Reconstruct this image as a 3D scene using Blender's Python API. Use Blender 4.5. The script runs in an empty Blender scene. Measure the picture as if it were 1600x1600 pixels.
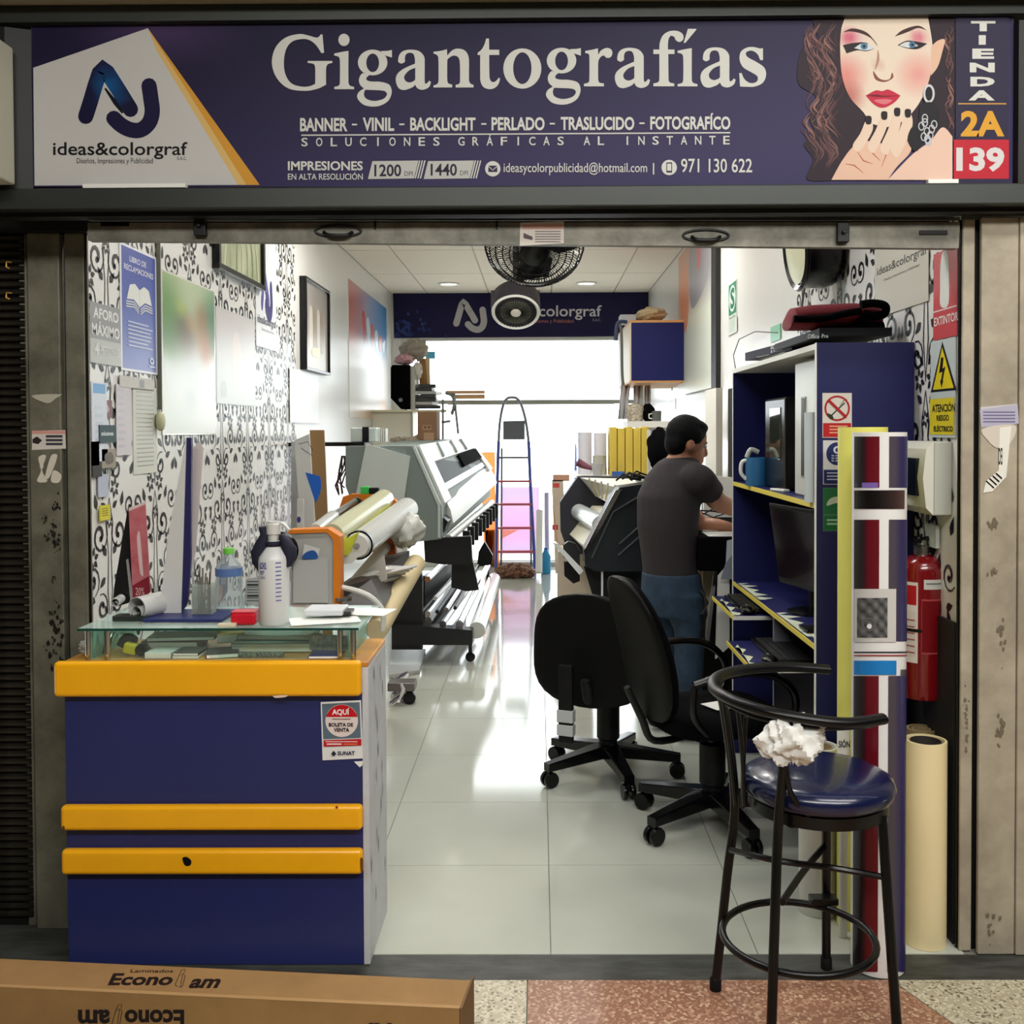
import bpy, bmesh, math, random
from mathutils import Vector as V, Matrix
from mathutils.geometry import tessellate_polygon
random.seed(7)
S = bpy.context.scene
COL = S.collection
R_ = math.radians
# ------------------------------------------------------------------ camera
F = 1580.0
AXX, AXY = 832.0, 707.0
cd = bpy.data.cameras.new('camera'); cam = bpy.data.objects.new('camera', cd); COL.objects.link(cam)
cd.sensor_width = 36; cd.lens = F/1600*36
cd.shift_x = (800-AXX)/1600; cd.shift_y = (AXY-800)/1600
cd.clip_start = .05; cd.clip_end = 200
CR = Matrix.Rotation(math.atan(10/F), 3, 'Z') @ Matrix.Rotation(math.pi/2-math.atan(35/F), 3, 'X') @ Matrix.Rotation(R_(-.23), 3, 'Z')
CP = V((0, 0, 1.52))
cam.matrix_world = Matrix.Translation(CP) @ CR.to_4x4()
S.camera = cam
# correct the residual so that the room's depth direction meets the picture at (842, 672)
def ray(px, py): return CR @ V(((px-AXX)/F, (AXY-py)/F, -1))
def PY(px, py, y): d = ray(px, py); return CP + d*(y/d.y)
def PX(px, py, x): d = ray(px, py); return CP + d*(x/d.x)
def PZ(px, py, z): d = ray(px, py); return CP + d*((z-CP.z)/d.z)
# ------------------------------------------------------------------ view, sky, lamps
S.view_settings.view_transform = 'Standard'; S.view_settings.look = 'None'
S.view_settings.exposure = 0; S.view_settings.gamma = 1; S.view_settings.use_curve_mapping = False
w = bpy.data.worlds.new('sky'); S.world = w; w.use_nodes = True
bg = w.node_tree.nodes['Background']; bg.inputs[0].default_value = (.93, .97, 1, 1); bg.inputs[1].default_value = 5.4
def area(name, loc, sx, sy, power, col=(1, 1, 1), rot=(0, 0, 0), portal=False, spread=180):
    l = bpy.data.lights.new(name, 'AREA'); l.shape = 'RECTANGLE'; l.size = sx; l.size_y = sy; l.energy = power; l.color = col
    l.spread = R_(spread)
    o = bpy.data.objects.new(name, l); COL.objects.link(o); o.location = loc; o.rotation_euler = rot
    if portal: l.cycles.is_portal = True
    return o
area('window_portal', (-.2, 11.45, 1.3), 2.8, 2.6, 1, rot=(R_(-90), 0, 0), portal=True)
# arcade ceiling tubes (the passage in front of the shop) and unseen lamps added to brighten the shop's front
area('arcade_lamp', (.7, -.2, 3.3), 4.2, .5, 150, (1, .98, .93), rot=(R_(16), 0, 0))
area('arcade_lamp', (1.6, 1.3, 3.3), 2.4, .3, 40, (1, .98, .93), rot=(R_(10), 0, 0))
area('added_front_lamp', (-.2, 3.55, 2.98), 1.3, .18, 26, (1, .99, .97)); area('added_front_lamp', (-.2, 5.0, 3.0), 1.3, .18, 20, (1, .99, .97))
for x, y, e in ((-.9, 6.6, 26), (.5, 6.6, 26)):  # unseen middle pair of downlights, added to light the shop interior
    l = bpy.data.lights.new('added_downlight_glow', 'AREA'); l.shape = 'DISK'; l.size = .16; l.energy = e; l.color = (1, .97, .92)
    o = bpy.data.objects.new('added_downlight_glow', l); COL.objects.link(o); o.location = (x, y, 3.03)
try:
    S.cycles.use_denoising = True; S.cycles.denoiser = 'OPENIMAGEDENOISE'
    S.cycles.max_bounces = 7; S.cycles.diffuse_bounces = 4; S.cycles.glossy_bounces = 4; S.cycles.transmission_bounces = 6
    S.cycles.transparent_max_bounces = 12; S.cycles.caustics_reflective = False; S.cycles.caustics_refractive = False
    S.cycles.sample_clamp_indirect = 6
except Exception: pass
# ------------------------------------------------------------------ materials
def lin(c):
    return tuple(((x/255)/12.92 if x/255 <= .04045 else ((x/255+.055)/1.055)**2.4) for x in c)
MATS = {}
def M(name, c=(128, 128, 128), rough=.5, metal=0, noise=0, scale=8, bump=0, c2=None, emit=0, coat=0, aniso=None, spec=None):
    if name in MATS: return MATS[name]
    m = bpy.data.materials.new(name); m.use_nodes = True; nt = m.node_tree; b = nt.nodes['Principled BSDF']
    col = (*lin(c), 1)
    b.inputs['Base Color'].default_value = col; b.inputs['Roughness'].default_value = rough; b.inputs['Metallic'].default_value = metal
    if coat: b.inputs['Coat Weight'].default_value = coat; b.inputs['Coat Roughness'].default_value = .08
    if spec is not None: b.inputs['Specular IOR Level'].default_value = spec
    if emit: b.inputs['Emission Color'].default_value = col; b.inputs['Emission Strength'].default_value = emit
    if noise or bump:
        tc = nt.nodes.new('ShaderNodeTexCoord'); mp = nt.nodes.new('ShaderNodeMapping'); n = nt.nodes.new('ShaderNodeTexNoise')
        nt.links.new(tc.outputs['Object'], mp.inputs[0]); nt.links.new(mp.outputs[0], n.inputs[0])
        if aniso: mp.inputs['Scale'].default_value = aniso
        n.inputs['Scale'].default_value = scale; n.inputs['Detail'].default_value = 5; n.inputs['Roughness'].default_value = .65
        if noise:
            r = nt.nodes.new('ShaderNodeValToRGB'); r.color_ramp.elements[0].position = .35; r.color_ramp.elements[1].position = .65
            d = lin(c2) if c2 else tuple(x*(1-noise) for x in lin(c))
            r.color_ramp.elements[0].color = (*d, 1); r.color_ramp.elements[1].color = col
            nt.links.new(n.outputs[0], r.inputs[0]); nt.links.new(r.outputs[0], b.inputs['Base Color'])
        if bump:
            bp = nt.nodes.new('ShaderNodeBump'); bp.inputs['Strength'].default_value = bump; bp.inputs['Distance'].default_value = .01
            nt.links.new(n.outputs[0], bp.inputs['Height']); nt.links.new(bp.outputs[0], b.inputs['Normal'])
    MATS[name] = m; return m
def speck(name, base, c1, c2, scale=120, rough=.35):
    m = bpy.data.materials.new(name); m.use_nodes = True; nt = m.node_tree; b = nt.nodes['Principled BSDF']
    tc = nt.nodes.new('ShaderNodeTexCoord'); v = nt.nodes.new('ShaderNodeTexVoronoi'); v.inputs['Scale'].default_value = scale
    nt.links.new(tc.outputs['Object'], v.inputs[0])
    r = nt.nodes.new('ShaderNodeValToRGB'); r.color_ramp.interpolation = 'CONSTANT'
    e = r.color_ramp.elements; e[0].position = 0; e[0].color = (*lin(base), 1); e[1].position = .55; e[1].color = (*lin(c1), 1)
    x = e.new(.78); x.color = (*lin(c2), 1); x = e.new(.9); x.color = (*lin(base), 1)
    nt.links.new(v.outputs['Color'], r.inputs[0]); nt.links.new(r.outputs[0], b.inputs['Base Color']); b.inputs['Roughness'].default_value = rough
    MATS[name] = m; return m
def glassmat(name, tint=(235, 250, 245), alpha=.85, rough=.02):
    m = bpy.data.materials.new(name); m.use_nodes = True; nt = m.node_tree; nt.nodes.clear()
    o = nt.nodes.new('ShaderNodeOutputMaterial'); t = nt.nodes.new('ShaderNodeBsdfTransparent'); g = nt.nodes.new('ShaderNodeBsdfPrincipled')
    mx = nt.nodes.new('ShaderNodeMixShader'); t.inputs[0].default_value = (*lin(tint), 1)
    g.inputs['Base Color'].default_value = (*lin(tint), 1); g.inputs['Roughness'].default_value = rough
    f = nt.nodes.new('ShaderNodeLayerWeight'); f.inputs[0].default_value = .25
    ma = nt.nodes.new('ShaderNodeMath'); ma.operation = 'MULTIPLY_ADD'; ma.inputs[1].default_value = .6; ma.inputs[2].default_value = 1-alpha
    ma.use_clamp = True
    nt.links.new(f.outputs['Fresnel'], ma.inputs[0]); nt.links.new(ma.outputs[0], mx.inputs[0])
    nt.links.new(t.outputs[0], mx.inputs[1]); nt.links.new(g.outputs[0], mx.inputs[2]); nt.links.new(mx.outputs[0], o.inputs[0])
    MATS[name] = m; return m
def inkmat(name, rough=.4, spec=.5):
    m = bpy.data.materials.new(name); m.use_nodes = True; nt = m.node_tree; b = nt.nodes['Principled BSDF']
    a = nt.nodes.new('ShaderNodeVertexColor'); a.layer_name = 'Col'
    nt.links.new(a.outputs[0], b.inputs['Base Color']); b.inputs['Roughness'].default_value = rough
    b.inputs['Specular IOR Level'].default_value = spec
    MATS[name] = m; return m
def translucent(name, c=None):
    m = bpy.data.materials.new(name); m.use_nodes = True; nt = m.node_tree; nt.nodes.clear(); o = nt.nodes.new('ShaderNodeOutputMaterial')
    d = nt.nodes.new('ShaderNodeBsdfDiffuse'); t = nt.nodes.new('ShaderNodeBsdfTranslucent'); mx = nt.nodes.new('ShaderNodeMixShader'); mx.inputs[0].default_value = .75
    if c: d.inputs[0].default_value = t.inputs[0].default_value = (*lin(c), 1)
    else:
        a = nt.nodes.new('ShaderNodeVertexColor'); a.layer_name = 'Col'; nt.links.new(a.outputs[0], d.inputs[0]); nt.links.new(a.outputs[0], t.inputs[0])
    nt.links.new(d.outputs[0], mx.inputs[1]); nt.links.new(t.outputs[0], mx.inputs[2]); nt.links.new(mx.outputs[0], o.inputs[0]); MATS[name] = m; return m
INK = inkmat('printed_ink', .5, .2); INKG = inkmat('printed_ink_gloss', .3, .4); 
black = M('black_plastic', (13, 13, 15), .5, spec=.25)
blackg = M('black_gloss', (7, 7, 8), .25, spec=.35)
blackf = M('black_fabric', (6, 6, 8), .9, bump=.3, scale=300, spec=.06)
white = M('white_plastic', (225, 225, 218), .4)
paper = M('paper_white', (232, 232, 226), .7)
chrome = M('chrome', (200, 200, 200), .15, 1)
steel = M('brushed_steel', (150, 150, 148), .35, 1)
greyp = M('grey_plastic', (118, 126, 122), .5)
navy = M('navy_laminate', (34, 42, 98), .4, noise=.06, scale=3)
cardb = M('cardboard', (172, 128, 76), .85, noise=.08, scale=5)
glass = glassmat('clear_glass')
# ------------------------------------------------------------------ mesh tools
OFF = {}
class MB:
    def __init__(s): s.v = []; s.f = []
    def add(s, vs, fs):
        n = len(s.v); s.v += [V(p) for p in vs]; s.f += [[i+n for i in f] for f in fs]; return s
    def box(s, x0, x1, y0, y1, z0, z1):
        return s.add([(x0, y0, z0), (x1, y0, z0), (x1, y1, z0), (x0, y1, z0), (x0, y0, z1), (x1, y0, z1), (x1, y1, z1), (x0, y1, z1)],
                     [(0, 3, 2, 1), (4, 5, 6, 7), (0, 1, 5, 4), (1, 2, 6, 5), (2, 3, 7, 6), (3, 0, 4, 7)])
    def obox(s, c, size, rot=None, eul=None):
        a = [x/2 for x in size]; r = rot or (Matrix.Rotation(eul[2], 3, 'Z') @ Matrix.Rotation(eul[1], 3, 'Y') @ Matrix.Rotation(eul[0], 3, 'X') if eul else Matrix.Identity(3)); c = V(c)
        vs = [c + r @ V((i*a[0], j*a[1], k*a[2])) for k in (-1, 1) for i, j in ((-1, -1), (1, -1), (1, 1), (-1, 1))]
        return s.add(vs, [(0, 3, 2, 1), (4, 5, 6, 7), (0, 1, 5, 4), (1, 2, 6, 5), (2, 3, 7, 6), (3, 0, 4, 7)])
    def loft(s, A, B, caps=True):
        n = len(A); fs = [(i, (i+1) % n, n+(i+1) % n, n+i) for i in range(n)]
        s.add(list(A)+list(B), fs)
        if caps:
            for P, fl in ((A, 1), (B, 0)):
                P = [V(p) for p in P]; t = tessellate_polygon([P]); s.add(P, [tuple(reversed(x)) if fl else tuple(x) for x in t])
        return s
    def rings(s, rs, closed_ends=True):
        n = len(rs[0]); vs = [p for r in rs for p in r]; fs = []
        for k in range(len(rs)-1):
            for i in range(n): fs.append((k*n+i, k*n+(i+1) % n, (k+1)*n+(i+1) % n, (k+1)*n+i))
        if closed_ends: fs.append(tuple(reversed(range(n)))); fs.append(tuple(range((len(rs)-1)*n, len(rs)*n)))
        return s.add(vs, fs)
    def cyl(s, p0, p1, r0, r1=None, seg=20, caps=True):
        r1 = r0 if r1 is None else r1
        return s.tube([p0, p1], [r0, r1], seg, caps=caps)
    def tube(s, pts, r, seg=10, closed=False, caps=True, flat=1.0, up=None):
        P = [V(p) for p in pts]; n = len(P); rr = list(r) if isinstance(r, (list, tuple)) else [r]*n; rs = []
        if n > 2 and not closed and seg >= 8:
            Q, q = [], []; K = 5
            for i in range(n-1):
                p0, p1, p2, p3 = P[max(i-1, 0)], P[i], P[i+1], P[min(i+2, n-1)]
                for k in range(K):
                    t = k/K; t2 = t*t; t3 = t2*t
                    Q.append(p1*(2*t3-3*t2+1) + (p2-p0)*.5*(t3-2*t2+t) + p2*(-2*t3+3*t2) + (p3-p1)*.5*(t3-t2)); q.append(rr[i]*(1-t)+rr[i+1]*t)
            P = Q+[P[-1]]; rr = q+[rr[-1]]; n = len(P)
        T = []
        for i in range(n):
            a = P[(i-1) % n] if closed or i > 0 else P[i]; b = P[(i+1) % n] if closed or i < n-1 else P[i]
            T.append((b-a).normalized())
        u = V(up) if up else (V((0, 0, 1)) if abs(T[0].z) < .9 else V((1, 0, 0)))
        u = (u - T[0]*u.dot(T[0])).normalized()
        for i in range(n):
            u = u - T[i]*u.dot(T[i]); u.normalize(); w_ = T[i].cross(u)
            rs.append([P[i] + (u*math.cos(t)*flat + w_*math.sin(t))*rr[i] for t in [2*math.pi*k/seg for k in range(seg)]])
        if closed:
            rs.append(rs[0]); return s.rings(rs, False)
        return s.rings(rs, caps)
    def lathe(s, prof, c=(0, 0, 0), seg=24, axis=None, caps=True):
        c = V(c); q = V((0, 0, 1)).rotation_difference(V(axis)).to_matrix() if axis else Matrix.Identity(3)
        return s.rings([[c + q @ V((r*math.cos(2*math.pi*k/seg), r*math.sin(2*math.pi*k/seg), z)) for k in range(seg)] for r, z in prof], caps)
    def ell(s, c, r, seg=16, rot=None):
        c = V(c); rings = []
        for j in range(1, seg//2):
            th = math.pi*j/(seg//2)
            rings.append([c + (rot or Matrix.Identity(3)) @ V((r[0]*math.sin(th)*math.cos(2*math.pi*k/seg), r[1]*math.sin(th)*math.sin(2*math.pi*k/seg), -r[2]*math.cos(th))) for k in range(seg)])
        return s.rings(rings)
    def build(s, name, mat, parent=None, smooth=None, bevel=0, kind=None, subdiv=0, solid=0, bseg=2, label=None):
        off = OFF.get(parent.name, V((0, 0, 0))) if parent else V((0, 0, 0))
        me = bpy.data.meshes.new(name); me.from_pydata([tuple(p-off) for p in s.v], [], s.f)
        bm = bmesh.new(); bm.from_mesh(me); bmesh.ops.recalc_face_normals(bm, faces=bm.faces); bm.to_mesh(me); bm.free()
        if mat: me.materials.append(mat)
        if smooth is not None:
            me.polygons.foreach_set('use_smooth', [True]*len(me.polygons)); me.set_sharp_from_angle(angle=R_(smooth))
        o = bpy.data.objects.new(name, me); COL.objects.link(o)
        if parent: o.parent = parent
        OFF[o.name] = off
        if solid: m = o.modifiers.new('solid', 'SOLIDIFY'); m.thickness = solid; m.offset = 0
        if subdiv: m = o.modifiers.new('sub', 'SUBSURF'); m.levels = m.render_levels = subdiv
        if bevel: m = o.modifiers.new('bevel', 'BEVEL'); m.width = bevel; m.segments = bseg; m.limit_method = 'ANGLE'; m.angle_limit = R_(40)
        if kind: o['kind'] = kind
        if label: o['label'] = label
        return o
def tag(o, label=None, cat=None, group=None, kind=None):
    if label: o['label'] = label
    if cat: o['category'] = cat
    if group: o['group'] = group
    if kind: o['kind'] = kind
    return o
def thing(name, label, cat, loc=(0, 0, 0), group=None, local=False):
    o = bpy.data.objects.new(name, None); COL.objects.link(o); o.location = loc; o.empty_display_size = .05
    OFF[o.name] = V((0, 0, 0)) if local else V(loc)
    return tag(o, label, cat, group)
def single(mb, name, mat, label, cat, group=None, **k):
    """a thing that is one mesh, its origin at its base"""
    lo = V([min(p[i] for p in mb.v) for i in range(3)]); hi = V([max(p[i] for p in mb.v) for i in range(3)])
    b = V(((lo.x+hi.x)/2, (lo.y+hi.y)/2, lo.z)); mb.v = [p-b for p in mb.v]
    o = mb.build(name, mat, **k); o.location = b; OFF[o.name] = b
    return tag(o, label, cat, group)
def copy_tree(o, parent=None):
    c = o.copy(); COL.objects.link(c)
    if parent: c.parent = parent
    for ch in list(o.children): copy_tree(ch, c)
    return c
def spline(pts, n=6, closed=True):
    """closed outline; a third value of 1 marks a corner"""
    N = len(pts); out = []
    rng = range(N) if closed else range(N-1)
    for i in rng:
        p0, p1, p2, p3 = [pts[(i+k) % N] if closed else pts[min(max(i+k, 0), N-1)] for k in (-1, 0, 1, 2)]
        c1 = len(p1) > 2; c2 = len(p2) > 2
        a = V(p1[:2]); b = V(p2[:2])
        if c1 and c2: out.append(a); continue
        t1 = (b-V(p0[:2]))/2 if not c1 else (b-a)*.6
        t2 = (V(p3[:2])-a)/2 if not c2 else (b-a)*.6
        L = (b-a).length
        for t in (t1, t2):
            if t.length > L*1.2: t *= L*1.2/t.length
        for k in range(n):
            s = k/n; s2 = s*s; s3 = s2*s
            out.append(a*(2*s3-3*s2+1) + t1*(s3-2*s2+s) + b*(-2*s3+3*s2) + t2*(s3-s2))
    if not closed: out.append(V(pts[-1][:2]))
    return out
TXT = {}
def textmesh(s, bold=0, spacing=1.0):
    key = (s, bold, spacing)
    if key in TXT: return TXT[key]
    cu = bpy.data.curves.new('t', 'FONT'); cu.body = s; cu.size = 1; cu.offset = bold; cu.space_character = spacing; cu.resolution_u = 3
    o = bpy.data.objects.new('t', cu); COL.objects.link(o)
    dg = bpy.context.evaluated_depsgraph_get(); ev = o.evaluated_get(dg); me = ev.to_mesh()
    vs = [(v.co.x, v.co.y) for v in me.vertices]; fs = [tuple(p.vertices) for p in me.polygons]
    ev.to_mesh_clear(); bpy.data.objects.remove(o); bpy.data.curves.remove(cu)
    if not vs: vs = [(0, 0), (1, 1), (1, 0)]; fs = []
    x0 = min(v[0] for v in vs); x1 = max(v[0] for v in vs); y0 = min(v[1] for v in vs); y1 = max(v[1] for v in vs)
    vs = [((x-x0)/max(x1-x0, 1e-6), (y-y0)/max(y1-y0, 1e-6)) for x, y in vs]
    TXT[key] = (vs, fs); return TXT[key]
class Canvas:
    """flat print on a surface: f maps drawing units to a point, n is the side it faces"""
    def __init__(s, f, n, step=.00025): s.f = f; s.n = V(n).normalized(); s.step = step; s.k = 1; s.inc = .12; s.v = []; s.c = []; s.fs = []
    def _add(s, pts, faces, cols):
        s.k += s.inc; b = len(s.v); s.v += [s.f(p[0], p[1]) + s.n*s.step*s.k for p in pts]; s.c += cols; s.fs += [[i+b for i in f] for f in faces]
    def up(s, k=1): s.k += k; return s
    def poly(s, pts, col, holes=(), up=True):
        loops = [[V((p[0], p[1], 0)) for p in L] for L in [pts]+list(holes)]
        t = tessellate_polygon(loops); al = [p for L in loops for p in L]
        cf = col if callable(col) else (lambda x, y: col)
        s._add(al, [tuple(x) for x in t], [lin(cf(p.x, p.y)) for p in al])
        if up: s.k += 1
        return s
    def sp(s, pts, col, holes=(), n=5, up=True): return s.poly(spline(pts, n), col, [spline(h, n) for h in holes], up)
    def rect(s, x0, y0, x1, y1, col, up=True): return s.poly([(x0, y0), (x1, y0), (x1, y1), (x0, y1)], col, up=up)
    def grid(s, x0, y0, x1, y1, nx, ny, cf):
        pts = [(x0+(x1-x0)*i/nx, y0+(y1-y0)*j/ny) for j in range(ny+1) for i in range(nx+1)]
        s._add(pts, [(j*(nx+1)+i, j*(nx+1)+i+1, (j+1)*(nx+1)+i+1, (j+1)*(nx+1)+i) for j in range(ny) for i in range(nx)], [lin(cf(*p)) for p in pts]); s.k += 1; return s
    def ell(s, cx, cy, rx, ry, col, seg=28, inner=None, up=True):
        o = [(cx+rx*math.cos(2*math.pi*k/seg), cy+ry*math.sin(2*math.pi*k/seg)) for k in range(seg)]
        if inner:
            icx, icy, irx, iry = inner; i_ = [(icx+irx*math.cos(2*math.pi*k/seg), icy+iry*math.sin(2*math.pi*k/seg)) for k in range(seg)]
            s._add(o+i_, [(k, (k+1) % seg, seg+(k+1) % seg, seg+k) for k in range(seg)], [lin(col)]*(2*seg))
            if up: s.k += 1
            return s
        return s.poly(o, col, up=up)
    def stroke(s, pts, wd, col, round_=True, up=True):
        P = [V(p[:2]) for p in pts]; n = len(P); ww = wd if isinstance(wd, (list, tuple)) else [wd]*n
        cf = col if callable(col) else (lambda x, y: col); L = []; Rr = []
        for i in range(n):
            t = (P[min(i+1, n-1)]-P[max(i-1, 0)]).normalized(); m = V((-t.y, t.x))*ww[i]/2; L.append(P[i]+m); Rr.append(P[i]-m)
        s._add(L+Rr, [(i, i+1, n+i+1, n+i) for i in range(n-1)], [lin(cf(p.x, p.y)) for p in L+Rr])
        if round_:
            for i in (0, n-1):
                seg = 12; s.k += .5 if s.inc else 0; q = [(P[i].x+ww[i]/2*math.cos(2*math.pi*k/seg), P[i].y+ww[i]/2*math.sin(2*math.pi*k/seg)) for k in range(seg)]
                s._add(q, [tuple(range(seg))], [lin(cf(*p)) for p in q])
        if up: s.k += 1
        return s
    def text(s, t, x0, y0, x1, y1, col, bold=.0, shear=0, spacing=1.0, flip=False, up=True):
        vs, fs = textmesh(t, bold, spacing)
        pts = []
        for u, v in vs:
            if flip: u, v = 1-u, 1-v
            pts.append((x0+(x1-x0)*u+shear*v, y1+(y0-y1)*v))
        s._add(pts, fs, [lin(col)]*len(pts))
        if up: s.k += 1
        return s
    def logo(s, fx, fy, c1, c2=None, navyc=(28, 22, 62)):
        """the letter-shaped emblem, drawn in sign pixels mapped by fx, fy"""
        m = lambda x, y: (fx(x), fy(y)); k = abs(fx(1)-fx(0)); g = c1 if callable(c1) else (lambda x, y: c1)
        a = [m(*p) for p in [(134, 182), (141, 160), (149, 133), (156, 112), (160, 105), (167, 112), (176, 126), (188, 145), (199, 163), (204, 171)]]
        s.stroke(a, 24*k, g)
        if c2: s.stroke([m(165, 139), m(180, 160), m(191, 176)], [3*k, 7*k, 3*k], (10, 8, 30))
        b = spline([(233, 134), (236, 155), (238, 175), (233, 192), (220, 203), (205, 203), (190, 196), (178, 185)], 4, closed=False)
        s.stroke([m(p.x, p.y) for p in b], 24*k, c2 or c1); return s
    def build(s, name, parent=None, mat=None, kind=None):
        off = OFF.get(parent.name, V((0, 0, 0))) if parent else V((0, 0, 0))
        me = bpy.data.meshes.new(name); me.from_pydata([tuple(p-off) for p in s.v], [], s.fs)
        a = me.color_attributes.new('Col', 'FLOAT_COLOR', 'POINT')
        a.data.foreach_set('color', [x for c in s.c for x in (*c, 1)])
        me.materials.append(mat or INK); o = bpy.data.objects.new(name, me); COL.objects.link(o)
        if parent: o.parent = parent
        OFF[o.name] = off
        if kind: o['kind'] = kind
        return o
def structure(o, **k): o['kind'] = 'structure'; return o
# ================================================================== the setting
XL, XR, YB, ZC, YF = -1.64, 1.225, 11.3, 3.05, 2.9
wallm = M('cream_wall', (224, 223, 218), .28, noise=.03, scale=1.5)
ceilm = M('ceiling_tile', (244, 234, 218), .8, noise=.03, scale=20)
tilem = M('glazed_floor_tile', (190, 193, 181), .09, noise=.06, scale=2.2, coat=.3)
grout = M('grout', (120, 118, 108), .8)
concrete = M('dark_threshold', (70, 72, 68), .55, noise=.45, scale=7, c2=(44, 44, 40), aniso=(1, 4, 1))
worn = M('worn_khaki_metal', (124, 122, 106), .55, .2, noise=.3, scale=6, c2=(88, 87, 74), bump=.15)
wornl = M('worn_lit_metal', (178, 168, 148), .6, .05, noise=.3, scale=5, c2=(148, 138, 120), bump=.15)  # right-hand copy of the pillar metal, brighter light there put into its colour
darkm = M('dark_green_steel', (50, 54, 51), .42, .3, noise=.12, scale=3)
darker = M('near_black_steel', (22, 23, 23), .5, .3)
shm = M('galvanised_bar', (134, 132, 120), .5, .3, noise=.35, scale=9, c2=(92, 90, 80), bump=.2)
fl = MB().box(XL-.1, XR+.1, YF, YB+.1, -.06, -.004).build('floor', grout); fl['kind'] = 'structure'
tm = None
for i in range(5):
    for j in range(14):
        x0 = -1.771+.6*i; y0 = YF+.6*j; xa = max(x0+.0015, XL); xb = min(x0+.5985, XR)
        MB().box(xa, xb, y0+.0015, min(y0+.5985, YB), -.004, 0).build('floor_tile', tilem, fl)
# threshold and the arcade pavement
structure(MB().box(-4, 4, 2.765, YF, -.06, -.002).build('threshold', concrete))
structure(MB().box(-4, XL-.11, YF, 3.3, -.06, -.002).build('threshold_neighbour', concrete)); structure(MB().box(XR+.11, 4, YF, 3.3, -.06, -.002).build('threshold_side', concrete))
structure(MB().box(XL-.1, -1.345, YF, 3.1, -.003, .0006).build('threshold_edge', concrete))
ter_r = speck('terrazzo_red', (140, 98, 76), (168, 128, 102), (190, 160, 132), 130)
ter_c = speck('terrazzo_cream', (176, 166, 140), (200, 192, 168), (120, 112, 92), 140)
pv = MB().box(-7, 7, -4, 2.765, -.08, -.006).build('pavement', grout); pv['kind'] = 'structure'
xj = [-5.04, -4.04, -3.04, -2.04, -1.04, -.037, .966, 1.97, 2.97, 3.97, 5]
for i in range(len(xj)-1):
    for j in range(4):
        y1 = 2.762-1.0*j; red = (i+j) % 2 == 1 if j else i == 5
        m = MB()
        a, b = xj[i]+.002, xj[i+1]-.002
        m.box(a, b, y1-.996, y1, -.006, 0)
        if j == 0 and i == 6:
            m = MB().loft([V((a, y1, 0)), V((b, y1, 0)), V((b, y1-.996, 0)), V((a+.42, y1-.996, 0))], [V((a, y1, -.006)), V((b, y1, -.006)), V((b, y1-.996, -.006)), V((a+.42, y1-.996, -.006))])
        if j == 0 and i == 5:
            m = MB().loft([V((a, y1, 0)), V((b, y1, 0)), V((b+.42, y1-.996, 0)), V((a, y1-.996, 0))], [V((a, y1, -.006)), V((b, y1, -.006)), V((b+.42, y1-.996, -.006)), V((a, y1-.996, -.006))])
        m.build('terrazzo_slab', ter_r if red else ter_c, pv)
# arcade shell behind and beside the camera
arc = M('arcade_plaster', (150, 145, 132), .8)
structure(MB().box(-7, 7, -4, 2.5, 3.6, 3.7).build('arcade_ceiling', arc))
structure(MB().box(-7, 7, -4.1, -4, 0, 3.6).build('wall_arcade_opposite', arc))
structure(MB().box(-7.1, -7, -4.1, 3.2, 0, 3.6).build('wall_arcade_left', arc))
structure(MB().box(7, 7.1, -4.1, 3.2, 0, 3.6).build('wall_arcade_right', arc))
fac = M('facade_plaster', (120, 114, 98), .8, noise=.1, scale=2)
structure(MB().box(-7, 7, 2.9, 3.1, 2.72, 3.7).build('wall_front', fac))
structure(MB().box(-7, 7, 2.6, 2.9, 2.85, 3.7).build('wall_fascia', fac))
structure(MB().box(-7, XL-.11, 3.2, 3.3, 0, 2.9).build('wall_front_left', fac))
structure(MB().box(XR+.101, 7, 2.945, 3.1, 0, 2.72).build('wall_front_right', fac))
# shop walls
wl = structure(MB().box(XL-.1, XL, 3.1, YB, 0, ZC).build('wall_left', wallm))
wr = structure(MB().box(XR, XR+.1, 2.95, YB, 0, ZC).build('wall_right', wallm))
wb = MB().box(XL-.1, XR+.1, YB, YB+.1, 2.57, ZC).box(XL-.1, -1.54, YB, YB+.1, 0, 2.57).box(1.14, XR+.1, YB, YB+.1, 0, 2.57)
structure(wb.build('wall_back', wallm))
# ceiling panels on their grid
cl = structure(MB().box(XL-.1, XR+.1, 3.0, YB+.1, ZC+.006, ZC+.08).build('ceiling', M('ceiling_grid', (190, 182, 168), .6)))
xs = [XL, -1.237, -.551, .143, .837, XR]; ys = [3.1, 4.6, 5.95, 7.3, 8.6, 9.9, YB]
for i in range(5):
    for j in range(6):
        MB().box(xs[i]+.008, xs[i+1]-.008, ys[j]+.008, ys[j+1]-.008, ZC-.002, ZC+.012).build('ceiling_panel', ceilm, cl)
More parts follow.
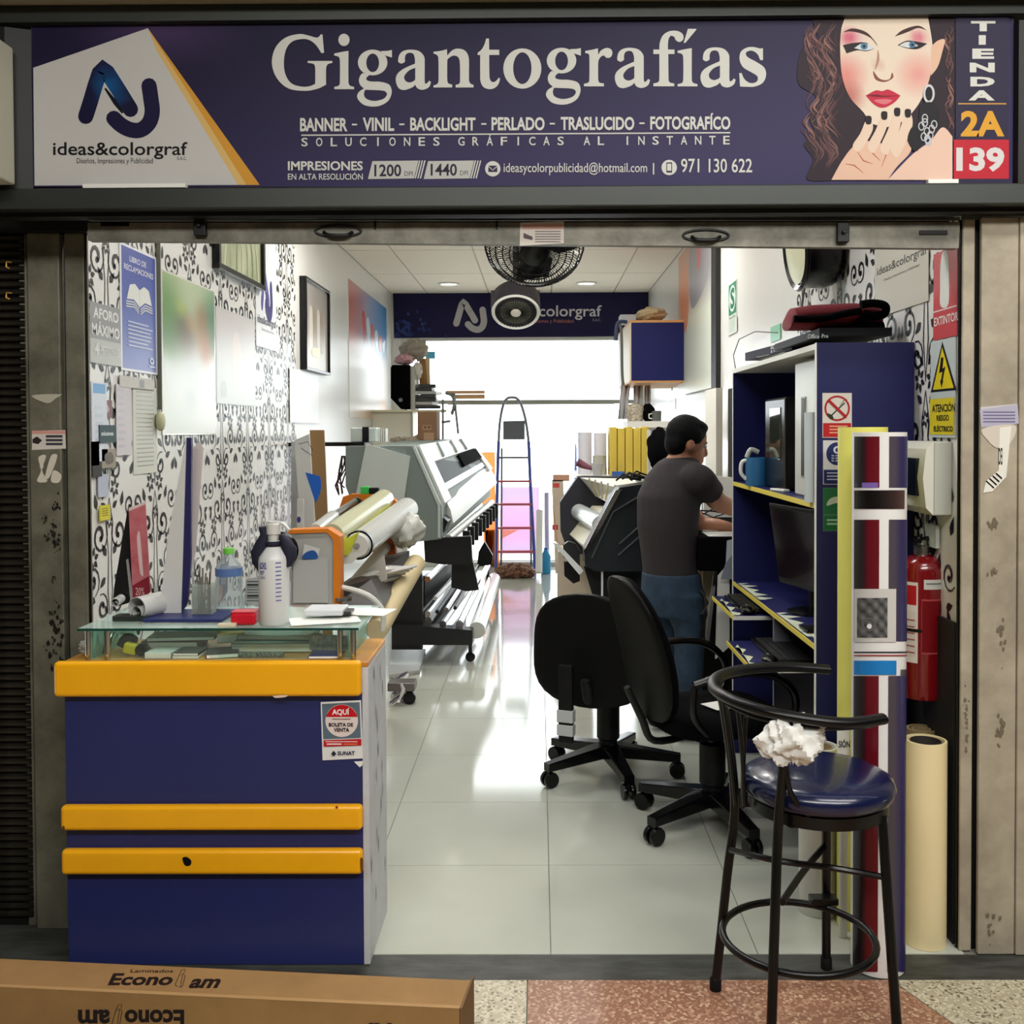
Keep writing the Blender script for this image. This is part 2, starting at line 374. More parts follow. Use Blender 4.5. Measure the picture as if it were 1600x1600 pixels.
# rear shopfront: frame, transom, two panes
alum = M('pale_aluminium', (205, 205, 198), .4, .3)
wd = MB().box(-1.54, -1.48, YB+.02, YB+.08, 0, 2.57).box(1.08, 1.14, YB+.02, YB+.08, 0, 2.57).box(-1.48, 1.08, YB+.02, YB+.08, 2.52, 2.57).box(-1.48, 1.08, YB+.02, YB+.08, 0, .06)
win = structure(wd.build('window_1', alum))
zt = PY(800, 628, YB).z
MB().box(-1.48, 1.08, YB+.0, YB+.09, zt-.022, zt+.022).build('transom', M('transom_grey', (170, 170, 160), .5), win)
cg = glassmat('window_glass', (250, 252, 252), .97)
MB().box(-1.48, 1.08, YB+.045, YB+.051, .06, zt-.022).build('pane', cg, win)
MB().box(-1.48, 1.08, YB+.045, YB+.051, zt+.022, 2.52).build('pane', cg, win)
structure(MB().box(-6, 6, YB+.1, YB+8, -.1, -.01).build('exterior_ground', M('outdoor_paving', (200, 198, 190), .8)))
MB().box(-1.54, 1.14, YB-.05, YB+.0, -.0, .05).build('trim_1', alum)['kind'] = 'structure'
# ---------------------------------------------------------------- wallpaper print
def wallpaper(x, y0, y1, z0, z1, side, parent, skip=()):
    cv = Canvas(lambda a, b: V((x, a, b)), (side, 0, 0), .0006); cv.k = 1; cv.inc = 0
    K = (34, 34, 38)
    tw, th = .46, .52
    def spiral(cx, cy, r, a0, turns, mir, wmax):
        pts = []; ws = []; n = 14
        for i in range(n+1):
            t = i/n; a = a0+turns*2*math.pi*t; rr = r*(1-t*.82)
            pts.append((cx+mir*rr*math.cos(a), cy+rr*math.sin(a))); ws.append(wmax*(.22+.78*t))
        cv.stroke(pts, ws, K, up=False)
    def leaf(cx, cy, L, W, a, mir):
        pts = []
        for t, w_ in ((0, 0), (.3, 1), (.6, .8), (1, 0), (.6, -.8), (.3, -1)):
            lx = t*L; ly = w_*W/2; pts.append((cx+mir*(lx*math.cos(a)-ly*math.sin(a)), cy+lx*math.sin(a)+ly*math.cos(a)))
        cv.poly(pts, K, up=False)
    def flower(cx, cy, r):
        for k in range(6):
            a = k*math.pi/3+.3; leaf(cx+.25*r*math.cos(a), cy+.25*r*math.sin(a), r*.8, r*.5, a, 1)
    ny = int(math.ceil((y1-y0)/tw)); nz = int(math.ceil((z1-z0)/th))
    for i in range(ny):
        for j in range(nz):
            for mir in (1, -1):
                cx = y0+(i+.5)*tw; cz = z0+(j+.5)*th + (th/2 if i % 2 else 0)*0
                if cx+tw*.5 > y1: continue
                o = lambda dx: cx+mir*dx
                spiral(o(.085), cz+.10, .070, 2.6, 1.25, mir, .024)
                spiral(o(.150), cz-.06, .062, -1.9, -1.3, mir, .023)
                spiral(o(.070), cz-.17, .055, 1.2, 1.2, mir, .021)
                spiral(o(.190), cz+.20, .050, -.6, -1.2, mir, .02)
                cv.stroke([(o(.0), cz-.25), (o(.02), cz-.12), (o(.012), cz+.02), (o(.03), cz+.14), (o(.0), cz+.24)], [.004, .007, .006, .007, .004], K, up=False)
                for dx, dz, L, W, a in ((.03, .02, .05, .022, .9), (.04, -.06, .05, .02, -.6), (.11, .20, .05, .022, 1.3), (.20, .05, .045, .02, 1.9),
                                        (.13, -.14, .045, .02, .4), (.20, -.20, .05, .022, 1.1), (.03, .20, .04, .018, .5), (.17, .10, .04, .018, .2), (.02, -.2, .04, .016, .8), (.215, -.1, .04, .016, 1.7)):
                    leaf(o(dx), cz+dz, L*1.25, W*1.45, a+.12*math.sin(i*2.1+j), mir)
            if y0+(i+1)*tw > y1: continue
            flower(y0+(i+.5)*tw+.145, z0+(j+.5)*th+.02, .046); flower(y0+(i+.5)*tw-.145, z0+(j+.5)*th+.02, .046)
            flower(y0+(i+.5)*tw+.05, z0+(j+.5)*th-.245, .042); flower(y0+(i+.5)*tw-.05, z0+(j+.5)*th-.245, .042)
            flower(y0+(i+.5)*tw, z0+(j+.5)*th+.15, .03)
    return cv.build('wallpaper_print', parent, INKG, 'stuff')
wallpaper(XL+.001, 3.15, 6.83, .25, 3.0, 1, wl)
wallpaper(XR-.001, 2.98, 4.85, .1, 3.0, -1, wr)
# ================================================================== facade
YS = 2.825
sg = thing('shop_sign', 'wide purple sign box reading Gigantografías in a dark steel frame', 'sign', tuple(PY(816, 290, YS)))
x0, x1 = PY(50, 160, YS).x, PY(1583, 160, YS).x
zt_, zb_ = PY(816, 33, YS).z, PY(816, 287, YS).z
MB().box(x0, x1, YS+.001, YS+.03, zb_+.0, zt_+.015).build('sign_panel', M('sign_backing', (60, 52, 92), .4), sg)
f0 = MB()
YFm = 2.80
def bar(px0, py0, px1, py1, y0, y1): 
    a = PY(px0, py1, y0); b = PY(px1, py0, y0); return (a.x, b.x, y0, y1, a.z, b.z)
za, zb2 = PY(800, 4, YFm).z, PY(800, 36, YFm).z
zc, zd = PY(800, 290, YFm).z, PY(800, 323, YFm).z
xl_, xl2 = PY(3, 160, YFm).x, PY(12, 160, YFm).x
zl, zr = PY(50, 34.5, YFm).z, PY(1583, 20.5, YFm).z; sl_ = (zr-zl)/(PY(1583, 25, YFm).x-PY(50, 37, YFm).x); zL = zl+sl_*(-1.75-PY(50, 37, YFm).x); zR = zL+sl_*3.5
MB().loft([V((-1.75, YFm, za)), V((1.75, YFm, za)), V((1.75, YFm, zR)), V((-1.75, YFm, zL))], [V((-1.75, 2.86, za)), V((1.75, 2.86, za)), V((1.75, 2.86, zR)), V((-1.75, 2.86, zL))]).build('frame_rail', darkm, sg, bevel=.003)
MB().box(-1.75, 1.75, YFm, 2.86, zd, zc).build('frame_rail', darkm, sg, bevel=.004)
xa = PY(8, 160, YFm).x
MB().loft([V((xa-.06, YFm+.002, zc)), V((xa, YFm+.002, zc)), V((x0, YS, zc)), V((xa-.06, YS, zc))], [V((xa-.06, YFm+.002, zb2)), V((xa, YFm+.002, zb2)), V((x0, YS, zb2)), V((xa-.06, YS, zb2))]).build('frame_stile', darker, sg)
xb = PY(1592, 160, YFm).x
MB().loft([V((xb, YFm+.002, zc)), V((xb+.1, YFm+.002, zc)), V((xb+.1, YS, zc)), V((x1, YS, zc))], [V((xb, YFm+.002, zb2)), V((xb+.1, YFm+.002, zb2)), V((xb+.1, YS, zb2)), V((x1, YS, zb2))]).build('frame_stile', darker, sg)
MB().box(-1.75, 1.75, 2.84, 2.895, zd-.012, zd).build('sign_soffit', darker, sg)
# print on the sign, in photograph pixels on the sign plane
cv = Canvas(lambda x, y: PY(x, y, YS), (0, -1, 0), .00006)
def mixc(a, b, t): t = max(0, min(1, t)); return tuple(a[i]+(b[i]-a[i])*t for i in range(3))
def bgc(x, y):  # purple gradient: partly print, partly uneven lighting put into the colour
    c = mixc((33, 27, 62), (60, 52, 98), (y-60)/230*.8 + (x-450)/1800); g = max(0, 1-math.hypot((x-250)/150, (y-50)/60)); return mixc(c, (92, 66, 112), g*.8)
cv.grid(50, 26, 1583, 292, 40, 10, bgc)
def signtop(x): return 40-(x-50)*.0082
cv.poly([(52, 106), (231, 44), (375, 289), (54, 290)], (226, 224, 220))
cv.poly([(231, 44), (406, 289), (383, 289)], (238, 172, 62)); cv.poly([(231, 44), (385, 289), (372, 289), (245, 80)], (246, 206, 130))
def blu(x, y): return mixc((22, 18, 60), (10, 120, 190), 1-math.hypot((x-172)/34, (y-135)/42))
cv.logo(lambda x: x, lambda y: y, blu, (30, 22, 66))
cv.text('ideas&colorgraf', 83, 222, 293, 249, (24, 24, 26), .012)
cv.text('Diseños, Impresiones y Publicidad', 120, 247, 239, 258, (34, 34, 40)); cv.text('S.A.C.', 277, 245, 292, 250, (60, 60, 66))
CRM = (236, 236, 228)
A_ = lambda P: [((420+p[0]/5.714), (45+p[1]/5.714), *p[2:]) for p in P]
B_ = lambda P: [((680+p[0]/5.714), (45+p[1]/5.714), *p[2:]) for p in P]
C_ = lambda P: [((940+p[0]/5.714), (40+p[1]/5.714), *p[2:]) for p in P]
sh = lambda P, dx, dy: [(p[0]+dx, p[1]+dy, *p[2:]) for p in P]
G_ = [(480,52,1),(494,215,1),(470,218,1),(425,150),(370,105),(300,92),(210,115),(155,185),(135,300),(150,410),(205,490),(300,518),(370,512),(415,492,1),(415,350),(400,315),(348,305,1),(348,288,1),(568,288,1),(568,305,1),(525,320),(512,360),(512,500,1),(440,535),(330,555),(180,535),(75,445),(28,310),(60,170),(150,80),(270,48),(350,60),(425,80),(450,70),(462,52,1)]
I_ = [(712,198,1),(712,480),(725,508),(762,520,1),(762,540,1),(585,540,1),(585,520,1),(625,508),(635,480),(635,280),(622,250),(585,240,1),(585,222,1),(650,208)]
T1 = [(840,395,1),(900,412,1),(872,440),(880,462),(920,472),(1000,475),(1075,500),(1098,565),(1070,640),(1000,685),(920,695),(840,675),(790,615),(805,565),(850,535,1),(815,500),(805,455),(820,415)]
T1h = [(860,545,1),(990,550),(1040,560),(1055,590),(1020,628),(940,645),(870,625),(850,585)]
E1 = [(1000,200,1),(1060,198,1),(1100,190,1),(1100,258,1),(1062,246),(1030,235,1)]
a_ = [(1155,285),(1165,235),(1200,200),(1265,187),(1340,200),(1385,245),(1392,300),(1392,470),(1400,492),(1420,480),(1430,465,1),(1448,475,1),(1435,515),(1400,540),(1360,545),(1325,530),(1308,500,1),(1280,525),(1210,548),(1160,530),(1135,470),(1145,410),(1200,360),(1305,312,1),(1305,270),(1290,225),(1255,215),(1225,230),(1215,265),(1215,295),(1185,312),(1160,300)]
ah = [(1308,350,1),(1250,375),(1210,425),(1220,465),(1255,480),(1290,470),(1308,455,1)]
n_ = [(-15,222,1),(-15,206,1),(50,198),(105,183,1),(108,240,1),(150,195),(200,178),(265,195),(300,260),(302,460),(315,490),(342,502,1),(342,525,1),(183,525,1),(183,502,1),(215,490),(222,460),(220,300),(205,255),(165,240),(125,260),(108,280,1),(108,460),(118,488),(152,500,1),(152,525,1),(-15,525,1),(-15,508,1),(20,492),(30,460),(28,260),(15,235)]
t_ = [(455,88,1),(480,88,1),(482,188,1),(572,188,1),(572,235,1),(482,235,1),(485,430),(500,470),(530,475),(555,455),(565,438,1),(580,445,1),(565,495),(530,530),(480,540),(430,520),(405,470),(402,400),(402,235,1),(380,235,1),(380,215,1),(415,185),(440,140)]
r_ = [(1452,175,1),(1456,235,1),(1480,195),(1530,172),(1570,185),(1582,220),(1565,255),(1530,260),(1505,240),(1480,250),(1460,280),(1455,320),(1455,450),(1465,480),(1506,490,1),(1506,515,1),(1328,515,1),(1328,492,1),(1368,480),(1376,450),(1376,250),(1368,225),(1340,218,1),(1340,198,1),(1400,188)]
f_ = [(462,215,1),(515,215,1),(520,150),(550,85),(610,50),(680,50),(725,80),(728,125),(695,148),(660,130),(650,105),(620,92),(600,115),(592,160),(592,215,1),(650,215,1),(650,255,1),(595,255,1),(597,470),(605,505),(648,518,1),(648,543,1),(462,543,1),(462,518,1),(505,505),(515,470),(515,255,1),(462,255,1)]
s_ = [(1440,203,1),(1440,310,1),(1415,310,1),(1390,255),(1340,225),(1290,240),(1300,280),(1380,325),(1450,375),(1468,440),(1440,510),(1370,545),(1300,548),(1235,545,1),(1228,425,1),(1250,425,1),(1275,480),(1330,515),(1385,500),(1390,455),(1340,420),(1265,375),(1232,310),(1240,240),(1290,200),(1350,192),(1410,205)]
for fn, P, H in ((A_, G_, None), (A_, I_, None), (A_, T1, T1h), (A_, E1, None), (A_, a_, ah), (B_, n_, None), (B_, t_, None), (B_, sh(T1, 200, -17), sh(T1h, 200, -17)),
                 (B_, sh(E1, 200, -17), None), (B_, r_, None), (C_, sh(a_, -1016, 12), sh(ah, -1016, 12)), (C_, f_, None), (C_, sh(I_, 93, 4), None),
                 (C_, [(770,30,1),(845,30,1),(845,38,1),(748,155,1),(732,155,1)], None), (C_, sh(a_, -252, 8), sh(ah, -252, 8)), (C_, s_, None)):
    cv.sp(fn(P), CRM, [fn(H)] if H else (), up=False)
ax = lambda x: 420+x/5.714
ay = lambda y: 45+y/5.714
q = 1/5.714
cv.ell(ax(672), ay(100), 50*q, 55*q, CRM, up=False)
cv.ell(ax(928), ay(302), 132*q, 115*q, CRM, inner=(ax(928), ay(305), 57*q, 83*q), up=False)
cv.ell(ax(928)+260-60*1/5.714*0+200*q, ay(302)-17*q, 132*q, 115*q, CRM, inner=(ax(928)+260+200*q, ay(305)-17*q, 57*q, 83*q), up=False)
cv.ell(680+778*q, ay(356), 170*q, 180*q, CRM, inner=(680+778*q, ay(353), 82*q, 142*q))
def sl(x): return -(x-450)*.0045
for t, xa_, xb_ in (('BANNER', 469, 543), ('-', 550, 558), ('VINIL', 567, 616), ('-', 624, 632), ('BACKLIGHT', 641, 743), ('-', 752, 760), ('PERLADO', 768, 851), ('-', 859, 867), ('TRASLUCIDO', 876, 991), ('-', 999, 1007), ('FOTOGRAFÍCO', 1016, 1141)):
    o = sl(xa_); y0_, y1_ = (194, 196.5) if t == '-' else (184.5 if t != 'FOTOGRAFÍCO' else 179.5, 205.5)
    cv.text(t, xa_, y0_+o, xb_, y1_+o, CRM, 0 if t == '-' else .03, up=False)
cv.poly([(471, 210.5), (1141, 206.5), (1141, 208.5), (471, 212.5)], CRM, up=False)
for wd_, xa_, xb_ in (('SOLUCIONES', 471, 687), ('GRÁFICAS', 716, 881), ('AL', 912, 944), ('INSTANTE', 975, 1140)):
    n = len(wd_); 
    for i, chh in enumerate(wd_):
        lw = 10 if chh != 'I' else 2.4; step = (xb_-xa_-10)/(n-1); xx = xa_+i*step + (4 if chh == 'I' else 0); o = sl(xx)
        cv.text(chh, xx, (215.5 if chh != 'Á' else 211.5)+o, xx+lw, 229+o, CRM, .012, up=False)
cv.text('IMPRESIONES', 450, 252, 567, 266.5, CRM, .025, up=False); cv.text('EN ALTA RESOLUCIÓN', 450, 269, 567, 281, CRM, .01)
for dx in (0, 87):
    cv.poly([(582+dx, 252), (654+dx, 251), (647+dx, 279), (575+dx, 280)], (214, 214, 208))
    for k in range(3): cv.poly([(655+dx+k*4, 251), (657+dx+k*4, 251), (650+dx+k*4, 279), (648+dx+k*4, 279)], CRM, up=False)
cv.text('1200', 585, 257, 627, 276, (40, 34, 60), .02, up=False); cv.text('DPI', 632, 268, 645, 275, (70, 64, 90), up=False)
cv.text('1440', 673, 256, 714, 275, (40, 34, 60), .02, up=False); cv.text('DPI', 719, 267, 731, 274, (70, 64, 90), up=False)
cv.ell(770, 264, 12, 12, CRM, up=False); cv.ell(1045.5, 262, 12, 12, CRM)
cv.rect(763, 259, 777, 269, (50, 42, 80)); cv.stroke([(763, 260), (770, 266), (777, 260)], 1.2, CRM); cv.rect(1041, 254, 1050, 270, (50, 42, 80)); cv.rect(1042.3, 256, 1048.7, 267, CRM)
cv.text('ideasycolorpublicidad@hotmail.com', 787, 254, 1011, 274, CRM, .004, up=False); cv.rect(1020, 255, 1022, 273, CRM, up=False)
cv.text('971 130 622', 1064, 248, 1175, 270, CRM, .01)
# the printed portrait (generic): hair, face, hand, earring
w_ = lambda P: [(1220+p[0]/4.21, p[1]/4.21, *p[2:]) for p in P]
HA, HB, HC = (44, 26, 40), (92, 58, 62), (168, 122, 108)
cv.sp(w_([(200,122,1),(1145,112,1),(1140,900),(1050,900),(700,1000),(330,1190,1),(170,1180),(210,1050),(150,950),(220,880),(180,760),(230,640),(120,560),(110,430),(150,310),(240,260)]), HA)
rr = random.Random(3)
def lock(x, y, L, amp, wd, c, ph):
    P = []
    for i in range(21):
        t = i/20; P.append((x+amp*math.sin(ph+t*5.2)+t*amp*.6, y+t*L))
    cv.stroke(w_(P), [wd*math.sin(math.pi*(.06+.9*i/20)) for i in range(21)], c, round_=False, up=False)
for k in range(120):
    xx = rr.uniform(165, 375); yy = rr.uniform(130, 980)
    c = mixc(HB, HC, rr.random()**1.6) if (xx < 340) else mixc(HA, HB, rr.random())
    lock(xx, yy, rr.uniform(90, 210), rr.uniform(14, 34), rr.uniform(1.2, 4.2), mixc(c, HA, .25*(yy > 800)), yy*.012)
for k in range(26):
    lock(rr.uniform(1085, 1120), rr.uniform(115, 760), rr.uniform(60, 130), 12, rr.uniform(1.2, 3.2), mixc(HB, HC, rr.random()**1.5), k)
cv.up()
SK = (255, 236, 214)
def skin(x, y):
    x = (x-1220)*4.21; y *= 4.21; c = SK
    for cx, cy, r, cc, k in ((420, 500, 170, (244, 130, 124), .85), (900, 490, 170, (250, 150, 144), .75), (440, 640, 130, (196, 96, 88), .9), (690, 300, 160, (252, 236, 214), .8), (450, 250, 80, (220, 70, 110), 1), (900, 250, 70, (226, 90, 126), .9), (520, 250, 70, (240, 200, 210), .5), (640, 430, 50, (222, 176, 150), .7)):
        c = mixc(c, cc, k*max(0, 1-math.hypot(x-cx, y-cy)/r))
    return c
def shape_fill(P, col, parts=24):
    """a printed shape filled as a fine lattice so its printed tones can vary"""
    out = spline(P, 8); y0 = min(p.y for p in out); y1 = max(p.y for p in out)
    n = parts; rows = []
    for j in range(n+1):
        y = y0+(y1-y0)*(j+.001)/(n+.002); xs_ = []
        for i in range(len(out)):
            a, b = out[i], out[(i+1) % len(out)]
            if (a.y-y)*(b.y-y) < 0: xs_.append(a.x+(b.x-a.x)*(y-a.y)/(b.y-a.y))
        rows.append((y, min(xs_) if xs_ else out[0].x, max(xs_) if xs_ else out[0].x))
    pts = []; m_ = 16
    for y, a, b in rows: pts += [(a+(b-a)*i/m_, y) for i in range(m_+1)]
    cv._add(pts, [(j*(m_+1)+i, j*(m_+1)+i+1, (j+1)*(m_+1)+i+1, (j+1)*(m_+1)+i) for j in range(n) for i in range(m_)], [lin(col(*p)) for p in pts]); cv.up()
shape_fill(w_([(420,116,1),(965,116,1),(990,260),(1000,400),(975,520),(940,620),(880,720),(800,800),(700,840),(600,820),(540,740),(450,640),(400,500),(388,330),(395,200)]), skin, 30)
cv.sp(w_([(985,310,1),(1030,270),(1075,265),(1060,340),(1030,440),(985,500,1)]), (250, 206, 176))
for P in ([(410,215),(470,190),(560,215),(620,280),(635,310,1),(590,255),(520,222),(450,210)], [(745,245,1),(800,200),(900,172),(960,205,1),(900,188),(830,215)]): cv.sp(w_(P), (72, 38, 36), up=False)
cv.up()
cv.sp(w_([(405,300,1),(480,285),(560,285),(610,325,1),(560,340),(500,335),(430,355,1)]), (40, 28, 34)); cv.sp(w_([(765,300,1),(820,272),(880,275),(960,290,1),(900,325),(830,322)]), (40, 28, 34))
cv.sp(w_([(480,320,1),(530,290),(590,300),(606,325,1),(550,335)]), (232, 238, 240), up=False); cv.sp(w_([(775,302,1),(820,280),(870,285),(900,305,1),(840,318)]), (232, 238, 240))
cv.ell(1220+545/4.21, 308/4.21, 5.6, 5.2, (90, 140, 170), up=False); cv.ell(1220+862/4.21, 298/4.21, 5.2, 5, (80, 130, 165))
cv.ell(1220+545/4.21, 308/4.21, 2.2, 2.2, (14, 20, 30), up=False); cv.ell(1220+862/4.21, 298/4.21, 2, 2, (14, 20, 30), up=False)
cv.sp(w_([(605,470),(620,525),(680,542),(735,515),(728,480),(715,520),(680,530),(640,515)]), (150, 82, 72), up=False)
cv.sp(w_([(636,330),(645,400),(615,465),(628,400)]), (200, 150, 128))
cv.sp(w_([(555,632,1),(620,598),(665,602),(705,592),(785,632,1),(740,680),(670,712),(610,690)]), (214, 40, 74)); cv.sp(w_([(560,632,1),(620,625),(670,632),(780,632,1),(700,640),(620,640)]), (120, 16, 36), up=False); cv.sp(w_([(610,665),(670,655),(730,662),(680,690)]), (240, 130, 140))
cv.sp(w_([(1125,900,1),(1060,840),(980,930),(860,1020),(700,1186,1),(1125,1186,1)]), (255, 216, 194))
# hand with four fingers and dark nails
hs = [[(560,790),(595,800),(600,860),(545,960),(500,1000),(470,960),(520,880)], [(660,770),(700,790),(690,850),(640,960),(600,1010),(570,960),(620,860)],
      [(745,745),(780,760),(780,840),(730,960),(690,1020),(650,980),(700,860)], [(815,745),(855,760),(860,840),(810,960),(760,1040),(720,980),(780,850)]]
cv.sp(w_([(330,1186,1),(400,1060),(480,960),(560,930),(700,950),(830,930),(850,1000),(760,1100),(700,1186,1)]), (250, 206, 180))
for P in hs: cv.sp(w_(P), (255, 226, 202)); 
for x, y in ((573, 795), (677, 765), (762, 742), (832, 750)): cv.sp(w_([(x-18, y-25), (x+18, y-25), (x+16, y+22), (x-16, y+22)]), (34, 16, 26), up=False)
cv.up()
for P in ([(500,1000),(540,1060),(600,1080)], [(600,1010),(650,1060)], [(690,1020),(660,1100)], [(420,1080),(480,1090),(540,1140)]): cv.stroke(w_(P), [.5, 1.6, .5][:len(P)] if len(P) == 3 else [1.4, .5], (196, 92, 84), round_=False, up=False)
cv.up()
cv.ell(1220+970/4.21, 630/4.21, 40/4.21, 68/4.21, (22, 20, 26)); cv.ell(1220+970/4.21, 620/4.21, 38/4.21, 62/4.21, (226, 226, 230), inner=(1220+970/4.21, 620/4.21, 24/4.21, 46/4.21))
cv.sp(w_([(920,690),(1020,690),(1040,830),(990,850),(930,950),(880,1000),(830,930),(850,850),(900,800)]), (24, 20, 28))
for k in range(16):
    xx = rr.uniform(850, 1020); yy = rr.uniform(720, 940)
    if xx+(yy-700)*.5 < 940 or xx+(yy-700)*.45 > 1090: continue
    cv.ell(1220+xx/4.21, yy/4.21, 5, 7, (216, 216, 222), 14, inner=(1220+xx/4.21, yy/4.21, 3.4, 5.2), up=False)
cv.up()
cv.rect(1492, 26, 1575, 288, (44, 38, 70)); 
for i, (c, y0_, y1_, xa_, xb_) in enumerate((('T', 34, 50, 1516, 1554), ('I', 56, 71, 1528, 1539), ('E', 77, 93, 1518, 1552), ('N', 99, 114, 1514, 1553), ('D', 121, 136, 1515, 1553), ('A', 142, 158, 1512, 1553))):
    cv.text(c, xa_, y0_, xb_, y1_, CRM, .05, up=False)
cv.rect(1496, 162, 1571, 164, (226, 170, 80), up=False)
cv.text('2A', 1500, 174, 1568, 214, (244, 178, 54), .04); cv.rect(1489, 219, 1575, 280, (212, 36, 56)); cv.text('139', 1493, 231, 1568, 269, (240, 236, 236), .04)
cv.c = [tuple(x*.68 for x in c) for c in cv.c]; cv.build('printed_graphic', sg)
for a, b, c in ((132, 292, 291), (1448, 1495, 284)):
    p0 = PY(a, c-2, YS-.01); p1 = PY(b, c+3, YS-.01); single(MB().box(p0.x, p1.x, YFm+.003, YS-.002, zc+.001, zc+.012), 'adhesive_strip', white, 'pale strip resting on the sign frame under the '+('emblem' if a < 500 else 'red number panel'), 'strip')
# light beige edge above the sign and the neighbour's pale box
structure(MB().box(-1.9, 1.9, 2.7, 2.86, za+.002, za+.08).build('trim_2', M('beige_trim', (150, 142, 118), .6)))
p0 = PY(-40, 280, 2.72); p1 = PY(0, 60, 2.72)
single(MB().box(p0.x, p1.x, 2.68, 2.79, p0.z, p1.z), 'neighbour_sign', M('neighbour_cream', (190, 188, 172), .5), 'edge of a pale sign box beyond the left end of the purple sign', 'sign', bevel=.006)
# ---------------------------------------------------------------- rolled-up shutter with its bottom bar
YSH = 2.905
sh_t = thing('roller_shutter', 'raised grey metal roller shutter with recessed handles above the opening', 'shutter', tuple(PY(820, 385, YSH)))
def quadbar(pts, y0, y1, name, mat, parent, **k):
    A = [PY(x, y, y0) for x, y in pts]; B = [V((p.x, y1, p.z)) for p in A]; return MB().loft(A, B).build(name, mat, parent, **k)
quadbar([(137, 348), (1500, 347), (1498, 388), (137, 376)], YSH, YSH+.03, 'bottom_bar', shm, sh_t, bevel=.003)
for k, (ya, yb) in enumerate(((325, 331), (333, 338), (340, 345))):
    quadbar([(137, ya), (1500, ya-1), (1500, yb-1), (137, yb)], YSH+.015+.004*k, YSH+.03, 'shutter_slat', shm, sh_t, bevel=.002)
for hx, hy in ((528, 361), (1103, 368)):
    m = MB()
    c = PY(hx, hy, YSH); pts = [PY(hx+36*math.cos(a), hy+9*math.sin(a), YSH-.003) for a in [2*math.pi*k/20 for k in range(20)]]
    m.tube(pts, .0035, 6, closed=True); m.tube([PY(hx-22, hy+2, YSH-.001), PY(hx-15, hy+6, YSH-.016), PY(hx, hy+7, YSH-.02), PY(hx+15, hy+6, YSH-.016), PY(hx+22, hy+2, YSH-.001)], .005, 8)
    m.build('pull_handle', darker, sh_t, smooth=40)
for hx, hy in ((315, 356), (1315, 366)):
    a = PY(hx-9, hy+14, YSH); b = PY(hx+9, hy-17, YSH)
    m = MB().box(a.x, b.x, YSH-.02, YSH, a.z, b.z); m.cyl(((a.x+b.x)/2, YSH-.03, (a.z+b.z)/2), ((a.x+b.x)/2, YSH-.02, (a.z+b.z)/2), .006, seg=10); m.build('latch', darker, sh_t, bevel=.002)
for hx, hy in ((180, 351), (1458, 364)):
    a = PY(hx-22, hy+3, YSH); b = PY(hx+22, hy-4, YSH); MB().box(a.x, b.x, YSH-.004, YSH+.001, a.z, b.z).build('slot', blackg, sh_t, bevel=.001)
for hx in (586, 776): a = PY(hx-1.5, 359, YSH); b = PY(hx+1.5, 345, YSH); MB().box(a.x, b.x, YSH-.002, YSH+.001, a.z, b.z).build('seam', blackg, sh_t)
def sticker(name, label, quad, y, draw, base=(214, 206, 196), th=.001, cat='sticker'):
    root = thing(name, label, cat, tuple(PY(quad[0][0], quad[2][1], y))); A = [PY(a, b, y-th) for a, b in quad]; B = [PY(a, b, y) for a, b in quad]
    MB().loft(A, B).build('backing', M('sticker_'+name+str(base), base, .6), root); c = Canvas(lambda px, py: PY(px, py, y-th), (0, -1, 0), .0003)
    draw(c); c.build('print', root, kind='stuff' if cat == 'marks' else None); return root
def d1(c):
    c.rect(816, 350, 880, 358, (214, 172, 158)); c.poly([(818, 372), (818, 364), (832, 370), (832, 375)], (90, 80, 80))
    for k in range(5): c.rect(836, 361+k*4, 876, 362.4+k*4, (130, 120, 124), up=False)
sticker('worn_sticker', 'torn pale sticker in the middle of the shutter bottom bar', [(813, 348), (881, 346), (881, 380), (812, 384)], YSH, d1)
# ---------------------------------------------------------------- pillars and rails
YP = 3.05
def post(name, px0, px1, y0, y1, mat, label, zb=0, ztop=2.02, cat='post', off=0, kind='structure'):
    a = PY(px0, 900, y0).x; b = PY(px1, 900, y0).x
    return structure(MB().box(a, b, y0, y1, zb, ztop+.1).build(name, mat, bevel=.004))
post('trim_3', 49, 99, YP, YP+.06, worn, 0); post('trim_4', 36, 49, YP+.02, YP+.06, worn, 0); post('trim_5', 99, 107, YP+.03, YP+.05, darker, 0)
post('trim_6', 107, 138, YP+.005, YP+.03, worn, 0); post('trim_7', 138, 142, YP+.004, YP+.012, blackg, 0)
post('trim_8', 1496, 1503, 2.93, 2.94, blackg, 0); post('trim_9', 1502, 1521, 2.915, 2.928, wornl, 0); post('gap_shade_strip', 1518, 1534, 2.93, 2.942, darker, 0)  # near-black strip stands in for the shaded gap between rail and pillar
post('trim_11', 1531, 1589, 2.895, 2.912, wornl, 0); post('trim_12', 1591, 1660, 2.89, 2.92, wornl, 0); post('trim_13', 1587, 1593, 2.913, 2.925, darker, 0)
structure(MB().box(XL+.002, PY(141, 700, 3.15).x, 3.1+.001, 3.155, 0, 2.8).build('wall_front_return', fac))
structure(MB().box(XL+.002, XR-.002, 3.03, 3.1, 2.12, 3.04).build('wall_front_lintel', darker))
def d2(c):
    c.rect(50, 673, 102, 678, (206, 150, 140)); c.poly([(51, 686), (58, 682), (66, 688), (60, 694), (51, 692)], (50, 40, 44))
    for k in range(3): c.rect(72, 680+k*6, 98, 683.5+k*6, (60, 60, 70), up=False)
sticker('phone_sticker', 'small white sticker with dark lines of print on the left pillar', [(50, 673), (102, 672), (103, 701), (50, 703)], YP, d2, (206, 200, 192))
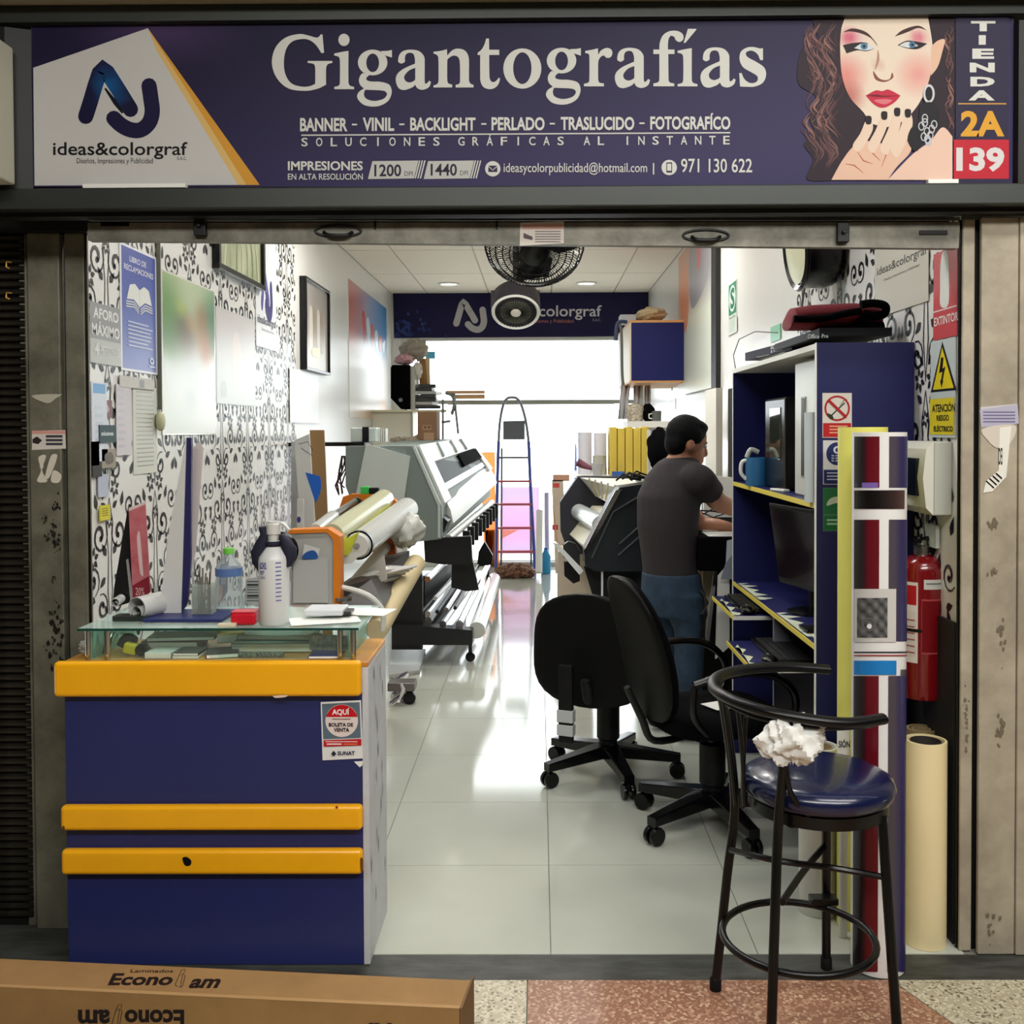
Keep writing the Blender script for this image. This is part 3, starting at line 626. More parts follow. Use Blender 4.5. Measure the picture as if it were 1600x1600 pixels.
def d3(c):
    for P in ([(60, 715), (72, 712), (66, 735), (74, 752), (58, 752), (64, 735)], [(80, 712), (90, 712), (78, 745), (70, 748)], [(84, 735), (96, 742), (92, 754), (80, 752)]): c.sp(P, (206, 200, 186))
sticker('sticker_remains', 'scraped white sticker remains under the printed sticker on the left pillar', [(62, 725), (68, 725), (68, 731), (62, 731)], YP, d3, (190, 184, 170))
def d4(c):
    c.sp([(50, 618), (96, 616), (88, 622), (74, 630)], (180, 176, 160)); 
    for k, (x, y, r) in enumerate(((88, 790, 7), (84, 830, 9), (88, 850, 8), (86, 960, 12), (90, 985, 11), (86, 1010, 12), (90, 1045, 10), (76, 840, 4), (72, 810, 4), (84, 905, 4))):
        for j in range(16): xx, yy, q_ = x+rr.gauss(0, r*.5), y+rr.gauss(0, r*.9), rr.uniform(.6, r*.28); c.poly([(xx+q_*math.cos(a)*rr.uniform(.5, 1.2), yy+1.5*q_*math.sin(a)*rr.uniform(.5, 1.4)) for a in [2*math.pi*i/9 for i in range(9)]], (26, 24, 21), up=False)
sticker('paint_chips', 'black flaked paint spots and torn tape on the left pillar face', [(70, 640), (72, 640), (72, 642), (70, 642)], YP, d4, (110, 104, 90), cat='marks')
def d5(c):
    c.poly([(1531, 640), (1590, 632), (1592, 662), (1533, 668)], (176, 172, 190)); 
    for k in range(4): c.rect(1536, 643+k*5, 1586, 645+k*5, (110, 104, 140), up=False)
    c.up(); c.sp([(1535, 670), (1585, 664), (1580, 690), (1560, 700), (1545, 690)], (206, 196, 184)); c.poly([(1562, 668), (1580, 666), (1572, 745), (1550, 768), (1536, 770), (1540, 752), (1560, 735)], (226, 224, 214))
    c.text('DEI', 1560, 700, 1566, 726, (20, 20, 20), .02, up=False)
    for k in range(4): c.stroke([(1541+k*5, 752-k*4), (1552+k*4, 762-k*5)], 2.4, (20, 20, 20), up=False)
sticker('stacked_stickers', 'cluster of torn stickers with black lettering on the right pillar', [(1532, 636), (1590, 631), (1592, 660), (1534, 664)], 2.895, d5, (196, 190, 196))
def d6(c):
    for cx_, cy_, rx_, ry_, n_ in ((1550, 820, 11, 10, 22), (1563, 1140, 7, 24, 24), (1560, 982, 8, 5, 8), (1552, 895, 12, 10, 8), (1566, 1000, 6, 40, 8), (1509, 1110, 4, 60, 26), (1545, 1440, 14, 40, 12)):
        for j in range(n_):
            xx, yy, q_ = cx_+rr.gauss(0, rx_*.45), cy_+rr.gauss(0, ry_*.45), rr.uniform(.8, 3.2); c.poly([(xx+q_*math.cos(a)*rr.uniform(.5, 1.2), yy+1.6*q_*math.sin(a)*rr.uniform(.5, 1.3)) for a in [2*math.pi*i/8 for i in range(8)]], (112, 102, 84), up=False)
sticker('scuff_marks', 'grey scuffs and flaked patches on the right pillar face', [(1550, 815), (1556, 815), (1556, 820), (1550, 820)], 2.895, d6, (84, 78, 66), cat='marks')
# neighbour's shutter, slat by slat
nb = thing('neighbour_shutter', 'closed dark ribbed metal shutter of the neighbouring stall at the left edge', 'shutter', (-1.9, 3.05, 0))
slm = M('dark_slat', (52, 48, 40), .4, .4, noise=.6, scale=14, c2=(18, 17, 15))
x0, x1 = -2.25, PY(40, 900, 3.05).x
pitch = .0235
prof = [(0, .002), (.004, -.001), (.012, -.009), (.018, -.009), (.0215, 0)]
m = MB(); n_s = int(2.1/pitch)
base = None
for k in range(n_s):
    if base is None:
        A = [V((x0+2, -b, a)) for a, b in [(0, -.004)]+[(a, -b) for a, b in prof]+[(.0215, -.004)]]
        A = [V((x0, y, z)) for y, z in ((.004, 0), (-.002, .001), (-.010, .006), (-.011, .014), (-.003, .0195), (.004, .0205))]; B = [V((x1, p.y, p.z)) for p in A]
        base = MB().loft(A, B).build('slat', slm, None, smooth=30); base.parent = nb; base.location = V((0, 3.07, .03))-nb.location
    else:
        c = base.copy(); COL.objects.link(c); c.location = V((0, 3.07, .03+k*pitch))-nb.location
MB().box(x0, x1, 3.075, 3.08, 0, 2.2).build('backing', darker, nb)
for y in (410, 458):
    a = PY(18, y, 3.05); MB().tube([a, a+V((-.01, -.01, .0)), a+V((-.01, -.012, -.015)), a+V((.0, -.01, -.02))], .003, 6).build('rivet', M('brass', (170, 130, 60), .4, .8), nb)
# ================================================================== the counter and what is on it
yel = M('yellow_laminate', (250, 178, 14), .3, noise=.08, scale=4)
whl = M('scuffed_white_laminate', (200, 202, 206), .45, noise=.12, scale=10)
ct = thing('counter', 'navy blue reception counter with three rounded yellow bands and a scuffed pale side', 'counter', (-.91, 3.0, 0))
CX0, CX1, CY0, CY1 = PY(103, 1200, 2.845).x, PY(567, 1200, 2.845).x, 2.845, 3.17
zz = lambda y, Y=2.845: PY(330, y, Y).z
MB().box(CX0, CX1, CY0, CY0+.018, 0, zz(1080)).build('front_panel', navy, ct, bevel=.001)
MB().box(CX1-.001, CX1+.017, CY0, CY1, 0, zz(1037)-.012).build('side_panel', whl, ct, bevel=.001)
MB().box(CX0, CX0+.017, CY0+.019, CY1, 0, zz(1037)-.012).build('side_panel', navy, ct)
MB().box(CX0+.02, CX1-.004, CY0+.05, CY0+.06, .02, .8).build('inner_board', navy, ct)
MB().box(CX0-.012, CX1+.017, CY0+.002, CY1+.0, zz(1037)-.012, zz(1037)+.004).build('counter_top', M('yellow_top', (226, 158, 40), .3, noise=.15, scale=6, c2=(178, 120, 60)), ct, bevel=.003)
for a, b, ex in ((1037, 1089, .02), (1259, 1298, .006), (1328, 1367, .006)):
    MB().box(CX0-ex, CX1+.001, CY0-.03, CY0+.001, zz(b, 2.82), zz(a, 2.82)+(.006 if a == 1037 else 0)).build('yellow_band', yel, ct, bevel=.012, bseg=4)
c = Canvas(lambda x, y: PY(x, y, CY0-.0305), (0, -1, 0), .0004)
c.sp([(285, 1341), (292, 1339), (299, 1345), (297, 1352), (289, 1352)], (10, 10, 14)); c.sp([(563, 1341), (567, 1341), (567, 1360), (564, 1362)], (110, 70, 30)); c.sp([(98, 1291), (101, 1291), (101, 1298), (98, 1297)], (90, 60, 30))
c.sp([(427, 1087), (450, 1086), (446, 1089), (430, 1090)], (222, 200, 180)); c.sp([(524, 1260), (528, 1259), (527, 1263)], (140, 40, 20)); c.build('chips', ct, kind='stuff')
c = Canvas(lambda y, z: V((CX1+.0175, y, z)), (1, 0, 0), .0004)
for k in range(16):
    yy = rr.uniform(2.86, 3.14); z_ = rr.uniform(.1, .84); c.sp([(yy, z_), (yy+.004, z_+.02), (yy+.002, z_+.05), (yy-.004, z_+.03)], (70, 66, 70) if k % 2 else (150, 150, 155), up=False)
c.build('scuffs', ct, kind='stuff')
# notice on the counter
nt = thing('notice_card', 'red and white AQUÍ boleta de venta notice on the blue counter front', 'notice', tuple(PY(535, 1188, CY0)))
MB().loft([PY(*p, CY0-.003) for p in ((501, 1097), (564, 1094), (567, 1185), (504, 1188))], [PY(*p, CY0) for p in ((501, 1097), (564, 1094), (567, 1185), (504, 1188))]).build('card', M('card_white', (226, 226, 224), .35), nt)
c = Canvas(lambda x, y: PY(x, y, CY0-.003), (0, -1, 0), .0003)
c.poly([(503, 1100), (562, 1097), (564, 1153), (505, 1155)], (92, 110, 122)); c.ell(534, 1126, 25.5, 25.5, (224, 210, 206)); c.poly([(534+25*math.cos(a), 1126+25*math.sin(a)) for a in [math.pi*(1.0+.12+.76*k/14)*1 for k in range(15)]], (190, 24, 34))
c.poly([(509.5, 1120), (511, 1115), (557, 1115), (558.5, 1120)], (190, 24, 34), up=False); c.up()
c.text('AQUÍ', 519, 1106, 546, 1118, (240, 236, 236), .03); c.rect(519, 1122.5, 548, 1124, (150, 120, 116)); c.text('BOLETA DE', 514, 1129, 552, 1135, (26, 22, 24), .03); c.text('VENTA', 522, 1137, 546, 1143, (26, 22, 24), .03)
c.poly([(506, 1156), (565, 1154), (565, 1164), (506, 1166)], (188, 28, 40)); c.rect(509, 1157.5, 559, 1159, (232, 190, 190)); c.rect(511, 1161, 534, 1163, (240, 220, 220)); c.rect(537, 1161, 559, 1163, (226, 110, 70))
c.text('SUNAT', 528, 1173, 555, 1179, (30, 34, 70), .03); c.poly([(518, 1177), (522, 1172), (526, 1177), (522, 1181)], (40, 40, 60)); c.build('print', nt)
sc = thing('torn_tape', 'torn scrap of white tape on the counter edge below the notice card', 'tape', tuple(PY(562, 1198, CY0)))
MB().loft([PY(*p, CY0-.002) for p in ((553, 1190), (567, 1189), (566, 1196), (562, 1199))], [PY(*p, CY0) for p in ((553, 1190), (567, 1189), (566, 1196), (562, 1199))]).build('tape', paper, sc)
# glass display case
ZT = zz(1037)+.005
GX0, GX1, GY0, GY1 = PY(120, 980, 2.86).x, PY(560, 980, 2.86).x, 2.862, 3.24
ZG = PY(330, 982, 2.86).z
gedge = glassmat('green_glass', (215, 238, 230), .94); gedge2 = M('green_glass_edge', (22, 66, 56), .15)
gc = thing('glass_case', 'low glass display case with green edges standing on the counter', 'display case', ((GX0+GX1)/2, 3.05, ZT))
MB().box(GX0, GX1, GY0+.003, GY1, ZG-.006, ZG).build('glass_top', glassmat('pale_glass', (240, 250, 246), .96), gc)
MB().box(GX0, GX1, GY0-.001, GY0+.003, ZG-.0065, ZG).build('glass_edge', gedge2, gc)
MB().box(GX1, GX1+.002, GY0, GY1, ZG-.0065, ZG).build('glass_edge', M('pale_edge', (150, 190, 176), .2), gc)
MB().box(GX0+.03, GX1-.03, GY0+.02, GY0+.026, ZT, ZG-.0065).build('front_pane', glassmat('case_glass', (240, 250, 246), .98), gc)
for x in (GX0+.03, GX1-.036): MB().box(x, x+.006, GY0+.026, GY1-.05, ZT, ZG-.0065).build('side_pane', gedge, gc)
for x in (GX0+.025, GX0+.08, GX1-.055, GX1-.018):
    MB().cyl((x, GY0+.012, ZT), (x, GY0+.012, ZG-.0065), .008, seg=14).build('stand_off', chrome, gc, smooth=40)
def G_at(px, py, z=None): return PZ(px, py, ZG if z is None else z)
# inside the case
def slabs(name, label, cat, x, y, w, d, z, h, mats, rot=0, group=None, pages=True):
    t = thing(name, label, cat, (x, y, z), group); m = MB().obox((x, y, z+h/2), (w, d, h), eul=(0, 0, rot)); m.build('cover' if pages else 'body', mats[0], t, bevel=min(.002, h*.2))
    if pages: MB().obox((x+.001, y-.0008, z+h/2), (w-.004, d, h*.72), eul=(0, 0, rot)).build('pages', mats[1], t)
    return t
cx = lambda px, Y=2.92: PY(px, 1020, Y).x
zk = ZT
pg = paper; dk = M('dark_cover', (30, 30, 32), .3); gn = M('green_grey_paper', (96, 116, 104), .5, noise=.2, scale=6)
slabs('white_booklet', 'thick white booklet stack lying in the glass case, left of the pair', 'booklet', cx(253), 2.93, .075, .09, zk, .018, (white, pg))
slabs('white_booklet', 'white booklet under a black one in the glass case, right of the pair', 'booklet', cx(296), 2.93, .075, .09, zk, .008, (white, pg))
slabs('black_booklet', 'thin black-covered booklet on the right white booklet in the case', 'booklet', cx(296), 2.93, .075, .09, zk+.0085, .008, (dk, pg))
slabs('maroon_folder', 'dark maroon folder lying behind the white booklets in the glass case', 'folder', cx(270, 3.05), 3.07, .17, .1, zk, .022, (M('maroon', (80, 36, 34), .5), pg))
slabs('olive_folder', 'olive green folder on the maroon folder in the glass case', 'folder', cx(285, 3.05), 3.07, .2, .1, zk+.023, .012, (M('olive', (86, 90, 72), .5), pg), .1)
slabs('dark_brochure', 'slanted dark brochure edged in white right of the white booklets', 'brochure', cx(345), 2.94, .09, .1, zk, .012, (dk, pg), .25)
slabs('cream_envelope', 'cream envelopes fanned out in the middle of the glass case', 'envelope', cx(355, 3.0), 3.04, .08, .07, zk+.02, .028, (M('cream_env', (222, 196, 130), .6), pg), .3)
slabs('green_folder', 'wide dark green folder pile filling the right half of the glass case', 'folder', cx(430, 3.0), 3.03, .24, .14, zk, .03, (gn, pg))
slabs('green_sheet', 'shiny grey green plastic sheet curved over the green folder pile', 'sheet', cx(430, 3.0), 3.05, .22, .12, zk+.031, .015, (M('shiny_green', (120, 138, 128), .25), pg), -.05)
slabs('pattern_strip', 'black strip with fine printed pattern in front of the green folders', 'strip', cx(410), 2.91, .13, .02, zk, .013, (M('patterned', (40, 48, 42), .5, noise=.6, scale=160, c2=(150, 150, 140)), pg), 0, pages=False)
mg = slabs('magazine', 'magazine with blue foot and grey picture at the right end of the case', 'magazine', cx(510), 2.93, .09, .1, zk, .008, (M('mag_blue', (36, 46, 120), .3), pg))
t = thing('photo_card', 'grey photo card propped behind the blue magazine in the case', 'card', (cx(508, 2.96), 2.97, zk)); MB().loft([V((cx(480), 2.955, zk+.009)), V((cx(545), 2.955, zk+.009)), V((cx(540), 2.96, zk+.05)), V((cx(478), 2.96, zk+.055))], [V((cx(480), 2.959, zk+.009)), V((cx(545), 2.959, zk+.009)), V((cx(540), 2.964, zk+.05)), V((cx(478), 2.964, zk+.055))]).build('card', M('grey_photo', (150, 142, 126), .5, noise=.5, scale=60, c2=(90, 90, 88)), t)
m = MB()
for k in range(9): a = V((cx(137)+rr.uniform(-.012, .012), 2.92+rr.uniform(-.01, .01), zk+rr.uniform(.01, .05))); m.tube([a, a+V((rr.uniform(-.02, .02), 0, rr.uniform(-.02, .01))), a+V((rr.uniform(-.02, .02), .01, rr.uniform(-.03, -.01)))], rr.uniform(.004, .008), 6)
m.v = [V((p.x, p.y, max(p.z, zk))) for p in m.v]
single(m, 'crumpled_plastic', M('clear_crumple', (180, 188, 184), .2), 'crumpled clear plastic wrapping at the left end of the glass case', 'wrapping', smooth=40)
single(MB().tube([(cx(163), 2.93, zk+.006), (cx(166), 2.935, zk+.04), (cx(170), 2.95, zk+.066)], [.011, .009, .005], 12), 'silver_tube', chrome, 'small silver tube standing at the left end of the glass case', 'tube', smooth=50)
t = thing('tape_measure', 'yellow and black tape measure in the left part of the glass case', 'tape measure', (cx(200), 2.93, zk))
MB().obox((cx(203), 2.93, zk+.021), (.04, .03, .032), eul=(0, .25, 0)).build('shell', M('yellow_plastic', (222, 200, 40), .4), t, bevel=.006); MB().lathe([(.006, -.017), (.017, -.015), (.019, 0), (.017, .015), (.006, .017)], (cx(222), 2.925, zk+.0195), 20, axis=(0, 1, 0)).build('wheel', blackg, t, smooth=40)
single(MB().tube([(cx(183), 2.95, zk+.02), (cx(190), 2.96, zk+.04), (cx(200), 2.98, zk+.034)], [.016, .02, .012], 10), 'dark_pouch', M('dark_red_cloth', (44, 22, 26), .8), 'dark red cloth pouch behind the yellow tape measure', 'pouch', smooth=50)
# on top of the case ------------------------------------------------
def cone_roll(name, label, p0, p1, r0, r1, wall=.002, mat=None):
    t = thing(name, label, 'paper roll', tuple(V(p0)))
    d = (V(p1)-V(p0)); L = d.length; m = MB().lathe([(r0, 0), (r1, L), (r1-wall, L), (r0-wall, 0), (r0, 0)], p0, 28, axis=d, caps=False); m.build('sheet', mat or M('roll_paper', (196, 196, 194), .5), t, smooth=40)
    m = MB().lathe([(r0*.55, 0.0), (r1*.6, L*.97), (r1*.6-wall, L*.97), (r0*.55-wall, 0)], V(p0)+V((0, 0, -r0*.38)), 24, axis=d, caps=False); m.build('inner_turn', mat or M('roll_paper'), t, smooth=40)
    return t
z = ZG+.0005
p = PY(222, 950, 3.02); cone_roll('paper_roll', 'large loose grey paper roll on the glass top, open end facing out', (p.x, 2.98, z+.036), (p.x+.07, 3.14, z+.038), .034, .036)
p = PY(185, 936, 3.2); 
fr_ = thing('black_folder', 'tall black ring folder leaning against the pink card', 'folder', (PY(200, 900, 3.2).x, 3.19, z))
def slabpx(pts, y, th, name, mat, parent, zmin=None, **k):
    A = [PY(a, b, y) for a, b in pts]
    if zmin is not None: A = [V((q.x, q.y, max(q.z, zmin))) for q in A]
    return MB().loft(A, [V((q.x, y+th, q.z)) for q in A]).build(name, mat, parent, **k)
slabpx([(200, 792), (208, 800), (208, 940), (176, 955), (178, 920)], 3.2, .03, 'cover', dk, fr_, z, bevel=.003); slabpx([(197, 875), (200, 873), (210, 950), (205, 952)], 3.195, .003, 'spine_edge', M('pale_line', (170, 170, 168), .4), fr_, z)
cone_roll('paper_roll', 'small grey paper roll in front of the black folder, left of the large roll', (PY(186, 938, 3.15).x, 3.12, z+.03), (PY(182, 938, 3.15).x-.0, 3.185, z+.032), .0135, .0135)
pc = thing('pink_card', 'faded pink printed card standing upright behind the paper rolls', 'card', tuple(PY(218, 955, 3.16)))
slabpx([(201, 794), (227, 784), (235, 925), (208, 948)], 3.17, .003, 'card', M('pink_card', (206, 130, 136), .5, noise=.25, scale=9, c2=(190, 90, 100)), pc, z)
c = Canvas(lambda x, y: PY(x, y, 3.17), (0, -1, 0), .0004); c.poly([(201, 794), (227, 784), (227, 788), (201, 799)], (222, 200, 196)); c.sp([(214, 840), (218, 830), (222, 870), (224, 900), (219, 895)], (226, 196, 196)); c.poly([(207, 915), (233, 900), (235, 925), (208, 944)], (140, 40, 56)); c.text('20%', 212, 918, 226, 930, (220, 180, 180)); c.build('print', pc)
single(MB().obox((PY(198, 968, 2.95).x, 2.99, z+.008), (.1, .05, .016)), 'black_tray', M('tray_black', (40, 44, 42), .3), 'small dark tray lying under the large paper roll', 'tray', bevel=.003)
db = thing('display_board', 'tall navy and white fin-shaped display board on the glass top', 'display board', tuple(PZ(285, 970, ZG)))
bx0, bx1 = PY(226, 965, 2.97).x, PY(350, 965, 2.97).x
MB().box(bx0, bx1, 2.95, 3.12, z, z+.01).build('base', navy, db, bevel=.002)
slabpx([(291, 684), (299, 684), (298, 870), (293, 940), (283, 966), (283, 800)], 3.05, .012, 'post', M('fin_navy', (36, 36, 84), .4), db, z+.0105)
slabpx([(288, 700), (291, 684), (283, 966), (249, 964), (262, 840)], 3.046, .004, 'board', M('fin_white', (206, 206, 204), .4), db, z+.0105)
slabpx([(300, 700), (312, 690), (318, 700), (306, 860), (298, 900), (299, 720)], 3.12, .003, 'clear_leaf', M('leaf_pale', (206, 196, 196), .3), db, z+.0105)
cu = thing('brush_cup', 'clear square cup of small brushes beside the navy board', 'cup', tuple(PZ(315, 962, ZG)))
p = PY(315, 960, 3.03); m = MB().box(p.x-.026, p.x-.024, 3.02, 3.07, z+.011, z+.1).box(p.x+.032, p.x+.034, 3.02, 3.07, z+.011, z+.1).box(p.x-.024, p.x+.032, 3.02, 3.022, z+.011, z+.1).box(p.x-.024, p.x+.032, 3.068, 3.07, z+.011, z+.1); m.build('cup_wall', glassmat('cup_plastic', (236, 240, 236), .88), cu)
for k in range(8):
    x = p.x-.015+k*.0055; MB().tube([(x, 3.045, z+.012), (x+rr.uniform(-.02, .02), 3.045, z+.13+rr.uniform(-.02, .03))], .0028, 6).build('brush', M('brush_grey', (120, 116, 108), .5), cu)
vc = thing('purple_card', 'purple and orange printed card leaning behind the water bottle', 'card', tuple(PY(350, 955, 3.22)))
slabpx([(342, 885), (357, 876), (355, 925), (342, 945), (335, 940)], 3.2, .003, 'card', M('purple_card', (52, 34, 84), .5), vc, z); c = Canvas(lambda x, y: PY(x, y, 3.2), (0, -1, 0), .0004); c.text('TARJETAS', 345, 886, 352, 922, (220, 210, 226)); c.sp([(337, 920), (347, 915), (346, 935), (339, 944)], (236, 160, 96)); c.build('print', vc)
# water bottle
p = PZ(371, 946, ZG); wbt = thing('water_bottle', 'crumpled clear water bottle with a green cap', 'bottle', (p.x, 3.14, z)); u = 3.14/F
pro = [(23, 0), (25, 4), (24, 18), (21, 34), (22, 46), (20, 58), (21, 66), (19, 74), (9, 84), (8, 90)]
MB().lathe([(r*u*.95, h*u) for r, h in pro], (p.x+.004, 3.14, z), 24).build('bottle_body', glassmat('bottle_plastic', (236, 242, 244), .8, .1), wbt, smooth=50)
MB().lathe([(8.6*u, 0), (8.6*u, 7*u), (8*u, 9*u)], (p.x+.004, 3.14, z+90*u), 18).build('cap', M('green_cap', (106, 190, 70), .4), wbt, smooth=40)
m = MB().lathe([(20.8*u, 56*u), (21*u, 68*u)], (p.x+.004, 3.14, z), 24, caps=False); m.build('label_band', M('blue_label', (90, 120, 176), .4), wbt, smooth=50)
# alcohol bottle with a dark face mask hung on its neck
p = PZ(429, 974, ZG); ab = thing('alcohol_bottle', 'white plastic alcohol bottle with blue print and a dark mask over its neck', 'bottle', (p.x, 2.93, z)); u = 2.93/F
MB().lathe([(r*u, h*u) for r, h in ((22, 0), (23.5, 3), (23.5, 100), (22, 106), (12, 120), (10, 122), (10, 130))], (p.x, 2.93, z), 32).build('bottle_body', M('hdpe_white', (214, 216, 216), .35), ab, smooth=50)
MB().lathe([(r*u, h*u) for r, h in ((8, 130), (9, 140), (11, 141), (11, 156), (9, 158), (9, 161))], (p.x, 2.93, z), 24).build('pump_cap', M('cap_milky', (206, 206, 202), .3), ab, smooth=40)
MB().tube([(p.x-10*u, 2.93, z+152*u), (p.x+12*u, 2.93, z+158*u), (p.x+26*u, 2.92, z+147*u)], 3*u, 8).build('nozzle', M('cap_milky'), ab, smooth=40)
cyl = lambda x, y: V((p.x, 2.93, 0)) + V((23.7*u*math.sin((x-429)/23.7), -23.7*u*math.cos((x-429)/23.7), z+(975-y)*u))
c = Canvas(cyl, (0, -1, 0), .0002); c.text('ALCOHOL', 397+12, 876, 424, 887, (58, 60, 150), .03); c.text('70°', 410, 889, 420, 896, (58, 60, 150), .02); c.text('1 LITRO', 410, 898, 421, 902, (58, 60, 150))
for k in range(10): c.rect(438, 876+k*6.5, 447, 878+k*6.5, (110, 110, 170), up=False)
c.build('print', ab)
mk = thing('face_mask', 'dark navy face mask hung around the neck of the alcohol bottle', 'mask', (p.x, 2.93, z+.13)); mm = M('mask_navy', (20, 20, 44), .8)
m = MB().rings([[V((p.x+(x+rx*math.cos(a))*u, 2.935+12*u*math.sin(a), z+h*u)) for a in [2*math.pi*k/16 for k in range(16)]] for x, h, rx in ((-20, 82, 4), (-23, 95, 11), (-22, 112, 15), (-17, 128, 12), (-13, 140, 8), (-17, 152, 6))]); m.build('mask_fold', mm, mk, smooth=60)
m = MB().rings([[V((p.x+(x+rx*math.cos(a))*u, 2.935+12*u*math.sin(a), z+h*u)) for a in [2*math.pi*k/16 for k in range(16)]] for x, h, rx in ((24, 90, 4), (26, 104, 9), (24, 118, 12), (17, 132, 8), (13, 140, 3))]); m.build('mask_fold', mm, mk, smooth=60)
MB().lathe([(11.5*u, 0), (12*u, 4*u), (11.5*u, 8*u)], (p.x, 2.93, z+122*u), 24, caps=False).build('strap', mm, mk, solid=.001, smooth=40)
rb = thing('red_box', 'small rounded red box on the glass top beside the alcohol bottle', 'box', tuple(PZ(377, 977, ZG))); p2 = PZ(379, 978, ZG)
MB().box(p2.x-.037, p2.x+.035, 2.9, 2.95, z+.0, z+.036).build('box_body', M('red_plastic', (206, 22, 44), .3), rb, bevel=.008, bseg=3); MB().box(p2.x-.035, p2.x+.033, 2.902, 2.948, z+.0365, z+.04).build('lid', M('red_lid', (226, 90, 104), .3), rb, bevel=.001)
single(MB().obox((p2.x-.04, 2.884, z+.005), (.05, .022, .009), eul=(0, 0, .1)), 'cream_pack', M('cream_pack', (226, 214, 184), .5), 'small cream pack in front of the red box', 'pack', bevel=.001)
single(MB().obox((PY(388, 950, 3.03).x, 3.03, z+.012), (.09, .06, .02)), 'black_case', blackg, 'flat black case under the water bottle behind the red box', 'case', bevel=.003)
bt = thing('flat_plastic_bag', 'clear plastic bag printed with dark text bands between the two bottles', 'bag', (PY(402, 950, 3.2).x, 3.2, z))
slabpx([(384, 905), (410, 900), (414, 948), (382, 944)], 3.21, .004, 'bag', M('bag_clear', (170, 172, 170), .3), bt, z); c = Canvas(lambda x, y: PY(x, y, 3.21), (0, -1, 0), .0004)
for k, h in enumerate((1.5, 3, 1, 1, 1, 3, 1, 1)): c.rect(386, 908+k*4.3, 408, 908+k*4.3+h, (50, 50, 54), up=False)
c.build('print', bt)
dv = thing('white_device', 'flat white rectangular device on papers at the right of the glass top', 'device', tuple(PZ(508, 962, ZG)))
MB().box(PY(477, 960, 3.0).x, PY(537, 960, 3.0).x, 2.98, 3.08, z+.012, z+.03).build('body', M('device_white', (206, 208, 212), .4), dv, bevel=.004); MB().box(PY(538, 950, 3.05).x, PY(553, 950, 3.05).x, 3.0, 3.06, z+.012, z+.022).build('plug', dk, dv, bevel=.002)
for i, (a, b, d, lab) in enumerate(((470, 2.9, .3, 'white sheet of paper hanging over the front edge of the glass top'), (525, 3.02, -.2, 'white sheet of paper lying under the white device'))):
    x = PY(a+35, 960, b+.05).x; single(MB().obox((x, b+.07, z+.002+.004*i), (.2, .12, .0012), eul=(0, 0, d)), 'paper_sheet', paper, lab, 'paper')
single(MB().cyl((PY(520, 935, 3.2).x, 3.2, z), (PY(520, 935, 3.2).x, 3.2, z+.006), .028, seg=24), 'coin_dish', M('dish_metal', (120, 116, 108), .3, .8), 'small round metal dish behind the white device', 'dish', smooth=40)
# ---------------------------------------------------------------- long carton on the pavement
cb = thing('long_carton', 'long brown carton lettered Econolam lying before the counter', 'carton', (-.9, 2.5, 0))
zt2 = .165
A = [PZ(-150, 1491, zt2), PZ(737, 1532, zt2), PZ(718, 1577, zt2), PZ(-150, 1536, zt2)]
B = [V((q.x, q.y, .004)) for q in A]
MB().loft(A, B).build('box_body', M('carton_brown', (152, 116, 70), .85, noise=.08, scale=4, c2=(136, 102, 60)), cb, bevel=.003)
e = (A[1]-A[2]).normalized(); fdir = (A[2]-A[3]).normalized()
MB().loft([A[2]+fdir*.001+V((0, 0, .004)), A[1]+fdir*.001+V((0, 0, .010)), B[1]+fdir*.001, B[2]+fdir*.001], [A[2]+fdir*.006+V((0, 0, .002)), A[1]+fdir*.006+V((0, 0, .012)), B[1]+fdir*.006, B[2]+fdir*.006]).build('end_flap', M('carton_dark', (112, 82, 48), .8), cb)
single_flap = MB().loft([A[3]+V((0, 0, .0006)), A[2]+V((0, 0, .0006)), A[2]+e*.012+V((0, 0, .0006)), A[3]+e*.012+V((0, 0, .0006))], [A[3]+V((0, 0, .002)), A[2]+V((0, 0, .002)), A[2]+e*.012+V((0, 0, .002)), A[3]+e*.012+V((0, 0, .002))]).build('fold_edge', M('carton_edge', (164, 128, 82), .8), cb)
c = Canvas(lambda x, y: PZ(x, y, zt2), (0, 0, 1), .0006)
def econo(c, x0, y0, x1, y1, sh, dy, flip=False):
    K = (24, 18, 20); W = x1-x0
    if not flip:
        c.text('Econo', x0, y0, x0+W*.56, y1-1, K, .035, shear=sh, up=False); c.text('am', x0+W*.71, y0+dy+5, x0+W*.97, y1+dy, K, .035, shear=sh, up=False); c.text('Laminados', x0+W*.2, y0-6, x0+W*.58, y0-1, K, .01, shear=2, up=False)
    else:
        c.text('Econo', x0+W*.44, y0, x1, y1, K, .035, shear=0, up=False, flip=True); c.text('am', x0, y0, x0+W*.3, y1-7, K, .035, shear=0, up=False, flip=True)
    lx = x0+(W*.60 if not flip else W*.32)
    b = y1+dy*.7 if not flip else y1-2; t = y0-6 if not flip else y0-8
    for P in ([(lx, b-4), (lx+6, t+10), (lx+12, t+7), (lx+8, b), (lx, b-4)], [(lx+6, t+10), (lx+10, t+1), (lx+16, t), (lx+14, t+6)], [(lx+12, t+7), (lx+16, t+10), (lx+12, b-3), (lx+8, b)]): c.stroke(P, .9, K, round_=False, up=False)
econo(c, 168, 1521, 344, 1541, 9, 3.5); c.build('top_lettering', cb)
nn = V((0, -1, 0)); n3 = (A[2]-A[3]).cross(V((0, 0, 1))).normalized(); n3 = n3 if n3.y < 0 else -n3
def front(x, y): 
    d = ray(x, y); t = (A[3]-CP).dot(n3)/d.dot(n3); return CP+d*t
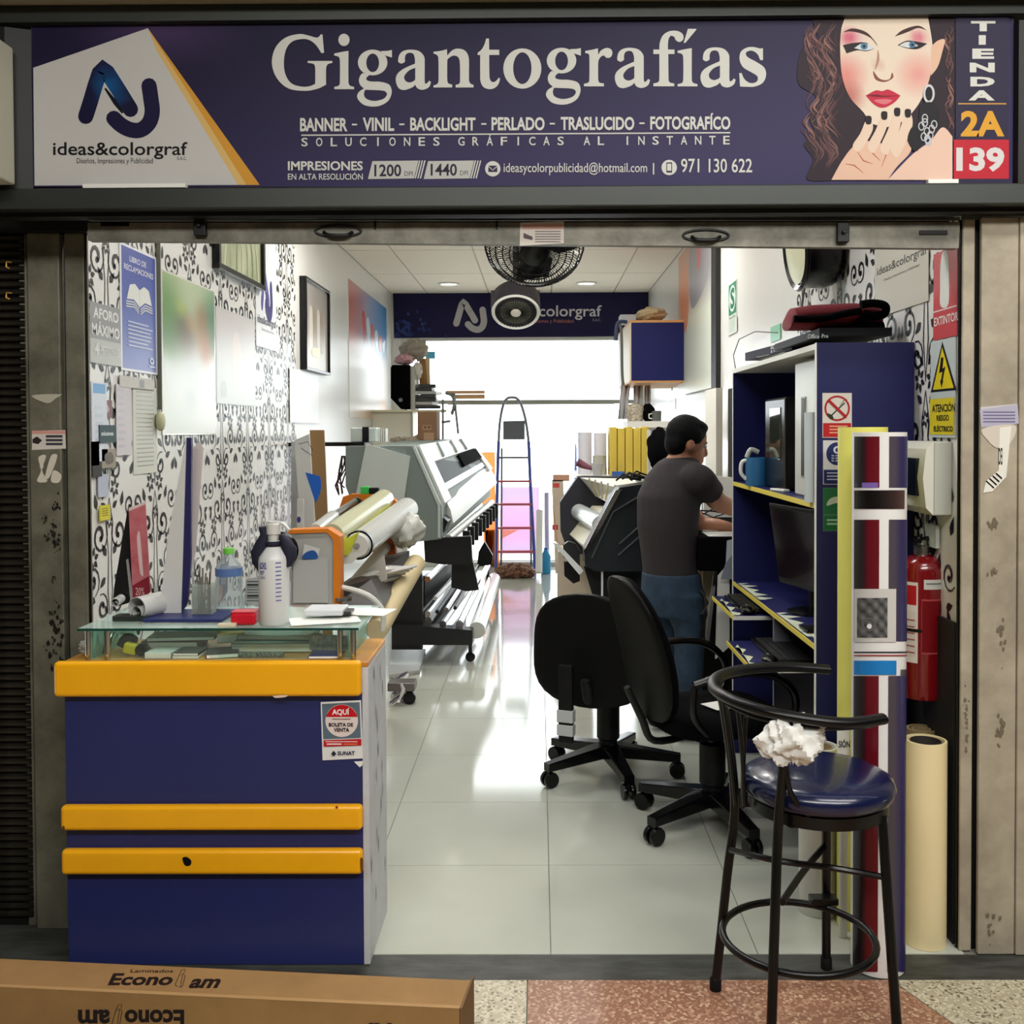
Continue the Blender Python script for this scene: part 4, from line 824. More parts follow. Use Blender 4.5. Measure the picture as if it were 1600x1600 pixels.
c = Canvas(front, n3, .0006); econo(c, 122, 1577, 288, 1606, 0, 0, flip=True)
c.text('ra', 575, 1598, 612, 1612, (24, 18, 20), .03, flip=True); c.build('front_lettering', cb)
# ================================================================== left wall: what hangs on it
def wallthing(name, label, cat, pl, pr, near, yt, yb, side, th=.004, base=(230, 230, 226), draw=None, frame=None, rough=.3, off=0, group=None, umax=1, lean=0):
    """flat thing on a side wall: pl, pr the picture columns of its left and right edge, yt and yb its top and bottom at the near edge"""
    X = (XL+off) if side < 0 else (XR-off)
    n = V((1 if side < 0 else -1, 0, 0)); pn = pl if near == 'l' else pr
    a = PX(pl, 600, X).y; b = PX(pr, 600, X).y; zt = PX(pn, yt, X).z; zb = PX(pn, yb, X).z
    Xf = X+n.x*th
    root = thing(name, label, cat, (X, (a+b)/2, zb), group)
    m = MB().box(min(X+n.x*.0005, Xf), max(X+n.x*.0005, Xf), min(a, b), max(a, b), zb, zt)
    m.build('panel', M('panel_%d_%d_%d_%.2f' % (*base, rough), base, rough), root)
    if frame:
        fw, ft, fm = frame; X2 = X+n.x*(th+ft); lo, hi = min(X+n.x*.0005, X2), max(X+n.x*.0005, X2); y0, y1 = min(a, b), max(a, b)
        for bx in ((y0-fw, y1+fw, zt, zt+fw), (y0-fw, y1+fw, zb-fw, zb), (y0-fw, y0, zb, zt), (y1, y1+fw, zb, zt)):
            MB().box(lo, hi, *bx).build('frame_side', fm, root, bevel=.0015)
    if draw:
        c = Canvas(lambda u, v: V((Xf, a+(b-a)*u, zt+(zb-zt)*v)), n, .0003); draw(c); c.build('print', root, INKG)
    return root
def bars(c, n, u0, u1, v0, v1, col, h=.4, r=None):
    for k in range(n):
        v = v0+(v1-v0)*k/n; c.rect(u0, v, u1-(rr.uniform(0, .15) if r else 0), v+(v1-v0)/n*h, col, up=False)
    c.up()
def dr_aforo(c):
    c.rect(0, 0, 1, .6, (150, 152, 152)); c.rect(.0, .6, 1, 1, (186, 188, 182)); c.text('AFORO', .1, .08, .92, .26, (226, 226, 222), .03); c.text('MÁXIMO', .05, .3, .95, .54, (226, 226, 222), .03)
    c.text('4', .12, .66, .26, .86, (220, 220, 216), .04); c.text('PERSONAS', .32, .7, .92, .84, (220, 220, 216), .02)
wallthing('capacity_sign', 'small grey AFORO MÁXIMO capacity sign on the patterned wall', 'sign', 140, 188, 'l', 470, 566, -1, draw=dr_aforo)
def dr_libro(c):
    c.grid(.04, .02, .96, .98, 1, 12, lambda u, v: mixc((62, 78, 158), (132, 144, 196), v)); W = (232, 234, 240)
    c.text('LIBRO DE', .25, .08, .7, .125, W, .01); c.text('RECLAMACIONES', .1, .155, .9, .2, W, .01)
    for s_ in (-1, 1):
        m = lambda u, v: (.5+s_*u, v)
        c.sp([(*m(0, .33), 1), (*m(.12, .29), 0), (*m(.26, .31), 1), (*m(.34, .43), 1), (*m(.15, .42), 0), (*m(0, .47), 1)], (224, 226, 220))
        for k in range(3): c.stroke([m(.02, .485+k*.02), m(.15, .44+k*.02), m(.36, .45+k*.02)], .009, (224, 226, 220), round_=False, up=False)
    bars(c, 7, .18, .86, .6, .82, (196, 204, 226), .35, 1); c.ell(.82, .89, .06, .03, (206, 212, 232), inner=(.82, .89, .03, .014)); c.rect(.74, .935, .92, .945, (206, 212, 232))
wallthing('complaints_book_sign', 'tall blue LIBRO DE RECLAMACIONES sign with an open book', 'sign', 188, 245, 'l', 378, 578, -1, base=(226, 228, 232), draw=dr_libro)
def dr_port(c):  # pale lower blobs paint the window glare into the picture
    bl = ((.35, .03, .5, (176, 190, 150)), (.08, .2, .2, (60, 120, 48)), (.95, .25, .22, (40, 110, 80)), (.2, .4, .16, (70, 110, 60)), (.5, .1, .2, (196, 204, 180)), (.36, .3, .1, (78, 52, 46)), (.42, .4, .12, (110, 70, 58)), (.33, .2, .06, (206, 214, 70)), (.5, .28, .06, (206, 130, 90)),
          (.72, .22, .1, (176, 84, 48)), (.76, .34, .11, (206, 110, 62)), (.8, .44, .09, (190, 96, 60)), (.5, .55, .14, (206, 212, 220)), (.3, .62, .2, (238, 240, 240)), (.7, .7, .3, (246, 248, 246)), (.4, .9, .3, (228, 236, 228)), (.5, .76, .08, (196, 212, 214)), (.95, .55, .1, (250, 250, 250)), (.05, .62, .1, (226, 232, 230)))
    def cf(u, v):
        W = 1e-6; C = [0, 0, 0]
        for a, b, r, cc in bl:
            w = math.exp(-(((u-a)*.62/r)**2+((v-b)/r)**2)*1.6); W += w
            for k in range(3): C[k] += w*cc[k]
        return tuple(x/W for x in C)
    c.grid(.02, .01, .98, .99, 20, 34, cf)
wallthing('photo_print', 'tall glossy photo print of people among green leaves, with glare painted into its lower half', 'poster', 252, 336, 'l', 420, 680, -1, base=(222, 220, 208), draw=dr_port, rough=.15, off=.002)
single(MB().box(XL+.001, XL+.02, PX(246, 600, XL).y-.004, PX(246, 600, XL).y+.004, PX(246, 640, XL).z, 2.9), 'wall_conduit', M('conduit', (120, 122, 108), .4), 'thin grey green conduit between the blue sign and the tall photo print', 'conduit')
p = PX(250, 658, XL+.02); single(MB().ell((XL+.022, p.y, p.z), (.02, .03, .045)), 'wall_switch', M('switch_cream', (196, 196, 160), .35), 'rounded cream switch hanging at the lower end of the conduit', 'switch', smooth=60)
wallthing('pale_poster', 'pale grey washed-out poster right of the tall photo print', 'poster', 337, 398, 'l', 478, 630, -1, base=(196, 198, 194), draw=lambda c: (c.grid(.02, .01, .98, .99, 6, 8, lambda u, v: mixc((200, 194, 192), (204, 208, 204), v)), c.sp([(.4, .3), (.5, .2), (.6, .35), (.62, .7), (.45, .8), (.38, .6)], (216, 204, 198)), c.sp([(.1, .8), (.2, .76), (.24, .9), (.12, .92)], (188, 192, 190))))
def dr_green(c):
    c.grid(0, 0, 1, 1, 8, 6, lambda u, v: mixc((156, 162, 132), (186, 190, 160), .5+.5*math.sin(u*9+v*4)))
    for k in range(7): c.stroke([(.1+k*.12, 0), (.18+k*.12, .5), (.14+k*.13, 1)], .03, mixc((196, 200, 160), (132, 148, 96), (k % 3)/2), round_=False)
wallthing('green_picture', 'green picture in a thick black frame high on the patterned wall', 'picture', 336, 404, 'l', 330, 412, -1, draw=dr_green, frame=(.03, .02, blackg), th=.02, base=(160, 166, 140))
def dr_logo(c):
    m = lambda u, v: (u, v)
    c.grid(0, 0, 1, 1, 1, 6, lambda u, v: mixc((214, 220, 228), (224, 226, 226), v))
    c.logo(lambda x: .22+(x-120)/140*.62, lambda y: .47+(y-90)/140*.36, lambda u, v: mixc((120, 116, 190), (70, 64, 130), v), (62, 56, 110))
    c.text('ideas&colorgraf', .05, .79, .95, .86, (70, 70, 80), .01, up=False); c.text('Diseños, Impresiones y Publicidad', .25, .87, .85, .895, (130, 130, 140))
wallthing('emblem_panel', 'pale panel with the violet emblem and ideas&colorgraf lettering', 'sign', 400, 432, 'l', 300, 540, -1, base=(220, 224, 228), draw=dr_logo, off=.001)
def dr_fam(c):
    c.grid(0, 0, 1, 1, 6, 10, lambda u, v: mixc((150, 144, 138), (186, 176, 160), v))
    for k in range(4): c.sp([(.2+k*.16, .3), (.26+k*.16, .26), (.32+k*.16, .32), (.33+k*.16, .75), (.2+k*.16, .76)], mixc((206, 200, 188), (160, 140, 120), (k % 2)))
    c.sp([(.3, .76), (.6, .74), (.62, .84), (.3, .84)], (200, 196, 130))
wallthing('family_picture', 'brownish group picture in a black frame on the plain left wall', 'picture', 470, 506, 'l', 437, 573, -1, draw=dr_fam, frame=(.02, .02, blackg), th=.03, base=(170, 164, 152))
def dr_col(c):
    c.grid(0, 0, 1, 1, 10, 14, lambda u, v: mixc(mixc(mixc((196, 108, 96), (170, 170, 196), min(1, u*2.2)), (70, 130, 186), max(0, (u-.4)*1.6)), mixc((236, 232, 226), (232, 140, 70), max(0, (v-.8)*4*u)), min(1, max(0, (v-.36)/.16))))
    for k in range(6): c.sp([(.3+k*.11, .2+.03*k), (.36+k*.11, .16+.03*k), (.4+k*.11, .3), (.35+k*.11, .42)], (210, 226, 240) if k % 2 else (206, 96, 90))
wallthing('colour_poster', 'large red and blue colour-test poster fading to white near the rear', 'poster', 545, 604, 'l', 436, 652, -1, base=(232, 230, 226), draw=dr_col)
wallthing('white_sheet', 'blank white sheet on the wall under the framed group picture', 'sheet', 452, 497, 'l', 575, 660, -1, base=(232, 233, 233), off=.004)
wallthing('printed_list', 'long printed list sheet pinned under the blue book sign', 'sheet', 206, 243, 'l', 602, 742, -1, base=(206, 208, 198), draw=lambda c: (bars(c, 18, .12, .9, .06, .95, (150, 152, 146), .25, 1),), rough=.6)
wallthing('list_header', 'small torn header sheet above the long printed list', 'sheet', 186, 240, 'l', 586, 604, -1, base=(200, 198, 192), draw=lambda c: c.rect(.55, .2, .68, .9, (110, 110, 108)), rough=.6, off=.005)
for a, b, t_, b_, base, lab, dd in (
    (141, 165, 596, 722, (206, 212, 222), 'pale leaflet with a blue top edge at the left jamb', lambda c: (c.rect(.1, .02, .9, .14, (90, 150, 196)), bars(c, 5, .2, .7, .3, .8, (190, 196, 206)))),
    (150, 173, 624, 652, (120, 84, 92), 'small maroon photo card among the leaflets', lambda c: c.sp([(.3, .3), (.6, .2), (.8, .6), (.4, .8)], (170, 150, 156))),
    (153, 178, 664, 692, (26, 60, 64), 'dark teal name card with white lettering', lambda c: c.text('soluciones', .1, .35, .85, .6, (220, 226, 226), .02)),
    (141, 152, 690, 728, (214, 190, 172), 'peach coloured card edge at the left jamb', None),
    (141, 156, 722, 746, (24, 24, 28), 'black card below the peach card at the jamb', None),
    (156, 178, 702, 732, (150, 140, 124), 'brown picture card under the teal card', lambda c: c.sp([(.2, .3), (.7, .2), (.8, .7), (.3, .8)], (90, 76, 62))),
    (150, 166, 742, 778, (176, 180, 196), 'folded pale leaflet lowest of the leaflets', None),
    (152, 168, 791, 815, (206, 196, 60), 'small yellow note on the patterned wall', lambda c: bars(c, 4, .15, .8, .2, .8, (140, 130, 40)))):
    wallthing('leaflet', lab, 'leaflet', a, b, 'l', t_, b_, -1, base=base, draw=dd, off=.006+.002*(a % 5), rough=.5)
wallthing('pale_streamer', 'pale torn leaflet strip between the teal card and the list', 'leaflet', 180, 203, 'l', 600, 712, -1, base=(204, 200, 204), draw=lambda c: bars(c, 9, .1, .6, .05, .95, (176, 174, 182), .4, 1), off=.004, rough=.6)
# boards leaning behind the laminator
def slabX(name, label, cat, pts, Y, th, mat, draw=None, zmin=.001, floor=False, **k):
    A = [PY(a, b, Y) for a, b in pts]; A = [V((q.x, q.y, max(q.z, zmin))) for q in A]
    if floor:
        mz = sorted(q.z for q in A)[1]
        A = [V((q.x, q.y, .001 if q.z <= mz+1e-6 else q.z)) for q in A]
    root = thing(name, label, cat, (sum(q.x for q in A)/len(A), Y, min(q.z for q in A)))
    MB().loft(A, [V((q.x, Y+th, q.z)) for q in A]).build('panel', mat, root, **k)
    if draw: c = Canvas(lambda x, y: PY(x, y, Y), (0, -1, 0), .0003); draw(c); c.build('print', root)
    return root
slabX('brown_board', 'plain brown board standing behind the white triangle board', 'board', [(484, 672), (506, 672), (520, 830), (495, 830)], 6.15, .02, M('brown_board', (150, 118, 76), .7), floor=True)
slabX('white_board', 'white board with a blue curved patch leaning by the laminator', 'board', [(460, 688), (483, 678), (506, 830), (484, 830)], 6.0, .02, M('board_white', (206, 206, 204), .5), floor=True, draw=
      lambda c: (c.sp([(477, 738, 1), (500, 744, 1), (502, 760), (498, 776), (493, 786, 1), (486, 765)], (40, 100, 196)), c.stroke([(467, 694), (481, 690), (489, 704)], 1, (60, 60, 66), round_=False), c.stroke([(470, 700), (488, 712)], .8, (70, 70, 76), round_=False)))
slabX('strip_board', 'narrow grey and white board strip standing against the patterned wall edge', 'board', [(455, 690), (470, 690), (474, 830), (452, 830)], 6.3, .02, M('strip_grey', (176, 180, 180), .5), floor=True)
slabX('rolled_banner', 'white rolled banner with a violet mark behind the laminator', 'banner', [(464, 780), (474, 780), (474, 826), (462, 826)], 5.95, .02, M('board_white'), floor=True, draw=lambda c: c.ell(467, 812, 3, 5, (70, 60, 130)))
# ================================================================== orange laminating machine
ora = M('orange_enamel', (222, 126, 28), .4, noise=.1, scale=4)
lamg = M('laminator_grey', (172, 170, 164), .5)
lm = thing('roll_laminator', 'orange and grey cold roll laminator loaded with clear film rolls', 'laminator', (-1.0, 5.0, 0))
def pan(pts, Y, th, name, mat, parent, **k):
    A = [PY(a, b, Y) for a, b in pts]; return MB().loft(A, [V((q.x, Y+th, q.z)) for q in A]).build(name, mat, parent, **k)
YN, YE = 4.3, 5.6
pan([(455, 832), (512, 832), (521, 843), (521, 945), (455, 945)], YN, .03, 'end_panel', lamg, lm, bevel=.004)
pan([(450, 828), (512, 826), (531, 838), (531, 950), (521, 952), (521, 844), (511, 832), (450, 834)], YN-.01, .09, 'end_frame', ora, lm, bevel=.003)
pan([(458, 876), (512, 873), (513, 942), (458, 942)], YN-.012, .01, 'cover_plate', M('cover_grey', (176, 176, 172), .45), lm, bevel=.003)
MB().lathe([(.075, -.02), (.08, 0), (.06, .02), (.03, .025)], PY(437, 860, 4.25), 28, axis=(0, -1, 0)).build('hand_wheel', blackg, lm, smooth=40)
c = Canvas(lambda x, y: PY(x, y, YN-.0125), (0, -1, 0), .0004); c.poly([(475, 850), (500, 857), (496, 873), (472, 873)], (206, 206, 200)); c.sp([(473, 868), (480, 862), (490, 860), (496, 866), (495, 873), (473, 873)], (40, 84, 150)); c.build('decal', lm)
pan([(536, 776), (548, 772), (606, 772), (620, 784), (618, 812), (600, 860), (540, 870), (528, 800)], YE, .05, 'end_frame', ora, lm, bevel=.004)
pan([(575, 838), (616, 820), (618, 866), (592, 868)], YE-.25, .05, 'side_plate', M('orange_dark', (190, 84, 30), .45), lm, bevel=.003)
def rodpx(p0, y0, p1, y1, r0, r1=None, seg=24): return MB().cyl(PY(*p0, y0), PY(*p1, y1), r0, r1, seg)
film = glassmat('clear_film', (226, 230, 222), .3, .12)
filmw = M('silver_film', (205, 206, 200), .22, .25); filmy = M('yellow_film', (214, 216, 70), .3)
ex = rodpx((562, 851), 4.55, (636, 795), 5.55, .062); ex.build('film_roll', filmw, lm, smooth=40, label='silver clear film roll in front')
rodpx((560, 852), 4.53, (562, 851), 4.56, .066).build('roll_cap', blackg, lm, smooth=40); rodpx((558, 853), 4.51, (560, 852), 4.535, .05, .06).build('cap_bracket', M('bracket_white', (206, 206, 200), .4), lm, smooth=40)
MB().cyl(PY(557.5, 853, 4.5), PY(558, 853, 4.515), .012).build('axle', steel, lm)
rodpx((518, 838), 4.45, (600, 780), 5.6, .055).build('film_roll', M('gold_film', (206, 206, 170), .22, .25), lm, smooth=40, label='pale gold film roll behind')
rodpx((492, 826), 4.5, (558, 782), 5.6, .02).build('top_shaft', steel, lm, smooth=40)
rodpx((492, 830), 4.42, (520, 808), 4.9, .032).build('feed_roller', filmw, lm, smooth=40)
MB().loft([PY(531, 848, 4.45), PY(560, 832, 4.5), PY(545, 868, 4.5), PY(531, 868, 4.45)], [PY(600, 794, 5.55), PY(616, 790, 5.55), PY(612, 806, 5.55), PY(604, 806, 5.55)]).build('film_web', filmy, lm, smooth=30)
pan([(528, 868), (556, 862), (560, 870), (550, 880), (533, 882)], 4.5, .02, 'bracket', M('bracket_white'), lm, bevel=.002)
MB().lathe([(.03, 0), (.03, .03)], PY(558, 786, 5.56), 20, axis=(0, -1, 0)).build('knob', darker, lm, smooth=40)
bx = PY(580, 768, YE+.03); td = thing('tape_measure', 'small green and black measuring tape on top of the orange frame', 'tape measure', (bx.x, bx.y, bx.z-.02))
b0 = PY(564, 772, YE+.02); b1 = PY(577, 760, YE+.02); b2 = PY(592, 762, YE+.02)
MB().box(b0.x, b1.x, YE, YE+.05, b0.z, b1.z).build('shell', M('green_tape', (60, 190, 80), .4), td, bevel=.005); MB().box(b1.x, b2.x, YE, YE+.05, b0.z, b2.z).build('grip', black, td, bevel=.006)
# lower bed and legs
MB().loft([PY(521, 946, 4.3), PY(521, 920, 4.3), PY(580, 905, 4.6), PY(600, 946, 4.5)], [PY(600, 880, 5.6), PY(600, 868, 5.6), PY(640, 860, 5.6), PY(640, 885, 5.6)]).build('bed', M('bed_dark', (60, 56, 52), .5), lm)
MB().tube([PY(530, 917, 4.35), PY(560, 924, 4.35), PY(582, 935, 4.36), PY(598, 955, 4.37), PY(598, 985, 4.38)], .012, 8).build('guard_rail', M('bracket_white'), lm, smooth=40)
MB().lathe([(.035, 0), (.035, .012)], PY(537, 938, 4.3)+V((0, 0, .0)), 20).build('foot_disc', steel, lm, smooth=40)
for px, y in ((470, 4.35), (590, 5.55)):
    q = PY(px, 940, y); MB().box(q.x-.03, q.x+.03, y-.03, y+.03, 0, q.z).build('leg', ora, lm)
q = PY(540, 900, 4.4); MB().box(q.x-.03, q.x+.0, 4.4, 4.46, 0, PY(540, 930, 4.4).z).build('leg', lamg, lm)
# rolls and plastic lying across its bed
kraft = M('kraft_roll', (206, 188, 146), .6)
single(MB().cyl(PY(588, 985, 4.5), PY(650, 880, 5.3), .05, seg=24), 'kraft_roll', kraft, 'thick kraft paper roll sticking up through the laminator bed', 'paper roll', smooth=40)
single(MB().cyl(PY(545, 925, 4.5), PY(610, 845, 5.5), .035, .03, 20), 'grey_roll', M('grey_roll', (170, 162, 146), .5), 'thin grey roll lying on the laminator bed behind the kraft roll', 'paper roll', smooth=40)
m = MB()
def crumple(c, r, seed, seg=24, amp=.22, flat=1):
    g = random.Random(seed); m = MB(); ph = [g.uniform(0, 6.3) for _ in range(9)]; rings = []
    for j in range(1, 22):
        th = math.pi*j/22; ring = []
        for k in range(seg):
            a = 2*math.pi*k/seg
            d = 1+amp*(math.sin(3*a+ph[0]+2*th)*.35+math.sin(5*a+ph[1]-3*th)*.3+math.sin(8*a+ph[2]+5*th)*.22+math.sin(13*a+ph[3]+7*th)*.2+math.sin(4*a+ph[4]-9*th)*.2+math.sin(19*a+ph[5]+13*th)*.12+g.uniform(-.05, .05))
            ring.append(V(c)+V((r[0]*d*math.sin(th)*math.cos(a), r[1]*d*math.sin(th)*math.sin(a), -r[2]*d*math.cos(th))))
        rings.append(ring)
    return m.rings(rings)
single(crumple(PY(634, 828, 5.3), (.09, .12, .085), 5), 'plastic_bag', M('plastic_bag', (190, 190, 182), .35), 'crumpled clear plastic bag tucked beside the film rolls', 'bag', smooth=40)
m = MB()
for k in range(5):
    a = PY(545+k*4, 915-k*3, 4.55+k*.03); b = PY(625+k*6, 900-k*4, 5.0); m.tube([a, (a+b)/2+V((0, 0, rr.uniform(-.02, .03))), b], [.012, .03, .012], 8, flat=.6)
single(m, 'plastic_wrap', M('plastic_wrap', (196, 194, 190), .2, .2), 'long crumpled wrap of clear plastic lying over the kraft roll', 'wrapping', smooth=50, kind='stuff')
pan2 = slabX('grey_card', 'pale wedge of card lying on the laminator bed', 'card', [(560, 900), (600, 868), (605, 905), (590, 912)], 4.75, .01, M('card_grey', (186, 180, 168), .6))
# ================================================================== big grey plotter on the left
gl = M('plotter_light_grey', (196, 205, 200), .45); gd = M('plotter_dark_grey', (122, 134, 130), .5); wv = M('plotter_white', (226, 228, 224), .35)
pl = thing('wide_printer', 'wide grey and white format printer on a black stand with take-up rollers', 'printer', (-.95, 7.6, 0))
N0, N1 = 6.4, 9.0
prof = [(566, 697), (648, 697), (690, 790), (690, 842), (640, 848), (556, 800), (540, 760), (540, 697)]
bs = (PY(690, 842, N0)).z
MB().loft([PY(x, y, N0) for x, y in prof], [V((PY(x, y, N0).x+.14, N0+.1, PY(x, y, N0).z)) if 0 else PY(x, y, N0)+V((0, .12, 0)) for x, y in prof]).build('end_cap', gd, pl, bevel=.006)
pan([(572, 693), (641, 713), (629, 795), (628, 808), (556, 772)], N0-.02, .025, 'access_panel', gl, pl, bevel=.003)
pan([(644, 698), (648, 697), (688, 786), (688, 840), (684, 840), (684, 790)], N0-.01, .02, 'edge_trim', M('edge_pale', (196, 204, 200), .4), pl)
far = {(648, 697): (727, 684), (690, 790): (757, 745)}
a0, a1, a2 = PY(650, 699, N0+.1), PY(690, 790, N0+.1), PY(566, 697, N0+.1)
b0, b1 = PY(730, 686, N1), PY(766, 735, N1)
# body core and white hood
MB().loft([a0, a1, PY(690, 842, N0+.1), PY(600, 842, N0+.1), PY(566, 700, N0+.1)], [b0, b1, PY(766, 775, N1), PY(660, 775, N1), PY(645, 686, N1)]).build('body', gd, pl)
def lerp(a, b, t): return a+(b-a)*t
nrm = V((.8, -.1, .6)).normalized()*.012
A0, A1, B0, B1 = [q+nrm for q in (a0, a1, b0, b1)]
def strip(s0, s1, t0, t1, name, mat, up=0, **k):
    P = [lerp(lerp(A0, B0, t), lerp(A1, B1, t), s) for s, t in ((s0, t0), (s1, t0), (s1, t1), (s0, t1))]; n = nrm*(.3+up)
    return MB().loft(P, [q+n for q in P]).build(name, mat, pl, **k)
strip(0, .32, 0, 1, 'hood', wv, 1, bevel=.004); strip(.32, 1, 0, .1, 'hood_end', wv, 1.2, bevel=.004); strip(.32, 1, .92, 1, 'hood_end', wv, 1.2, bevel=.004)
strip(.34, .72, .1, .92, 'window_slot', M('slot_dark', (34, 38, 42), .5, spec=.2), -.1); strip(.35, .62, .5, .91, 'carriage', blackf, 2.2, bevel=.004); strip(.72, .84, .1, .92, 'platen', M('platen_grey', (120, 126, 132), .3, .4), .4)
for t in (.25, .5, .72): strip(.02, .3, t, t+.015, 'hinge', gd, 2.4)
a3, b3 = PY(670, 795, N0+.25), PY(758, 745, N1-.2)
MB().loft([lerp(A1, A0, .12)+V((.0, .2, .0)), A1+V((.03, .2, -.05)), A1+V((.05, .2, -.14)), A1+V((-.02, .2, -.2))], [lerp(B1, B0, .12), B1+V((.03, 0, -.05)), B1+V((.05, 0, -.12)), B1+V((-.02, 0, -.16))]).build('front_apron', wv, pl, smooth=50)
# dark box behind with cables and the small boxes on it
q0, q1 = PY(540, 697, 6.45), PY(566, 800, 6.45)
MB().box(q0.x, q1.x, 6.56, 7.0, q1.z, q0.z-.005).build('rear_box', gd, pl, bevel=.004)
sb = thing('grey_shelf_bracket', 'black ledge behind the printer end carrying the grey box', 'ledge', tuple(PY(550, 697, 6.6)))
p0 = PY(533, 697, 6.62); p1 = PY(570, 691, 6.62); MB().box(XL+.002, p1.x, 6.6, 6.9, p0.z, p1.z).build('board', blackg, sb, bevel=.002)
gb = thing('grey_box', 'small grey box with a black band on the ledge above the printer', 'box', (PY(575, 690, 6.7).x, 6.75, p1.z))
MB().box(PY(548, 690, 6.7).x, PY(588, 690, 6.7).x, 6.7, 6.88, p1.z+.001, PY(575, 668, 6.7).z).build('box_body', gl, gb, bevel=.006); MB().box(PY(566, 690, 6.69).x, PY(576, 690, 6.69).x, 6.692, 6.7, p1.z+.001, PY(575, 667, 6.7).z).build('band', black, gb)
for k in range(5):
    x = PY(592+k*3, 690, 6.85); single(MB().box(x.x-.005, x.x+.004, 6.8, 6.88, p1.z+.001, p1.z+.09), 'thin_case', M('case_pale', (206, 206, 200), .4), ('first', 'second', 'third', 'fourth', 'fifth')[k]+' of the thin pale upright cases counting from the grey box on the ledge', 'case', group='thin pale cases on the ledge')
m = MB()
for k in range(6):
    a = PY(537+rr.uniform(-3, 4), 712, 6.5); b = PY(533+rr.uniform(-6, 6), 770+rr.uniform(-8, 8), 6.48)
    m.tube([a, lerp(a, b, .4)+V((rr.uniform(-.05, .03), 0, 0)), lerp(a, b, .8)+V((rr.uniform(-.05, .0), 0, 0)), b], .005, 6)
m.build('cables', M('cable_mix', (60, 30, 34), .5), pl, kind='stuff', smooth=40)
# stand
def spar(p0, y0, p1, y1, r, name, mat, **k): return MB().cyl(PY(*p0, y0), PY(*p1, y1), r, seg=16).build(name, mat, pl, smooth=40, **k)
blk = M('stand_black', (14, 16, 20), .4)
pan([(662, 842), (736, 838), (738, 880), (725, 882), (690, 882), (664, 878)], 6.42, .05, 'stand_bracket', blk, pl, bevel=.004)
pan([(612, 905), (612, 1015), (660, 1015), (660, 905), (655, 870), (640, 890)], 6.55, .05, 'stand_leg', blk, pl, bevel=.004)
pan([(612, 975), (738, 985), (738, 1008), (612, 1008)], 6.5, .12, 'stand_foot', blk, pl, bevel=.004)
pan([(706, 878), (738, 874), (748, 922), (728, 924), (705, 918)], 6.6, .05, 'take_up_motor', blk, pl, bevel=.004)
pan([(748, 862), (757, 846), (770, 868), (768, 882), (745, 886)], 8.4, .05, 'far_leg', blk, pl, bevel=.004)
MB().loft([PY(664, 900, 7.2), PY(664, 980, 7.2), PY(728, 922, 8.95), PY(728, 868, 8.95)], [q_+V((-.03, 0, 0)) for q_ in (PY(664, 900, 7.2), PY(664, 980, 7.2), PY(728, 922, 8.95), PY(728, 868, 8.95))]).build('added_dark_backing', blk, pl)  # added dark sheet that turns the bright gaps behind the rollers dark
for k_ in range(5): spar((655+k_*14, 962-k_*3), 6.62, (708+k_*10, 900-k_*4), 8.3, .013+.004*(k_ % 2), 'roller', (blk, chrome)[k_ % 2])
spar((672, 990), 6.66, (735, 905), 8.6, .045, 'cross_beam', blk)
spar((745, 985), 6.6, (772, 905), 8.9, .055, 'take_up_roll', filmw); spar((718, 975), 6.6, (762, 885), 8.9, .025, 'roller', chrome); spar((692, 975), 6.6, (742, 905), 8.4, .022, 'roller', chrome); spar((668, 970), 6.6, (715, 905), 8.0, .028, 'roller', steel)
spar((668, 905), 6.6, (712, 862), 8.4, .02, 'roller', chrome); spar((680, 935), 6.6, (730, 885), 8.4, .014, 'roller', M('rod_white', (200, 200, 200), .3)); spar((700, 842), 6.6, (768, 785), 8.9, .028, 'tension_bar', wv)
for k in range(9):
    t = k/8; p = lerp(PY(724, 836, 6.8), PY(770, 792, 8.9), t); MB().obox((p.x+.02, p.y, p.z-.035), (.05, .04, .13)).build('clip', blk, pl, bevel=.004)
MB().loft([PY(664, 838, 6.5), PY(690, 838, 6.5), PY(700, 815, 6.5), PY(690, 806, 6.5)], [PY(720, 790, 8.8), PY(745, 790, 8.8), PY(750, 778, 8.8), PY(744, 772, 8.8)]).build('media_tray', blk, pl)
for px, y, yy in ((735, 1026, 6.62), (762, 905, 8.9)):
    q = PY(px, y, yy); q.z = .032; MB().lathe([(.012, -.018), (.032, -.016), (.032, .016), (.012, .018)], q, 20, axis=(0, 1, 0)).build('caster', blackg, pl, smooth=40); MB().box(q.x-.012, q.x+.012, yy-.012, yy+.012, .05, PY(px, 1004 if px < 750 else 890, yy).z).build('caster_fork', blk, pl)
wr_ = thing('carton_panel', 'pale folded sheet on the floor under the printer stand', 'sheet', tuple(PZ(632, 1058, .0))); A = [PZ(608, 1060, .003), PZ(655, 1052, .003), PZ(665, 1018, .003), PZ(610, 1018, .003)]
MB().loft(A, [q+V((0, 0, .02)) for q in A]).build('sheet', M('sheet_grey', (170, 172, 166), .4), wr_)
sc_ = thing('floor_scraps', 'bundle of vinyl strips, purple and white, on the floor behind the counter', 'scraps', tuple(PZ(618, 1110, 0)))
m1, m2 = MB(), MB()
for k in range(14):
    a = PZ(612+rr.uniform(-8, 12), 1100+rr.uniform(-20, 10), .0); a.z = rr.uniform(.01, .05); b = a+V((rr.uniform(.0, .1), rr.uniform(-.05, .15), rr.uniform(.0, .1)))
    (m1 if k % 3 else m2).tube([a, lerp(a, b, .5)+V((.02, 0, .02)), b], [.008, .014, .008], 6, flat=.3)
